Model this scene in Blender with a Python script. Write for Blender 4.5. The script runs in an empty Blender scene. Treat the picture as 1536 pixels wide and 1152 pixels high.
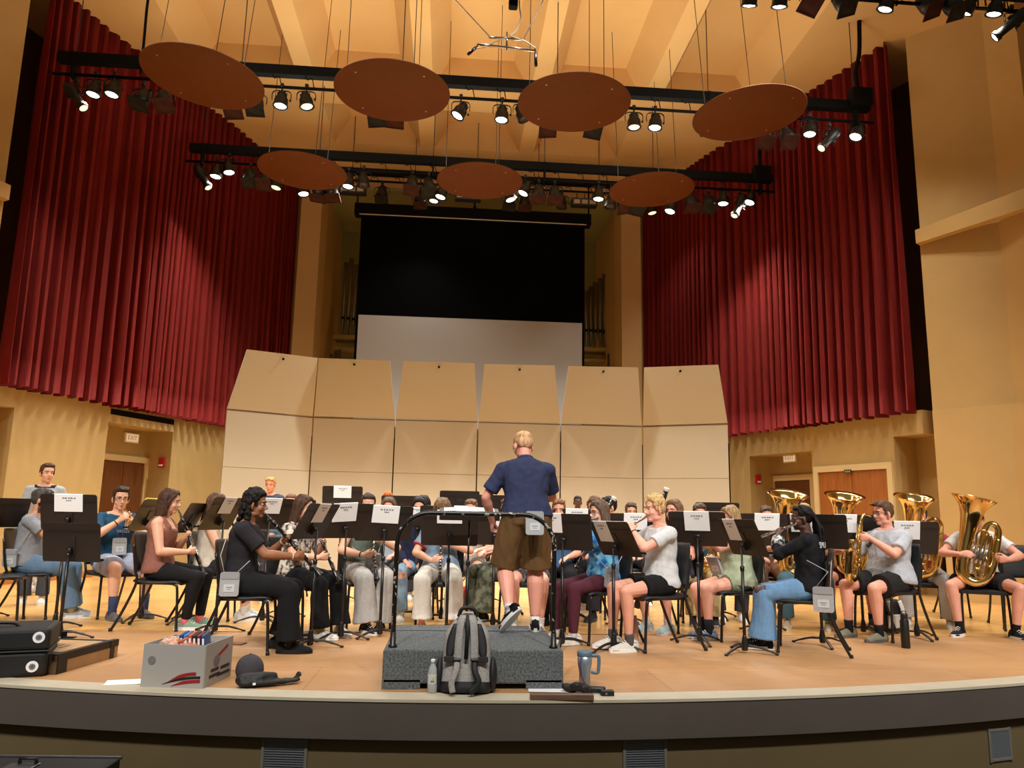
import bpy, bmesh, math, random
import numpy as np
from mathutils import Vector, Matrix, Euler, noise
R = math.radians
SC = bpy.context.scene
COL = SC.collection
random.seed(7)

# ------------------------------------------------------------------ camera
F = 1154.0
YAW, PITCH, ROLL = R(4.487), R(9.886), R(1.056)
CAM = Vector((0, 0, 1.12))
_fw = Vector((math.sin(YAW)*math.cos(PITCH), math.cos(YAW)*math.cos(PITCH), math.sin(PITCH)))
_rt = Vector((math.cos(YAW), -math.sin(YAW), 0))
_up = _rt.cross(_fw)
_c, _s = math.cos(ROLL), math.sin(ROLL)
RT, UP, FW = _c*_rt + _s*_up, -_s*_rt + _c*_up, _fw
cd = bpy.data.cameras.new('camera'); cam = bpy.data.objects.new('camera', cd); COL.objects.link(cam)
cd.sensor_width = 36; cd.lens = F/1536*36; cd.clip_end = 200
m = Matrix((RT, UP, -FW)).transposed().to_4x4(); m.translation = CAM
cam.matrix_world = m
SC.camera = cam

def ray(x, y): return RT*((x-768)/F) + UP*((576-y)/F) + FW
def onz(x, y, z=0.0):
    r = ray(x, y); return CAM + r*((z-CAM.z)/r.z)
def ony(x, y, Y):
    r = ray(x, y); return CAM + r*(Y/r.y)
def onv(x, y, A, B):
    d = Vector((B[0]-A[0], B[1]-A[1])); n = Vector((-d.y, d.x, 0)); r = ray(x, y)
    return CAM + r*(n.dot(Vector((A[0], A[1], 0))-CAM)/n.dot(r))

# ------------------------------------------------------------------ materials
def lin(c):
    return tuple(((v/255)/12.92 if v/255 <= .04045 else ((v/255+.055)/1.055)**2.4) for v in c)
MATS = {}
def mat(name, col, rough=.6, metal=0.0, noise_=0.0, scale=20.0, bump=0.0, bscale=60.0, emit=None, estr=1.0, stretch=None, coat=0.0, spec=None, trans=0.0, alpha=1.0, col2=None, ior=None):
    if name in MATS: return MATS[name]
    m = bpy.data.materials.new(name); m.use_nodes = True
    nt = m.node_tree; b = nt.nodes['Principled BSDF']
    c = lin(col)
    b.inputs['Base Color'].default_value = (*c, 1); b.inputs['Roughness'].default_value = rough
    b.inputs['Metallic'].default_value = metal
    if coat: b.inputs['Coat Weight'].default_value = coat
    if spec is not None: b.inputs['Specular IOR Level'].default_value = spec
    if trans: b.inputs['Transmission Weight'].default_value = trans
    if ior: b.inputs['IOR'].default_value = ior
    if alpha < 1: b.inputs['Alpha'].default_value = alpha
    if emit is not None:
        b.inputs['Emission Color'].default_value = (*lin(emit), 1); b.inputs['Emission Strength'].default_value = estr
    if noise_ or bump or col2:
        tc = nt.nodes.new('ShaderNodeTexCoord'); mp = nt.nodes.new('ShaderNodeMapping')
        nt.links.new(tc.outputs['Object'], mp.inputs['Vector'])
        if stretch: mp.inputs['Scale'].default_value = stretch
    if noise_ or col2:
        n = nt.nodes.new('ShaderNodeTexNoise'); n.inputs['Scale'].default_value = scale; n.inputs['Detail'].default_value = 4
        nt.links.new(mp.outputs['Vector'], n.inputs['Vector'])
        r = nt.nodes.new('ShaderNodeValToRGB')
        if col2:
            r.color_ramp.elements[0].position = .42; r.color_ramp.elements[1].position = .58
            r.color_ramp.elements[0].color = (*c, 1); r.color_ramp.elements[1].color = (*lin(col2), 1)
        else:
            r.color_ramp.elements[0].position = .3; r.color_ramp.elements[1].position = .7
            r.color_ramp.elements[0].color = (*[v*(1-noise_) for v in c], 1)
            r.color_ramp.elements[1].color = (*[min(1, v*(1+noise_)) for v in c], 1)
        nt.links.new(n.outputs['Fac'], r.inputs['Fac']); nt.links.new(r.outputs['Color'], b.inputs['Base Color'])
    if bump:
        n2 = nt.nodes.new('ShaderNodeTexNoise'); n2.inputs['Scale'].default_value = bscale; n2.inputs['Detail'].default_value = 3
        nt.links.new(mp.outputs['Vector'], n2.inputs['Vector'])
        bp = nt.nodes.new('ShaderNodeBump'); bp.inputs['Strength'].default_value = bump; bp.inputs['Distance'].default_value = .01
        nt.links.new(n2.outputs['Fac'], bp.inputs['Height']); nt.links.new(bp.outputs['Normal'], b.inputs['Normal'])
    MATS[name] = m
    return m

# ------------------------------------------------------------------ mesh helpers
def newbm(): return bmesh.new()
def T(loc=(0,0,0), rot=(0,0,0), scale=(1,1,1)):
    return Matrix.LocRotScale(Vector(loc), Euler(rot), Vector(scale) if not isinstance(scale, (int,float)) else Vector((scale,)*3))
def box(bm, size, loc=(0,0,0), rot=(0,0,0), bev=0.0, seg=2, M=None, mi=0):
    r = bmesh.ops.create_cube(bm, size=1.0)
    vs = r['verts']
    bmesh.ops.scale(bm, vec=Vector(size), verts=vs)
    fs = set(f for v in vs for f in v.link_faces)
    if bev > 0:
        es = list(set(e for v in vs for e in v.link_edges))
        rr = bmesh.ops.bevel(bm, geom=es, offset=bev, segments=seg, affect='EDGES', profile=.5)
        vs = list(set(rr['verts']) | set(v for v in vs if v.is_valid)); fs = set(f for v in vs for f in v.link_faces)
    mm = T(loc, rot)
    if M is not None: mm = M @ mm
    bmesh.ops.transform(bm, matrix=mm, verts=vs)
    for f in fs: f.material_index = mi
    return vs
def frames(pts):
    n = len(pts); out = []
    t0 = (pts[1]-pts[0]).normalized()
    ref = Vector((0,0,1)) if abs(t0.z) < .9 else Vector((0,1,0))
    u = t0.cross(ref).normalized(); w = u.cross(t0).normalized()
    prev = t0
    for i in range(n):
        if i == 0: t = t0
        elif i == n-1: t = (pts[-1]-pts[-2]).normalized()
        else:
            t = ((pts[i+1]-pts[i]).normalized() + (pts[i]-pts[i-1]).normalized())
            t = t.normalized() if t.length > 1e-6 else prev
        q = prev.rotation_difference(t)
        u = q @ u; w = q @ w; prev = t
        out.append((u.copy(), w.copy(), t.copy()))
    return out
def tube(bm, pts, rad, seg=12, caps=True, mi=0, M=None, closed=False, round_=False, flat=None):
    """swept tube through pts; rad a number, a list, or list of (ru, rw)"""
    pts = [Vector(p) for p in pts]
    if not isinstance(rad, (list, tuple)): rad = [rad]*len(pts)
    rad = list(rad)
    if round_:   # hemispherical ends
        def cap(p, d, r, n=4):
            return [(p + d*(r*math.sin(a)), r*math.cos(a)) for a in [math.pi/2*k/n for k in range(1, n+1)]]
        d0 = (pts[0]-pts[1]).normalized(); d1 = (pts[-1]-pts[-2]).normalized()
        mxr = lambda r: max(r) if isinstance(r, (tuple, list)) else r
        def sc(r, k): return tuple(v*max(k, .04) for v in r) if isinstance(r, (tuple, list)) else r*max(k, .04)
        r0 = rad[0]; r1 = rad[-1]
        A = cap(pts[0], d0, mxr(r0))[::-1]; B = cap(pts[-1], d1, mxr(r1))
        pts = [a[0] for a in A] + pts + [b[0] for b in B]
        rad = [sc(r0, a[1]/mxr(r0)) for a in A] + rad + [sc(r1, b[1]/mxr(r1)) for b in B]
    if closed:
        fr = frames(pts + [pts[0], pts[1]])[:len(pts)]
        t_first = ((pts[1]-pts[0]).normalized()+(pts[0]-pts[-1]).normalized()).normalized()
    else: fr = frames(pts)
    rings = []
    for p, r, (u, w, t) in zip(pts, rad, fr):
        ru, rw = r if isinstance(r, (tuple, list)) else (r, r)
        ring = []
        for k in range(seg):
            a = 2*math.pi*k/seg
            co = p + u*(ru*math.cos(a)) + w*(rw*math.sin(a))
            if M is not None: co = M @ co
            ring.append(bm.verts.new(co))
        rings.append(ring)
    fs = []
    n = len(rings)
    for i in range(n if closed else n-1):
        a, b = rings[i], rings[(i+1) % n]
        for k in range(seg):
            fs.append(bm.faces.new((a[k], a[(k+1)%seg], b[(k+1)%seg], b[k])))
    if caps and not closed:
        fs.append(bm.faces.new(rings[0][::-1])); fs.append(bm.faces.new(rings[-1]))
    for f in fs: f.material_index = mi; f.smooth = True
    return rings
def lathe(bm, prof, seg=24, M=None, mi=0, caps=True, arc=None):
    """prof: list of (r, z)"""
    rings = []
    for r, z in prof:
        ring = []
        for k in range(seg):
            a = 2*math.pi*k/seg
            co = Vector((r*math.cos(a), r*math.sin(a), z))
            ring.append(bm.verts.new(M @ co if M is not None else co))
        rings.append(ring)
    for a, b in zip(rings, rings[1:]):
        for k in range(seg):
            f = bm.faces.new((a[k], a[(k+1)%seg], b[(k+1)%seg], b[k])); f.smooth = True; f.material_index = mi
    if caps:
        f = bm.faces.new(rings[0][::-1]); f.material_index = mi
        f = bm.faces.new(rings[-1]); f.material_index = mi
    return rings
def loft(bm, rings, mi=0, caps=True, M=None, smooth=True):
    vr = [[bm.verts.new(M @ Vector(c) if M is not None else Vector(c)) for c in r] for r in rings]
    n = len(vr[0])
    for a, b in zip(vr, vr[1:]):
        for k in range(n):
            f = bm.faces.new((a[k], a[(k+1)%n], b[(k+1)%n], b[k])); f.smooth = smooth; f.material_index = mi
    if caps:
        f = bm.faces.new(vr[0][::-1]); f.material_index = mi
        f = bm.faces.new(vr[-1]); f.material_index = mi
    return vr
def ell(bm, rad, M=None, loc=(0,0,0), rot=(0,0,0), u=16, v=10, mi=0):
    mm = T(loc, rot, rad)
    if M is not None: mm = M @ mm
    r = bmesh.ops.create_uvsphere(bm, u_segments=u, v_segments=v, radius=1, matrix=mm)
    for vtx in r['verts']:
        for f in vtx.link_faces: f.smooth = True; f.material_index = mi
def prism(bm, poly, z0, z1, M=None, mi=0):
    """extrude an XY polygon between z0 and z1"""
    a = [bm.verts.new((M @ Vector((x,y,z0))) if M is not None else (x,y,z0)) for x,y in poly]
    b = [bm.verts.new((M @ Vector((x,y,z1))) if M is not None else (x,y,z1)) for x,y in poly]
    n = len(poly); fs = []
    fs.append(bm.faces.new(a[::-1])); fs.append(bm.faces.new(b))
    for k in range(n): fs.append(bm.faces.new((a[k], a[(k+1)%n], b[(k+1)%n], b[k])))
    for f in fs: f.material_index = mi
def bez(p, n=16):
    """Catmull-Rom through points"""
    P = [Vector(q) for q in p]; P = [2*P[0]-P[1]] + P + [2*P[-1]-P[-2]]
    out = []
    for i in range(1, len(P)-2):
        for k in range(n):
            t = k/n; a, b, c, d = P[i-1], P[i], P[i+1], P[i+2]
            out.append(.5*((2*b) + (c-a)*t + (2*a-5*b+4*c-d)*t*t + (3*b-a-3*c+d)*t**3))
    out.append(P[-2]); return out
def rrect(w, h, r, n=4, cx=0, cy=0):
    pts = []
    for sx, sy, a0 in ((1,1,0),(-1,1,90),(-1,-1,180),(1,-1,270)):
        for k in range(n+1):
            a = R(a0+90*k/n)
            pts.append((cx+sx*(w/2-r)+r*math.cos(a), cy+sy*(h/2-r)+r*math.sin(a)))
    return pts

# ------------------------------------------------------------------ objects
def mesh_of(bm, name, mats, smooth_angle=None):
    bmesh.ops.recalc_face_normals(bm, faces=bm.faces)
    me = bpy.data.meshes.new(name); bm.to_mesh(me); bm.free()
    for mm in (mats if isinstance(mats, (list, tuple)) else [mats]): me.materials.append(mm)
    return me
def obj(name, bm, mats, parent=None, loc=None, rot=None, M=None):
    me = mesh_of(bm, name, mats)
    o = bpy.data.objects.new(name, me); COL.objects.link(o)
    if parent is not None: o.parent = parent
    if loc is not None: o.location = loc
    if rot is not None: o.rotation_euler = rot
    if M is not None: o.matrix_local = M
    return o
def tag(o, label=None, cat=None, group=None, kind=None):
    if label: o['label'] = label
    if cat: o['category'] = cat
    if group: o['group'] = group
    if kind: o['kind'] = kind
    return o
def thing(name, label, cat, loc=(0,0,0), rz=0.0, group=None, rot=None):
    o = bpy.data.objects.new(name, None); COL.objects.link(o)
    o.location = loc; o.rotation_euler = rot if rot is not None else (0,0,rz)
    o.empty_display_size = .1
    return tag(o, label, cat, group)
def struct(name, bm, mats, parent=None, **k):
    o = obj(name, bm, mats, parent, **k)
    if parent is None: o['kind'] = 'structure'
    return o
def copy_tree(o, parent=None, keep=True):
    c = o.copy(); COL.objects.link(c)
    if parent is not None: c.parent = parent; c.matrix_parent_inverse = o.matrix_parent_inverse.copy()
    for ch in o.children: copy_tree(ch, c)
    return c
def auto_smooth(o, ang=35):
    me = o.data
    me.set_sharp_from_angle(angle=R(ang))
def smooth_all(o, ang=40):
    for p in o.data.polygons: p.use_smooth = True
    o.data.set_sharp_from_angle(angle=R(ang))
    return o
def text_bm(s, size, mat_, name, parent, loc, rot, align='CENTER', ext=.0008):
    cu = bpy.data.curves.new(name, 'FONT'); cu.body = s; cu.size = size; cu.align_x = align; cu.align_y = 'CENTER'; cu.extrude = ext
    o = bpy.data.objects.new(name, cu); COL.objects.link(o)
    dg = bpy.context.evaluated_depsgraph_get(); me = bpy.data.meshes.new_from_object(o.evaluated_get(dg))
    bpy.data.objects.remove(o); me.materials.clear(); me.materials.append(mat_)
    o = bpy.data.objects.new(name, me); COL.objects.link(o); o.parent = parent; o.location = loc; o.rotation_euler = rot
    return o
def vox(bm, voxel, smooth=4, factor=.5, disp=0.0, dscale=.1, seed=0, zs=.8):
    """voxel-remesh the closed shapes of bm into ONE continuous surface, smooth it, return a mesh"""
    me = bpy.data.meshes.new('tmp'); bm.to_mesh(me); bm.free()
    o = bpy.data.objects.new('tmp', me); COL.objects.link(o)
    md = o.modifiers.new('r', 'REMESH'); md.mode = 'VOXEL'; md.voxel_size = voxel; md.use_smooth_shade = True
    if smooth:
        s = o.modifiers.new('s', 'SMOOTH'); s.factor = factor; s.iterations = smooth
    dg = bpy.context.evaluated_depsgraph_get()
    out = bpy.data.meshes.new_from_object(o.evaluated_get(dg))
    bpy.data.objects.remove(o); bpy.data.meshes.remove(me)
    out.materials.clear()
    n = len(out.vertices)
    if disp and n:
        co = np.empty(n*3, 'f'); nr = np.empty(n*3, 'f')
        out.vertices.foreach_get('co', co); out.vertex_normals.foreach_get('vector', nr)
        co = co.reshape(-1, 3); nr = nr.reshape(-1, 3); sd = Vector((seed*7.3, seed*3.1, seed*1.7)); k = 1/dscale
        d = np.array([(lambda p: noise.noise(p) + .5*noise.noise(p*2.1))(Vector((x*k, y*k, z*k*zs)) + sd) for x, y, z in co.tolist()], 'f')
        co = co + nr*(disp*d)[:, None]
        out.vertices.foreach_set('co', co.ravel()); out.update()
    return out
# ------------------------------------------------------------------ people
def V(*a): return Vector(a)
X, Y, Z = V(1,0,0), V(0,1,0), V(0,0,1)
def perp(n, d):
    n = n - d*n.dot(d); return n.normalized()
def ik(a, b, l1, l2, pole):
    d = b-a; L = d.length
    if L > (l1+l2)*.995: b = a + d*((l1+l2)*.995/L); d = b-a; L = d.length
    L = max(L, abs(l1-l2)+.02)
    t = (l1*l1-l2*l2+L*L)/(2*L); h = math.sqrt(max(0, l1*l1-t*t))
    dn = d.normalized(); p = perp(pole, dn)
    return a + dn*t + p*h, b
def skin_mat(c):
    n = 'skin_%d_%d_%d' % tuple(c)
    if n in MATS: return MATS[n]
    m = mat(n, c, .5, noise_=.06, scale=14, bump=.05, bscale=220)
    b = m.node_tree.nodes['Principled BSDF']
    b.inputs['Subsurface Weight'].default_value = .0
    return m
def lip_mat(c):
    return mat('lip_%d_%d_%d' % tuple(c), (int(c[0]*.86), int(c[1]*.7), int(c[2]*.7)), .4)
def hair_mat(c):
    n = 'hair_%d_%d_%d' % tuple(c)
    return mat(n, c, .62, noise_=.45, scale=55, bump=.6, bscale=70, stretch=(1,1,.12), spec=.22)
def cloth_mat(c, c2=None, scale=30, rough=.85):
    n = 'cloth_%d_%d_%d' % tuple(c) + ('_%d_%d_%d_%d' % (*c2, scale) if c2 else '')
    return mat(n, c, rough, noise_=0 if c2 else .07, scale=scale if c2 else 40, bump=.25, bscale=260, col2=c2, spec=.2)
LACE = mat('shoe_lace', (225,222,215), .8)
EYEW = mat('eye_white', (225,218,210), .25); EYED = mat('eye_iris', (45,30,22), .2)
STEEL = mat('chrome', (205,205,205), .18, 1.0)
SPEC_FRAME = mat('spectacle_frame', (70,55,45), .3, .4)
BLACKP = mat('black_plastic', (22,22,23), .45)
def torso_curve(P, lean, sit, s, slump):
    """function t(metres along the spine at s=1) -> point, tangent"""
    l0 = R(lean*.55 - (8 if sit else 0)); l1 = R(lean*1.15 + slump)
    pts = []; p = P.copy(); n = 24; tt = -.12
    back = p - V(0, math.sin(l0), math.cos(l0))*.12*s
    p = back; out = []
    for i in range(n+1):
        t = -.12 + .74*i/n
        k = min(1, max(0, (t-.0)/.5)); a = l0 + (l1-l0)*k
        d = V(0, math.sin(a), math.cos(a))
        out.append((t, p.copy(), d)); p = p + d*(.74/n*s)
    def f(t):
        u = (t+.12)/.74*n; i = int(max(0, min(n-1, math.floor(u)))); w = u-i
        return out[i][1].lerp(out[i+1][1], w), out[i][2].lerp(out[i+1][2], w).normalized()
    return f
TORSO = [(-.11,.095,.075,0),(-.07,.15,.11,0),(0,.172,.122,0),(.09,.158,.115,.004),(.19,.142,.104,.006),(.30,.153,.11,.008),(.38,.163,.11,.006),(.435,.155,.094,0),(.475,.115,.074,-.004),(.505,.066,.058,-.004)]
def torso_rings(curve, s, bw, bd, twist, t0=None, t1=None, add=0.0, belly=0.0, chest=0.0, n=24, flare=0.0, sh=1.0):
    rings = []
    rows = TORSO
    def samp(t):
        for a, b in zip(rows, rows[1:]):
            if a[0] <= t <= b[0]:
                w = (t-a[0])/(b[0]-a[0]); return [a[i]+(b[i]-a[i])*w for i in range(4)]
        return list(rows[0] if t < rows[0][0] else rows[-1])
    lo = rows[0][0] if t0 is None else t0; hi = rows[-1][0] if t1 is None else t1
    ts = sorted(set([lo, hi] + [r[0] for r in rows if lo < r[0] < hi]))
    for t in ts:
        _, w, d, off = samp(t)
        p, tan = curve(t)
        k = max(0, min(1, t/.45)); a = R(twist)*k
        up_w = bw*(1-k) + (bw*.45+.55)*k
        wx = (w*up_w*(sh if t > .25 else 1) + add)*s; wd = (d*bd + add)*s
        if flare and t < .1: wx += flare*s*(.1-t)/.2; wd += flare*s*(.1-t)/.2
        f = V(-math.sin(a), math.cos(a), 0); x = V(math.cos(a), math.sin(a), 0)
        f = perp(f, tan)
        bel = belly*math.exp(-((t-.1)/.12)**2)*s; che = chest*math.exp(-((t-.34)/.07)**2)*s
        ring = []
        for i in range(n):
            th = 2*math.pi*i/n; c, sn = math.cos(th), math.sin(th)
            e = .85; cx_ = math.copysign(abs(c)**e, c); sy = math.copysign(abs(sn)**e, sn)
            fy = wd*sy + (off*s) + (bel+che)*max(0, sn)
            ring.append(p + x*(wx*cx_) + f*fy)
        rings.append(ring)
    return rings
def hand(bm, W, d, n, side, s=1.0, curl=(35,40,30), spread=.0, thumb=1.0):
    d = d.normalized(); n = perp(n, d); x = d.cross(n)*side          # x points to the thumb side
    s = s*1.04
    # palm
    secs = [(0,.027,.020),(.02,.030,.019),(.05,.039,.017),(.08,.042,.015),(.095,.040,.012)]
    rings = []
    for t, w, h in secs:
        c = W + d*(t*s)
        rings.append([c + x*(w*s*math.cos(a)) + n*(h*s*math.sin(a)) for a in [2*math.pi*k/14 for k in range(14)]])
    loft(bm, rings)
    lens = [.070,.080,.074,.058]; r0 = .0086*s
    for i in range(4):
        o = (1.5-i)*.0205
        base = W + d*((.086-.006*abs(i-1.2))*s) + x*(o*s)
        a = 0; p = base - d*.012*s; pts = [p.copy(), base.copy()]; p = base.copy()
        dd = (d + x*(spread*(1.5-i)*.12)).normalized()
        cur = [curl[0]+3*i, curl[1]+2*i, curl[2]]
        for j, fr in enumerate((.45,.30,.25)):
            a += R(cur[j]); q = dd*math.cos(a) + n*math.sin(a)
            p = p + q*(lens[i]*fr*s); pts.append(p.copy())
        tube(bm, pts, [r0*1.02, r0*1.05, r0, r0*.95, r0*.8], seg=8, round_=True)
    b = W + d*(.025*s) + x*(.026*s) + n*(.006*s)
    p1 = b + (d*.75 + x*.55 + n*.45*thumb).normalized()*(.042*s)
    p2 = p1 + (d*.85 + x*.05 + n*.6*thumb).normalized()*(.032*s)
    p3 = p2 + (d*.7 - x*.25 + n*.7*thumb).normalized()*(.026*s)
    tube(bm, [b - d*.005, b, p1, p2, p3], [.014*s,.0155*s,.0115*s,.0105*s,.0085*s], seg=8, round_=True)
def head_shapes(bm, M, s=1.0, jaw=1.0, ears=True):
    ell(bm, (.073,.094,.088), M, (0,-.010,.115), u=20, v=14)
    ell(bm, (.057*jaw,.062,.080), M, (0,.028,.046), u=20, v=14)
    ell(bm, (.028*jaw,.022,.020), M, (0,.066,-.014))
    for sx in (1,-1):
        ell(bm, (.027,.024,.028), M, (sx*.033,.056,.046))
        ell(bm, (.016,.050,.022), M, (sx*.037*jaw,.022,-.001), rot=(R(16),0,sx*R(16)))
        ell(bm, (.022,.012,.009), M, (sx*.030,.079,.106), rot=(0,sx*R(8),-sx*R(18)))
        ell(bm, (.0075,.008,.007), M, (sx*.0105,.098,.047))
        if ears:
            ell(bm, (.009,.019,.031), M, (sx*.077,-.008,.062), rot=(R(-12),0,-sx*R(22)))
            ell(bm, (.007,.012,.010), M, (sx*.074,-.002,.037))
    tube(bm, [M@V(0,.078,.098), M@V(0,.092,.075), M@V(0,.107,.056)], [.0075*s,.0085*s,.0115*s], seg=10, round_=True)
    ell(bm, (.023,.010,.0062), M, (0,.086,.0205)); ell(bm, (.019,.010,.0068), M, (0,.085,.0085))
    ell(bm, (.045,.03,.03), M, (0,.045,.008))
def hair_shapes(bm, M, style, rng, length=.3, fringe=.5):
    if style in ('bald',): return
    th = {'buzz':-.004,'short':.0,'curly':.004,'long':.0,'bun':-.002,'braids':.0,'bob':.004,'pony':-.001}.get(style, 0)
    ell(bm, (.080+th,.092+th,.066+th), M, (0,-.022,.142), rot=(R(14),0,0), u=20, v=14)
    ell(bm, (.078+th,.066+th,.080+th), M, (0,-.040,.098), u=20, v=14)
    for sx in (1,-1):
        ell(bm, (.018+th,.050,.038), M, (sx*.063,-.004,.128), rot=(R(8),0,0))
        if style not in ('buzz','bun','pony','braids'): ell(bm, (.011,.012,.030), M, (sx*.070,.022,.088))
    if style not in ('buzz',):
        ell(bm, (.060,.034,.024+th), M, (0,.046,.176), rot=(R(-28),0,0))
    if style == 'buzz':
        ell(bm, (.062,.05,.03), M, (0,.03,.166), rot=(R(-22),0,0))
    if style == 'short':
        for i in range(26):
            x = rng.uniform(-.06,.06); y = rng.uniform(-.04,.07); z = .196-(x/.1)**2*.05-(max(0,y)/.1)**2*.05
            p = V(x,y,z); q = p + V(rng.uniform(-.02,.02), .022*fringe+rng.uniform(-.01,.015), rng.uniform(-.012,.012))
            tube(bm, [M@p, M@((p+q)/2+V(0,0,.008)), M@q], [.013,.013,.007], seg=7, round_=True)
    if style == 'curly':
        for i in range(120):
            a = rng.uniform(0, 2*math.pi); b = rng.uniform(-.15, 1.0)*math.pi/2
            p = V(math.cos(a)*math.cos(b)*.082, -.012+math.sin(a)*math.cos(b)*.094, .13+math.sin(b)*.084)
            if p.y > .045 and p.z < .165 - .02*fringe: continue
            ell(bm, (rng.uniform(.011,.019),)*3, M, p, u=8, v=6)
        if length > .1:
            for i in range(90):
                a = rng.uniform(math.pi*.92, math.pi*2.08); zz = rng.uniform(-.08, .10)
                rr = .082 + .012*rng.random()
                ell(bm, (rng.uniform(.013,.021),)*3, M, (math.cos(a)*rr, -.02+math.sin(a)*rr, zz), u=8, v=6)
    if style in ('long','bob'):
        L = length
        for i in range(34):
            u = i/33; a = math.pi*(1.0+u)      # from left ear round the back to the right ear
            x0, y0 = math.cos(a), math.sin(a)
            r = .082
            p0 = V(x0*.045, -.015+y0*.04, .196); p1 = V(x0*r, -.012+y0*r*1.05, .13); p2 = V(x0*r*1.06, -.012+y0*r*1.02, .04)
            k = rng.uniform(.85,1.1); out = .09 + rng.uniform(-.004,.012)
            fw_ = .012 if abs(x0) > .8 else 0
            p3 = V(x0*out, -.02+y0*out*.9+fw_, .04-L*.45*k); p4 = V(x0*(out-.004)+rng.uniform(-.01,.01), -.025+y0*out*.95+fw_*2, .04-L*k)
            tube(bm, [M@p for p in bez([p0,p1,p2,p3,p4], 3)], [.016]*4+[.017]*4+[.014]*4+[.008], seg=7, round_=True)
        for sx in (1,-1):
            tube(bm, [M@p for p in bez([V(sx*.004,.052,.186), V(sx*.045,.062,.160), V(sx*.074,.030,.10), V(sx*.082,.012,.02), V(sx*.08,.02,-.05*L/.3)], 4)], [.012]*4+[.014]*8+[.012]*5, seg=8, round_=True)
        if fringe > .8:
            for i in range(9):
                x = -.05+.0125*i
                tube(bm, [M@V(x*.7,.04,.192), M@V(x,.075,.165), M@V(x*1.05,.088,.128)], [.014,.013,.008], seg=7, round_=True)
    if style == 'bun':
        ell(bm, (.040,.036,.036), M, (0,-.115,.165))
    if style == 'pony':
        tube(bm, [M@p for p in bez([V(0,-.10,.15), V(0,-.15,.13), V(0.01,-.16,.03), V(0.02,-.14,-.12)], 4)], [.028]*4+[.03]*4+[.022]*4+[.01], seg=9, round_=True)
    if style == 'braids':
        for i in range(30):
            a = math.pi*(1.02+.96*(i*7%30)/29); x0, y0 = math.cos(a), math.sin(a); k = rng.uniform(.75,1.08)
            p0 = V(x0*.05, .02+y0*.03, .200); p1 = V(x0*.082, -.02+y0*.085, .13)
            p2 = V(x0*.06, -.10+y0*.03, .075); p3 = V(x0*.085+rng.uniform(-.04,.04), -.135+rng.uniform(-.04,.03), -.06)
            p4 = V(x0*.09+rng.uniform(-.035,.035), -.135+rng.uniform(-.03,.04), .05-length*k)
            tube(bm, [M@p for p in bez([p0,p1,p2,p3,p4], 4)], [.0095 if q_ % 2 else .0078 for q_ in range(17)], seg=7, round_=True)
        ell(bm, (.05,.028,.04), M, (0,-.105,.08))
def shoe(name, parent, A, fdir, s, up, sole_c, low=True, pitch=0.0, canvas=False, lace=None):
    """A: point on the ground below the ankle; fdir: forward (horizontal)"""
    f = fdir.normalized(); x = f.cross(Z).normalized()
    M = Matrix((x, f, Z)).transposed().to_4x4(); M.translation = A
    if pitch:   # heel raised, turning about the ball of the foot
        b = V(0,.12*s,0); M = M @ Matrix.Translation(b) @ Matrix.Rotation(-pitch, 4, 'X') @ Matrix.Translation(-b)
    bm = newbm()
    prof = [(-.094,.020,.062,.058),(-.088,.032,.086,.058),(-.05,.039,.104,.052),(0,.043,.100,.046),(.045,.045,.086,.040),(.09,.048,.072,.030),(.13,.049,.060,.026),(.165,.042,.050,.022),(.188,.026,.040,.020)]
    rings = []
    for y, w, h, lo_ in prof:
        ring = []
        for k in range(16):
            a = 2*math.pi*k/16; c, sn = math.cos(a), math.sin(a)
            z = .018 + (h-.018)*max(0, sn)**.8 if sn > 0 else .018 + .006*sn
            ring.append(V(c*w*s*(1-.22*max(0,sn)), y*s, z*s))
        rings.append(ring)
    loft(bm, rings, M=M)
    tube(bm, [M@V(0,-.04*s,.07*s), M@V(0,-.045*s,.092*s)], [.038*s,.036*s], seg=14)
    up_o = obj(name, bm, up, parent)
    md = up_o.modifiers.new('s', 'SUBSURF'); md.levels = md.render_levels = 1
    bm = newbm()
    out = []
    for k in range(28):
        a = 2*math.pi*k/28; c, sn = math.cos(a), math.sin(a)
        y = .048 + .150*sn; w = .050*(1+.10*math.sin(a))
        out.append((c*w*s, y*s))
    prism(bm, out, 0.0, .031*s, M=M)
    obj('sole', bm, sole_c, up_o)
    if lace:
        bm = newbm()
        for j in range(4):
            y = .045+.022*j; h = .092-.0085*j*1.35
            tube(bm, [M@V(-.024*s,y*s,(h-.008)*s), M@V(0,(y+.004)*s,(h+.006)*s), M@V(.024*s,y*s,(h-.008)*s)], .0035*s, seg=6)
        obj('lace', bm, lace, up_o)
    return up_o
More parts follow.
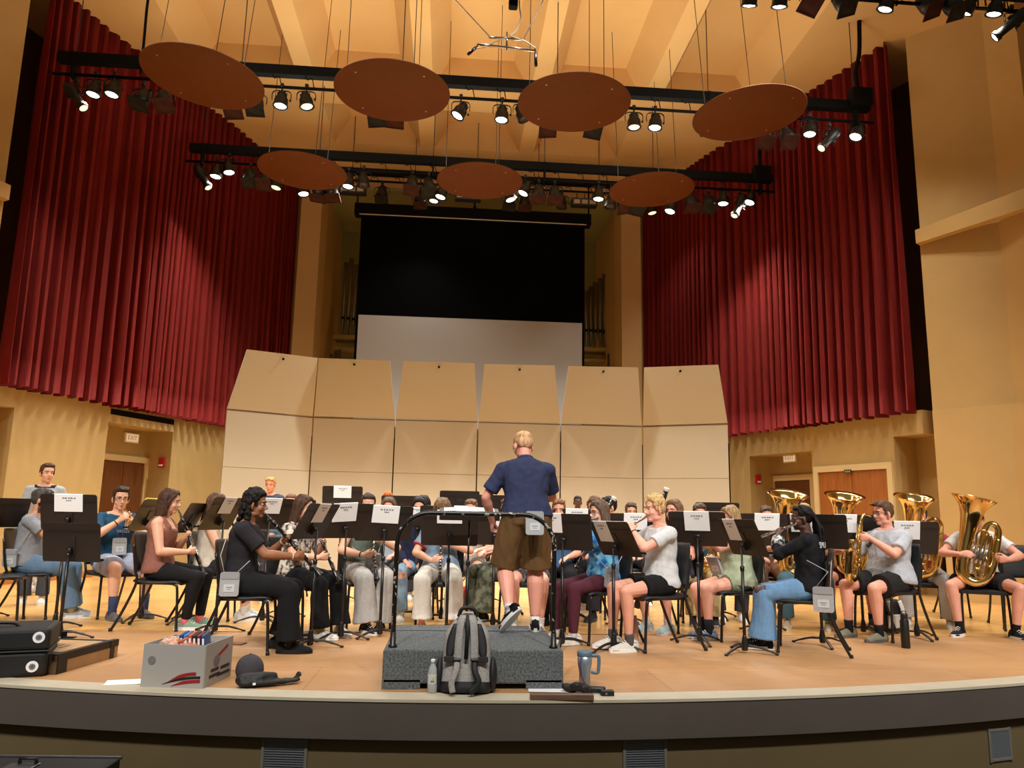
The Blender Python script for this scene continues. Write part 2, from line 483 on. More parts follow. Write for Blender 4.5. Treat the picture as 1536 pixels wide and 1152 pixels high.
def person(label, loc, rz, s=1.0, sit=True, seat=.47, lean=6, slump=4, twist=0, bw=1.0, bd=1.0, belly=0, chest=0, sh=1.0, lw=1.0, hs=1.0,
           head=(0,0,0), neckf=.02, skin=(214,160,130), hair=('short',(60,40,28)), hl=.3, fringe=.5, hair_thing='hair', jaw=1.0,
           ankles=None, kpole=None, feet=(0,0), fpitch=(0,0), arms=None, epole=None, hands=None, shoes=True,
           top=None, bottom=None, shoe_c=((230,228,224),(240,240,238)), socks=None, lacec=None, glasses=None, beard=None, brow=None,
           vx=.007, extras=None, legs=True, face=True, name='person', bare=False, seed=1, z=0.0, collar=None, handcurl=None):
    rng = random.Random(seed*13+5)
    pel = V(0,0,(seat+.085*s) if sit else .955*s)
    cur = torso_curve(pel, lean, sit, s, slump)
    J = {}
    a = R(twist)
    sx_ax = V(math.cos(a), math.sin(a), 0)
    sp, stan = cur(.445)
    shw = (.168 if sh >= 1 else .155)*s*(bw*.35+.65)*sh
    for sd, k in ((1,'R'),(-1,'L')): J['S'+k] = sp + sx_ax*(sd*shw) - stan*(.012 if sh <= 1 else .034)*s
    nb, ntan = cur(.50)
    hd_l = R(lean*.6+slump)
    hj = nb + V(0, math.sin(hd_l)*.085*s + neckf*s, math.cos(hd_l)*.075*s)
    Mh = Matrix.Translation(hj) @ Euler((R(head[1]), R(head[2]), R(head[0]+twist*.5)), 'YXZ').to_matrix().to_4x4() @ Matrix.Scale((s*.97 + .03)*hs, 4)
    J['mouth'] = Mh @ V(0,.100,.014); J['head'] = Mh
    skm = skin_mat(skin)
    # --- legs
    hipw = .088*s*(bw*.5+.5)
    for i, (sd, k) in enumerate(((1,'R'),(-1,'L'))):
        J['H'+k] = pel + V(sd*hipw, 0, -.02*s)
        A = ankles[i] if ankles else (V(sd*.12*s, .44*s, .085*s) if sit else V(sd*.10*s, 0, .085*s))
        A = V(*A)
        kp = V(*kpole[i]) if kpole else (V(sd*.12, .6, 1) if sit else V(sd*.1, 1, 0))
        J['K'+k], J['A'+k] = ik(J['H'+k], A, .435*s, .425*s, kp)
    # --- arms (targets may be callables that use the joints found so far)
    arms = arms(J) if callable(arms) else arms
    hands_ = {}
    for i, (sd, k) in enumerate(((1,'R'),(-1,'L'))):
        if arms and arms[i]: W, hd, hn = arms[i][:3]
        else: W, hd, hn = J['K'+k]*.35 + J['H'+k]*.65 + V(-sd*.0,.05,.12*s) if sit else J['S'+k] + V(sd*.06,.05,-.53*s), V(-sd*.3,1,-.3) if sit else V(0,.15,-1), V(0,0,-1) if sit else V(-sd,0,0)
        ep = V(*epole[i]) if epole else V(sd*.55, -.35, -.75)
        E_, W2 = ik(J['S'+k], V(*W), .285*s, .255*s, ep)
        J['E'+k], J['W'+k] = E_, W2
        hands_[k] = (hd, hn, arms[i][3] if arms and arms[i] and len(arms[i]) > 3 else (32,38,28))
    # --- body: one continuous skin
    bm = newbm()
    loft(bm, torso_rings(cur, s, bw, bd, twist, belly=belly, chest=chest, sh=sh))
    ab = .85+.15*bw
    for sd, k in ((1,'R'),(-1,'L')):
        S, E_, W = J['S'+k], J['E'+k], J['W'+k]
        n0, _ = cur(.48)
        tube(bm, [n0 + sx_ax*(sd*.03*s), n0.lerp(S, .55)+Z*.012*s, S], [.045*s,.048*s,.056*s*ab], round_=True)
        tube(bm, [S, S.lerp(E_,.35), S.lerp(E_,.8), E_], [.055*s*ab,.051*s*ab,.042*s*ab,.040*s*ab], round_=True)
        tube(bm, [E_, E_.lerp(W,.25), E_.lerp(W,.7), W], [.040*s*ab,.044*s*ab,.032*s*ab,.026*s], round_=True)
        hd, hn, cl = hands_[k]
        hand(bm, W, V(*hd), V(*hn), sd, s*(.95 if sh >= 1 else .9), curl=cl)
        if legs:
            H, K, A = J['H'+k], J['K'+k], J['A'+k]
            lb = (.75+.25*bw)*lw
            tube(bm, [H, H.lerp(K,.3), H.lerp(K,.75), K], [.088*s*lb,.084*s*lb,.064*s*lb,.056*s*lb], round_=True)
            back = perp(-V(0,1,0) if not sit else (K-H).normalized()*-1, (A-K).normalized())
            tube(bm, [K, K.lerp(A,.28)+back*.012*s, K.lerp(A,.6)+back*.006*s, K.lerp(A,.88), A], [.056*s*lb,.059*s*lb,.046*s*lb,.035*s*lb,.036*s], round_=True)
            fd = V(math.sin(R(feet[i_of(sd)]))*1.0, math.cos(R(feet[i_of(sd)])), 0)
            J['F'+k] = fd
            fp = fpitch[i_of(sd)]
            g = A - Z*.06*s
            if fp: fd2 = (fd*math.cos(fp) - Z*math.sin(fp)); dn = (-Z*math.cos(fp) - fd*math.sin(fp))
            else: fd2 = fd; dn = -Z
            tube(bm, [A, A+dn*.045*s-fd2*.02*s], [.036*s,.034*s], round_=True)
            tube(bm, [A+dn*.052*s-fd2*.04*s, A+dn*.045*s+fd2*.05*s, A+dn*.056*s+fd2*.12*s], [(.026*s,.020*s),(.030*s,.022*s),(.028*s,.012*s)], round_=False)
    head_shapes(bm, Mh, s, jaw)
    tube(bm, [nb - ntan*.05*s, nb + ntan*.01*s, Mh@V(0,-.012,.05)], [.058*s*(.8+.2*bw),.053*s*(.8+.2*bw),.052*s], seg=16, round_=True)
    me = vox(bm, vx*s**.5, 3, .5)
    me.materials.append(skm); me.materials.append(lip_mat(skin)); me.materials.append(hair_mat(beard) if beard else skm)
    Mi = Mh.inverted()
    for p in me.polygons:
        p.use_smooth = True
        if not face: continue
        q = Mi @ p.center
        if q.y > .080 and abs(q.x) < .019-abs(q.z-.0135)*.6 and .004 < q.z < .0235: p.material_index = 1
        elif beard and -.06 < q.z < .05 and -.01 < q.y < .12 and (q.z < .0 or abs(q.x) > .036): p.material_index = 2
    me.name = name
    o = bpy.data.objects.new(name, me); COL.objects.link(o)
    o.location = (loc[0], loc[1], z); o.rotation_euler = (0,0,R(rz))
    tag(o, label, 'person')
    # --- face parts
    if face:
        for sx in (1,-1):
            b = newbm(); ell(b, (.0125,.0112,.0068), Mh, (sx*.0305,.0675,.0850), u=12, v=8); e = obj('eye', b, EYEW, o)
            b = newbm(); ell(b, (.0056,.004,.0056), Mh, (sx*.0305,.0772,.0850), u=10, v=6); obj('iris', b, EYED, e)
            b = newbm(); tube(b, [Mh@V(sx*.013,.0895,.108), Mh@V(sx*.032,.0885,.1115), Mh@V(sx*.050,.0735,.1045)], [.0035,.0042,.0025], seg=8, round_=True)
            obj('eyebrow', b, hair_mat(brow or tuple(int(v*.8) for v in hair[1])), o)
    if hair[0] != 'bald':
        bm = newbm(); hair_shapes(bm, Mh, hair[0], rng, hl, fringe)
        hm = vox(bm, .0058 if hair[0] in ('braids',) else .0072, 2 if hair[0] != 'curly' else 1, .5, disp=.0035 if hair[0] not in ('buzz','braids') else .001, dscale=.018, seed=seed)
        hm.materials.append(hair_mat(hair[1])); hm.name = 'hair'
        for p in hm.polygons: p.use_smooth = True
        h = bpy.data.objects.new('hair', hm); COL.objects.link(h); h.parent = o
    if glasses:
        bm = newbm(); gm = glasses if not isinstance(glasses, bool) else SPEC_FRAME
        for sx in (1,-1):
            tube(bm, [Mh@V(sx*.033+.023*math.cos(t), .094-.010*abs(math.cos(t))*(1 if sx*math.cos(t) > 0 else .2), .083+.018*math.sin(t)) for t in [2*math.pi*k/18 for k in range(18)]], .0021, seg=6, closed=True)
            tube(bm, [Mh@V(sx*.056,.084,.087), Mh@V(sx*.076,.03,.088), Mh@V(sx*.080,-.02,.080)], .0021, seg=6)
        tube(bm, [Mh@V(-.011,.095,.086), Mh@V(0,.099,.089), Mh@V(.011,.095,.086)], .0021, seg=6)
        obj('glasses', bm, gm, o)
    # --- clothes
    if top:
        kind, cm = top[0], top[1]
        tk = top[2] if len(top) > 2 else {}
        add = tk.get('add', .016); t0 = tk.get('hem', -.035 if sit else -.10); ln = tk.get('sleeve', .62)
        bm = newbm()
        hi = .487 if kind not in ('tank',) else .40
        loft(bm, torso_rings(cur, s, bw, bd, twist, t0=t0, t1=hi, add=add, belly=belly, chest=chest, flare=tk.get('flare', .03), sh=sh))
        for sd, k in ((1,'R'),(-1,'L')):
            S, E_, W = J['S'+k], J['E'+k], J['W'+k]
            n0, nt_ = cur(.47)
            if kind == 'tank':
                p1, _ = cur(.40)
                fx = V(-math.sin(a), math.cos(a), 0)
                tube(bm, [p1+sx_ax*(sd*.095*s)+fx*(.10*s*bd), p1+sx_ax*(sd*.095*s)+Z*.075*s+fx*.035*s, p1+sx_ax*(sd*.095*s)+Z*.085*s-fx*.03*s, p1+sx_ax*(sd*.095*s)-fx*(.095*s*bd)], (.030*s), seg=10, round_=True)
                continue
            tube(bm, [n0 + sx_ax*(sd*.060*s)-Z*.01*s, n0.lerp(S,.6)+Z*.008*s, S], [.054*s,.060*s,.070*s*ab], round_=True)
            if kind in ('tee','polo','dress'):
                e = S.lerp(E_, ln)
                tube(bm, [S - (E_-S)*.05, S.lerp(E_,.3), e], [.068*s*ab,.066*s*ab,.066*s*ab+.006], round_=False)
                ell(bm, (.064*s*ab,)*3, None, S)
            if kind in ('long','hoodie'):
                w2 = E_.lerp(W, .93)
                tube(bm, [S, S.lerp(E_,.4), E_, E_.lerp(W,.4), w2], [.068*s*ab,.064*s*ab,.062*s*ab,.058*s*ab,.042*s], round_=False)
                ell(bm, (.068*s*ab,)*3, None, S); ell(bm, (.062*s*ab,)*3, None, E_)
        if kind == 'hoodie':
            tube(bm, [nb+V(-.09*s,.03*s,-.02*s), nb+V(-.07*s,-.06*s,.02*s), nb+V(0,-.10*s,.02*s), nb+V(.07*s,-.06*s,.02*s), nb+V(.09*s,.03*s,-.02*s)], [.03*s,.045*s,.05*s,.045*s,.03*s], round_=True)
        tm = vox(bm, max(.008, vx*1.15), 5, .5, disp=tk.get('fold', .0075), dscale=tk.get('fs', .085), seed=seed)
        tm.materials.append(cm); tm.name = 'shirt'
        for p in tm.polygons: p.use_smooth = True
        if tk.get('trim'):
            tm.materials.append(tk['trim'])
            for p in tm.polygons:
                c = p.center
                for k in 'RL':
                    S, E_ = J['S'+k], J['E'+k]
                    d = (E_-S).normalized(); t = (c-S).dot(d)
                    if (E_-S).length*(ln-.06) < t < (E_-S).length*(ln+.1) and ((c-S)-d*t).length < .095*s: p.material_index = 1
                if (c - (nb-ntan*.005)).length < .125*s and c.z > nb.z-.034*s: p.material_index = 1
        st = bpy.data.objects.new({'dress':'dress','hoodie':'hoodie','long':'jersey'}.get(kind, 'shirt'), tm); COL.objects.link(st); st.parent = o
        J['shirt'] = st
        if collar:
            bm = newbm()
            ring = [nb + sx_ax*(.070*s*math.cos(t)) + V(-math.sin(a),math.cos(a),0)*(.066*s*math.sin(t)-.004) + Z*(.012*s-.026*s*math.sin(t)) for t in [2*math.pi*k/20 for k in range(20)]]
            tube(bm, ring, [(.010*s,.024*s)]*20, seg=8, closed=True)
            obj('collar', bm, collar, st)
    if bottom and legs:
        kind, cm = bottom[0], bottom[1]
        bk = bottom[2] if len(bottom) > 2 else {}
        add = bk.get('add', .014); lb = (.75+.25*bw)*(lw*.6+.4)
        bm = newbm()
        loft(bm, torso_rings(cur, s, bw, bd, 0, t0=-.11, t1=bk.get('waist', .08), add=add*.8, belly=belly))
        for sd, k in ((1,'R'),(-1,'L')):
            H, K, A = J['H'+k], J['K'+k], J['A'+k]
            if kind in ('shorts','skirt'):
                q = bk.get('len', .72); e = H.lerp(K, q)
                tube(bm, [H-(K-H)*.08, H.lerp(K,.3), e], [.095*s*lb+add*.6,.092*s*lb+add,.074*s*lb+add*1.3+bk.get('open',.008)], seg=18, round_=False)
                ell(bm, (.098*s*lb+add*.5,)*3, None, H)
            else:
                fl = bk.get('flare', .012); q = bk.get('len', .95)
                e = K.lerp(A, q)
                tube(bm, [H, H.lerp(K,.3), H.lerp(K,.75), K], [.095*s*lb+add*.5,.088*s*lb+add,.066*s*lb+add,.060*s*lb+add], seg=18, round_=True)
                back = perp((K-H).normalized()*-1 if sit else -Y, (A-K).normalized())
                tube(bm, [K, K.lerp(A,.3)+back*.010*s, K.lerp(A,.65)+back*.004*s, e], [.060*s*lb+add,.060*s*lb+add+fl*.3,.048*s*lb+add+fl,.040*s+add+fl*2.0], seg=18, round_=False)
        pm = vox(bm, max(.008, vx*1.15), 5, .5, disp=bk.get('fold', .007), dscale=bk.get('fs', .075), seed=seed+3, zs=.28)
        pm.materials.append(cm); pm.name = kind
        for p in pm.polygons: p.use_smooth = True
        if bk.get('rips'):
            pm.materials.append(skm)
            for p in pm.polygons:
                for (k, dx, dz, w) in bk['rips']:
                    c = p.center-J['K'+k]
                    if abs(c.x) < .07 and abs(c.y-dx) < w and abs(c.z-dz) < w*.6 and noise.noise(p.center*60) > -.25: p.material_index = 1
        pt = bpy.data.objects.new({'shorts':'shorts','skirt':'skirt','leggings':'leggings','jeans':'jeans'}.get(kind, 'trousers'), pm); COL.objects.link(pt); pt.parent = o
        J['bottom'] = pt
    if legs and shoes and not socks and not bare: socks = ((40,40,42) if sum(shoe_c[0] if isinstance(shoe_c[0], tuple) else (0,0,0)) < 200 else (214,212,208), .14)
    if legs and shoes:
        for i, (sd, k) in enumerate(((1,'R'),(-1,'L'))):
            A = J['A'+k]; fd = J['F'+k]
            g = V(A.x, A.y, A.z-.085*s)
            fp = fpitch[i]
            if fp:
                g = A + (-Z*math.cos(fp) - fd*math.sin(fp))*.085*s
                ff = fd*math.cos(fp) - Z*math.sin(fp)
            if bare:
                bm = newbm(); x = fd.cross(Z)
                M = Matrix((x, fd, Z)).transposed().to_4x4(); M.translation = g
                tube(bm, [M@V(-.045*s,.09*s,.02*s), M@V(-.03*s,.085*s,.062*s), M@V(.03*s,.085*s,.062*s), M@V(.045*s,.09*s,.02*s)], [(.012*s,.012*s)]*4, seg=8)
                tube(bm, [M@V(-.038*s,-.02*s,.02*s), M@V(-.036*s,.0*s,.075*s), M@V(.036*s,.0*s,.075*s), M@V(.038*s,-.02*s,.02*s)], .008*s, seg=8)
                sn = obj('sandal', bm, shoe_c[0] if not isinstance(shoe_c[0], tuple) else cloth_mat(shoe_c[0]), o)
                bm = newbm(); prism(bm, [(c_*.048*s, (.045+.145*s_)*s) for c_, s_ in [(math.cos(t), math.sin(t)) for t in [2*math.pi*q/24 for q in range(24)]]], 0, .024*s, M=M)
                obj('sole', bm, cloth_mat(shoe_c[1]) if isinstance(shoe_c[1], tuple) else shoe_c[1], sn)
            else:
                up_m = cloth_mat(shoe_c[0]) if isinstance(shoe_c[0], tuple) else shoe_c[0]
                so_m = cloth_mat(shoe_c[1], rough=.6) if isinstance(shoe_c[1], tuple) else shoe_c[1]
                if fp: sh_ = shoe('shoe', o, V(0,0,0), Y, s, up_m, so_m, lace=lacec)
                else: sh_ = shoe('shoe', o, g, fd, s, up_m, so_m, lace=lacec)
                if fp:
                    x = ff.cross(V(0,0,1)); x = fd.cross(Z).normalized(); u_ = x.cross(ff)
                    M = Matrix((x, ff, u_)).transposed().to_4x4(); M.translation = g; sh_.matrix_local = M
            if socks:
                K = J['K'+k]; e = A.lerp(K, socks[1])
                bm = newbm(); tube(bm, [A-(K-A)*.10, A, A.lerp(K,.12), e], [.038*s,.040*s,.0405*s,.043*s*(.75+.25*bw)], seg=14)
                obj('sock', bm, cloth_mat(socks[0]), o)
    if extras: extras(o, J)
    return o, J
def i_of(sd): return 0 if sd == 1 else 1

def on_surf(mesh_o, origin, direction):
    """where a ray in the mesh's own frame meets it: point and normal"""
    ok, loc, nrm, _ = mesh_o.ray_cast(Vector(origin), Vector(direction).normalized())
    return (loc, nrm) if ok else (Vector(origin)+Vector(direction), -Vector(direction))
def print_on(mesh_o, txt, size, m_, name, origin, direction):
    loc, n = on_surf(mesh_o, origin, direction); n = Vector((n.x, n.y, n.z*.4)).normalized()
    x = Z.cross(n).normalized(); u = n.cross(x)
    o = text_bm(txt, size, m_, name, mesh_o, (0,0,0), (0,0,0)); M = Matrix((x, u, n)).transposed().to_4x4(); M.translation = loc + n*.006; o.matrix_local = M; return o
# ------------------------------------------------------------------ prototypes: chair, stand, instruments
BLK = mat('black_powder_coat', (24,23,23), .38, noise_=.1, scale=80)
CHP = mat('black_chair_plastic', (30,30,32), .42, bump=.1, bscale=300)
DESK = mat('dark_brown_metal', (40,33,30), .42)
BRASS = mat('lacquered_brass', (244,212,138), .12, 1.0)
BRASSD = mat('aged_brass', (226,188,112), .2, 1.0)
SILV = mat('silver_plate', (214,210,204), .16, 1.0)
EBON = mat('black_resin', (20,19,20), .28, coat=.3)
PAPER = mat('white_paper', (246,248,250), .8)
PRINT = mat('grey_print', (120,122,128), .8)
RUBB = mat('black_rubber', (18,18,18), .8)
CHROME = STEEL

def chair_proto():
    t = thing('orchestra_chair', 'chair', 'chair')
    bm = newbm()
    rings = []
    for i in range(11):
        y = -.20 + .43*i/10
        dz = -.014*math.sin(math.pi*i/10) - (.05*((i-8)/2)**2*.5 if i > 8 else 0)
        w = .215 + .015*math.sin(math.pi*i/10)
        ring = []
        for k in range(20):
            a = 2*math.pi*k/20; c, s = math.cos(a), math.sin(a)
            ring.append((math.copysign(abs(c)**.35, c)*w, y, .455 + dz + math.copysign(abs(s)**.6, s)*.017 - .012*(1-c*c)*0))
        rings.append(ring)
    loft(bm, rings); obj('seat', bm, CHP, t)
    bm = newbm(); rings = []
    for i in range(13):
        u = i/12; z = .53 + .37*u; k = .5*(abs(2*u-1)**6)
        w = .218*(1-.10*k)
        ring = []
        for q in range(20):
            a = 2*math.pi*q/20; c, s = math.cos(a), math.sin(a)
            x = math.copysign(abs(c)**.4, c)*w
            y = -.215 - .05*u + .035*(x/.22)**2 + math.copysign(abs(s)**.6, s)*.014*(1-k)
            ring.append((x, y, z))
        rings.append(ring)
    loft(bm, rings); obj('backrest', bm, CHP, t)
    for sx in (1, -1):
        bm = newbm()
        tube(bm, bez([(sx*.19,-.17,.432),(sx*.19,.08,.432),(sx*.195,.175,.42),(sx*.205,.205,.36),(sx*.215,.23,.0)], 6), .0125, seg=10)
        lathe(bm, [(.016,0),(.016,.02),(.0125,.03)], 10, T((sx*.215,.23,0))); obj('leg', bm, BLK, t)
        bm = newbm()
        tube(bm, bez([(sx*.222,-.225,.80),(sx*.222,-.19,.56),(sx*.215,-.17,.44),(sx*.215,-.26,.20),(sx*.222,-.36,0)], 6), .0125, seg=10)
        lathe(bm, [(.016,0),(.016,.02),(.0125,.03)], 10, T((sx*.222,-.36,0))); obj('leg', bm, BLK, t)
    for y in (-.12, .12):
        bm = newbm(); tube(bm, [(-.19,y,.432),(.19,y,.432)], .010, seg=8); obj('seat_brace', bm, BLK, t)
    return t
def stand_proto():
    t = thing('music_stand', 'stand', 'music stand')
    bm = newbm()   # desk: local to its own pivot; face looks to -Y, top edge towards +Z
    prism(bm, rrect(.50, .325, .022, 4, 0, .03), -.0016, .0016, Matrix.Rotation(R(90), 4, 'X'))
    box(bm, (.49,.055,.003), (0,-.027,-.131)); box(bm, (.49,.003,.016), (0,-.053,-.124))
    box(bm, (.07,.006,.16), (0,.005,.0), bev=.002); box(bm, (.46,.004,.006), (0,.003,.13)); box(bm, (.46,.004,.006), (0,.003,.115))
    d = obj('desk', bm, DESK, t)
    bm = newbm(); lathe(bm, [(.018,-.02),(.022,-.012),(.022,.012),(.018,.02)], 14, T((0,.028,-.03), (0,R(90),0))); box(bm, (.03,.04,.05), (0,.02,-.05), bev=.004)
    obj('tilt_knob', bm, BLK, d)
    bm = newbm(); tube(bm, [(0,0,0),(0,0,-.52)], .0085, seg=10); obj('inner_tube', bm, BLK, t)
    bm = newbm(); tube(bm, [(0,0,.05),(0,0,.68)], .0135, seg=12); lathe(bm, [(.0135,.64),(.018,.65),(.018,.68),(.012,.685)], 12); obj('tube', bm, BLK, t)
    bm = newbm(); lathe(bm, [(.020,.02),(.026,.03),(.026,.075),(.016,.13),(.014,.14)], 14); obj('hub', bm, BLK, t)
    for k in range(3):
        a = R(90+120*k); c, s = math.cos(a), math.sin(a)
        bm = newbm()
        tube(bm, bez([(c*.015,s*.015,.06),(c*.10,s*.10,.055),(c*.19,s*.19,.030),(c*.245,s*.245,.010)], 5), [(.017,.011)]*5+[(.015,.009)]*5+[(.013,.007)]*6, seg=8)
        ell(bm, (.017,.017,.010), None, (c*.245,s*.245,.010), u=8, v=6); obj('leg', bm, BLK, t)
    return t
P_CHAIR = chair_proto(); P_STAND = stand_proto()
_used = {'chair': False, 'stand': False}
def chair(label, x, y, rz, s=1.02, group='black orchestra chairs', z=0.0):
    c = P_CHAIR if not _used['chair'] else copy_tree(P_CHAIR); _used['chair'] = True
    c.location = (x, y, z); c.rotation_euler = (0,0,R(rz)); c.scale = (s,)*3
    return tag(c, label, 'chair', group)
def stand(label, x, y, rz, hz=1.0, tilt=24, base_rot=0, z=0.0, group='music stands in front of the players', s=1.0):
    """hz: height of the desk's middle. Face looks towards local -Y (the player)."""
    t = P_STAND if not _used['stand'] else copy_tree(P_STAND); _used['stand'] = True
    t.location = (x, y, z); t.rotation_euler = (0,0,R(rz)); tag(t, label, 'music stand', group)
    for ch in t.children:
        n = ch.name.split('.')[0]
        if n == 'desk': ch.location = (0,-.03,hz); ch.rotation_euler = (R(-tilt),0,0); t['desk_'] = ch.name
        elif n == 'inner_tube': ch.location = (0,0,hz-.05)
        elif n == 'leg' or n == 'hub': ch.rotation_euler = (0,0,R(base_rot))
    del t['desk_']
    t.scale = (s,)*3
    M = Matrix.LocRotScale(t.location, t.rotation_euler, t.scale) @ Matrix.LocRotScale(Vector((0,-.03,hz)), Euler((R(-tilt),0,0)), None)
    return t, M
def name_sheet(M, label, w=.215, h=.15, x=0.0, roll=0.0, group='white name sheets hung on the music stands', drop=0.0, lines=2):
    """a sheet folded over the top edge of the desk, hanging on its back"""
    t = thing('name_sheet', label, 'paper', group=group)
    bm = newbm(); z1 = .196-drop
    prof = [(-.008,z1-.035),(-.0052,z1-.004),(0,z1+.0012),(.0046,z1-.004),(.0075,z1-h*.5),(.010,z1-h)]
    for a, b in zip(prof, prof[1:]):
        v = [bm.verts.new((sx*w/2, p[0], p[1])) for p in (a,b) for sx in (-1,1)]
        bm.faces.new((v[0],v[1],v[3],v[2]))
    bmesh.ops.remove_doubles(bm, verts=bm.verts, dist=1e-5)
    bmesh.ops.solidify(bm, geom=bm.faces[:], thickness=.0012)
    sh = obj('sheet', bm, PAPER, t)
    bm = newbm(); rng = random.Random(hash(label) % 1000 if False else len(label)*7)
    for i in range(lines):
        z = z1 - h*(.22+.14*i); n = 5 if i == 0 else 3; yy = .0075 + .0035*(.22+.14*i-.1) + .0016
        ww = w*(.5 if i == 0 else .2); xx = -ww/2
        for k in range(n):
            l = ww/n*rng.uniform(.55,.85); box(bm, (l,.0006,h*.05), (xx+l/2,yy,z)); xx += ww/n
    obj('printed_lines', bm, PRINT, sh)
    t.matrix_world = M @ Matrix.Translation((x,0,0)) @ Matrix.Rotation(R(roll), 4, 'Y')
    return t
def axis_matrix(p, a, up):
    a = a.normalized(); y = perp(up, a); x = y.cross(a)
    M = Matrix((x, y, a)).transposed().to_4x4(); M.translation = p; return M
# ---- instruments: local +Z runs from the mouth along the tube, +Y is the key side
def clarinet(label, group=None):
    t = thing('clarinet', label, 'clarinet', group=group)
    bm = newbm(); lathe(bm, [(.004,0),(.006,.01),(.0105,.05),(.0115,.085),(.0115,.09)], 16); obj('mouthpiece', bm, EBON, t)
    bm = newbm(); lathe(bm, [(.014,.088),(.017,.092),(.018,.12),(.0165,.148),(.0148,.15),(.0148,.375),(.017,.378),(.017,.40),(.015,.402),(.0155,.60)], 18); obj('body', bm, EBON, t)
    bm = newbm(); lathe(bm, [(.0155,.60),(.018,.604),(.0185,.62),(.020,.65),(.026,.685),(.036,.705),(.0385,.71),(.036,.71),(.026,.692),(.014,.66)], 20, caps=False); obj('bell', bm, EBON, t)
    bm = newbm()
    for z in (.151,.376,.402,.602,.149): lathe(bm, [(.0185,z-.003),(.0185,z+.003)], 16)
    for z in (.045,.052,.066): lathe(bm, [(.0128,z-.0015),(.0128,z+.0015)], 14)
    obj('rings', bm, SILV, t)
    bm = newbm()
    for a in (-.5,.5,1.4): tube(bm, [V(math.sin(a)*.021, math.cos(a)*.021, .19), V(math.sin(a)*.021, math.cos(a)*.021, .36)], .0022, seg=6); tube(bm, [V(math.sin(a)*.021, math.cos(a)*.021, .415), V(math.sin(a)*.021, math.cos(a)*.021, .585)], .0022, seg=6)
    for z in (.205,.235,.262,.295,.33,.43,.462,.495,.53,.565): lathe(bm, [(.0085,0),(.0085,.004),(.002,.005)], 12, T((0,.0165,z), (R(-90),0,0)))
    for z, a in ((.25,1.4),(.31,1.2),(.45,-1.2),(.52,1.3),(.555,-1.0)): box(bm, (.010,.004,.035), (math.sin(a)*.021, math.cos(a)*.021, z), (0,0,-a))
    obj('keywork', bm, SILV, t)
    return t
def flute(label, body=None, group=None):
    t = thing('flute', label, 'flute', group=group); m_ = body or SILV
    bm = newbm(); lathe(bm, [(.0085,-.075),(.0108,-.072),(.0098,-.06),(.0098,.10),(.0112,.102),(.0112,.135),(.0098,.137),(.0098,.50),(.0112,.502),(.0112,.52),(.0098,.522)], 16); obj('body', bm, m_, t)
    bm = newbm(); lathe(bm, [(.0098,.522),(.0102,.60),(.0112,.602),(.0112,.606)], 16); obj('foot_joint', bm, m_, t)
    bm = newbm(); ell(bm, (.012,.006,.019), None, (0,.0105,0), u=14, v=8); obj('lip_plate', bm, m_, t)
    bm = newbm()
    for i in range(11): lathe(bm, [(.0088,0),(.0088,.004),(.003,.0055)], 12, T((0,.010,.17+.031*i), (R(-90),0,0)))
    tube(bm, [(.010,.012,.16),(.010,.012,.50)], .0022, seg=6); tube(bm, [(-.010,.010,.30),(-.010,.010,.48)], .0022, seg=6)
    obj('keywork', bm, m_, t)
    bm = newbm()
    for i in range(3): lathe(bm, [(.0088,0),(.0088,.004)], 12, T((0,.010,.54+.024*i), (R(-90),0,0)))
    obj('foot_keys', bm, m_, t)
    return t
def trumpet(label, m_=None, group=None):
    t = thing('cornet', label, 'cornet', group=group); m_ = m_ or BRASS
    bm = newbm(); lathe(bm, [(.004,.0),(.013,.0),(.0135,.004),(.0095,.012),(.005,.025),(.0055,.08),(.007,.085)], 14); obj('mouthpiece', bm, SILV, t)
    bm = newbm(); tube(bm, bez([(0,0,.08),(0,0,.30),(0,0,.345),(0,-.055,.37),(0,-.085,.33),(0,-.085,.20),(0,-.085,.12),(.0,-.06,.085)], 8), .0062, seg=10); obj('tubing', bm, m_, t)
    bm = newbm(); lathe(bm, [(.0065,.10),(.008,.22),(.010,.30),(.014,.35),(.022,.385),(.036,.41),(.057,.425),(.060,.427),(.057,.426),(.034,.405),(.020,.38)], 26, T((.0,-.055,.0)), caps=False)
    tube(bm, bez([(0,-.055,.12),(0,-.058,.075),(.0,-.085,.06),(.02,-.10,.09),(.022,-.10,.17)], 6), .0062, seg=10); obj('bell', bm, m_, t)
    for i in range(3):
        z = .17+.028*i
        bm = newbm(); lathe(bm, [(.0115,-.125),(.0125,-.12),(.0125,.012),(.0105,.016),(.003,.017),(.003,.035),(.008,.036),(.008,.040)], 14, T((.012,-.035,z), (R(-90),0,0))); obj('valve', bm, SILV, t)
    bm = newbm()
    tube(bm, [(.012,-.10,.17),(.055,-.10,.17),(.062,-.10,.18),(.055,-.10,.19),(.012,-.10,.19)], .005, seg=8)
    tube(bm, bez([(.012,-.12,.225),(.012,-.13,.27),(.012,-.11,.29),(.012,-.09,.27),(.012,-.09,.23)], 5), .005, seg=8); obj('slide', bm, m_, t)
    return t
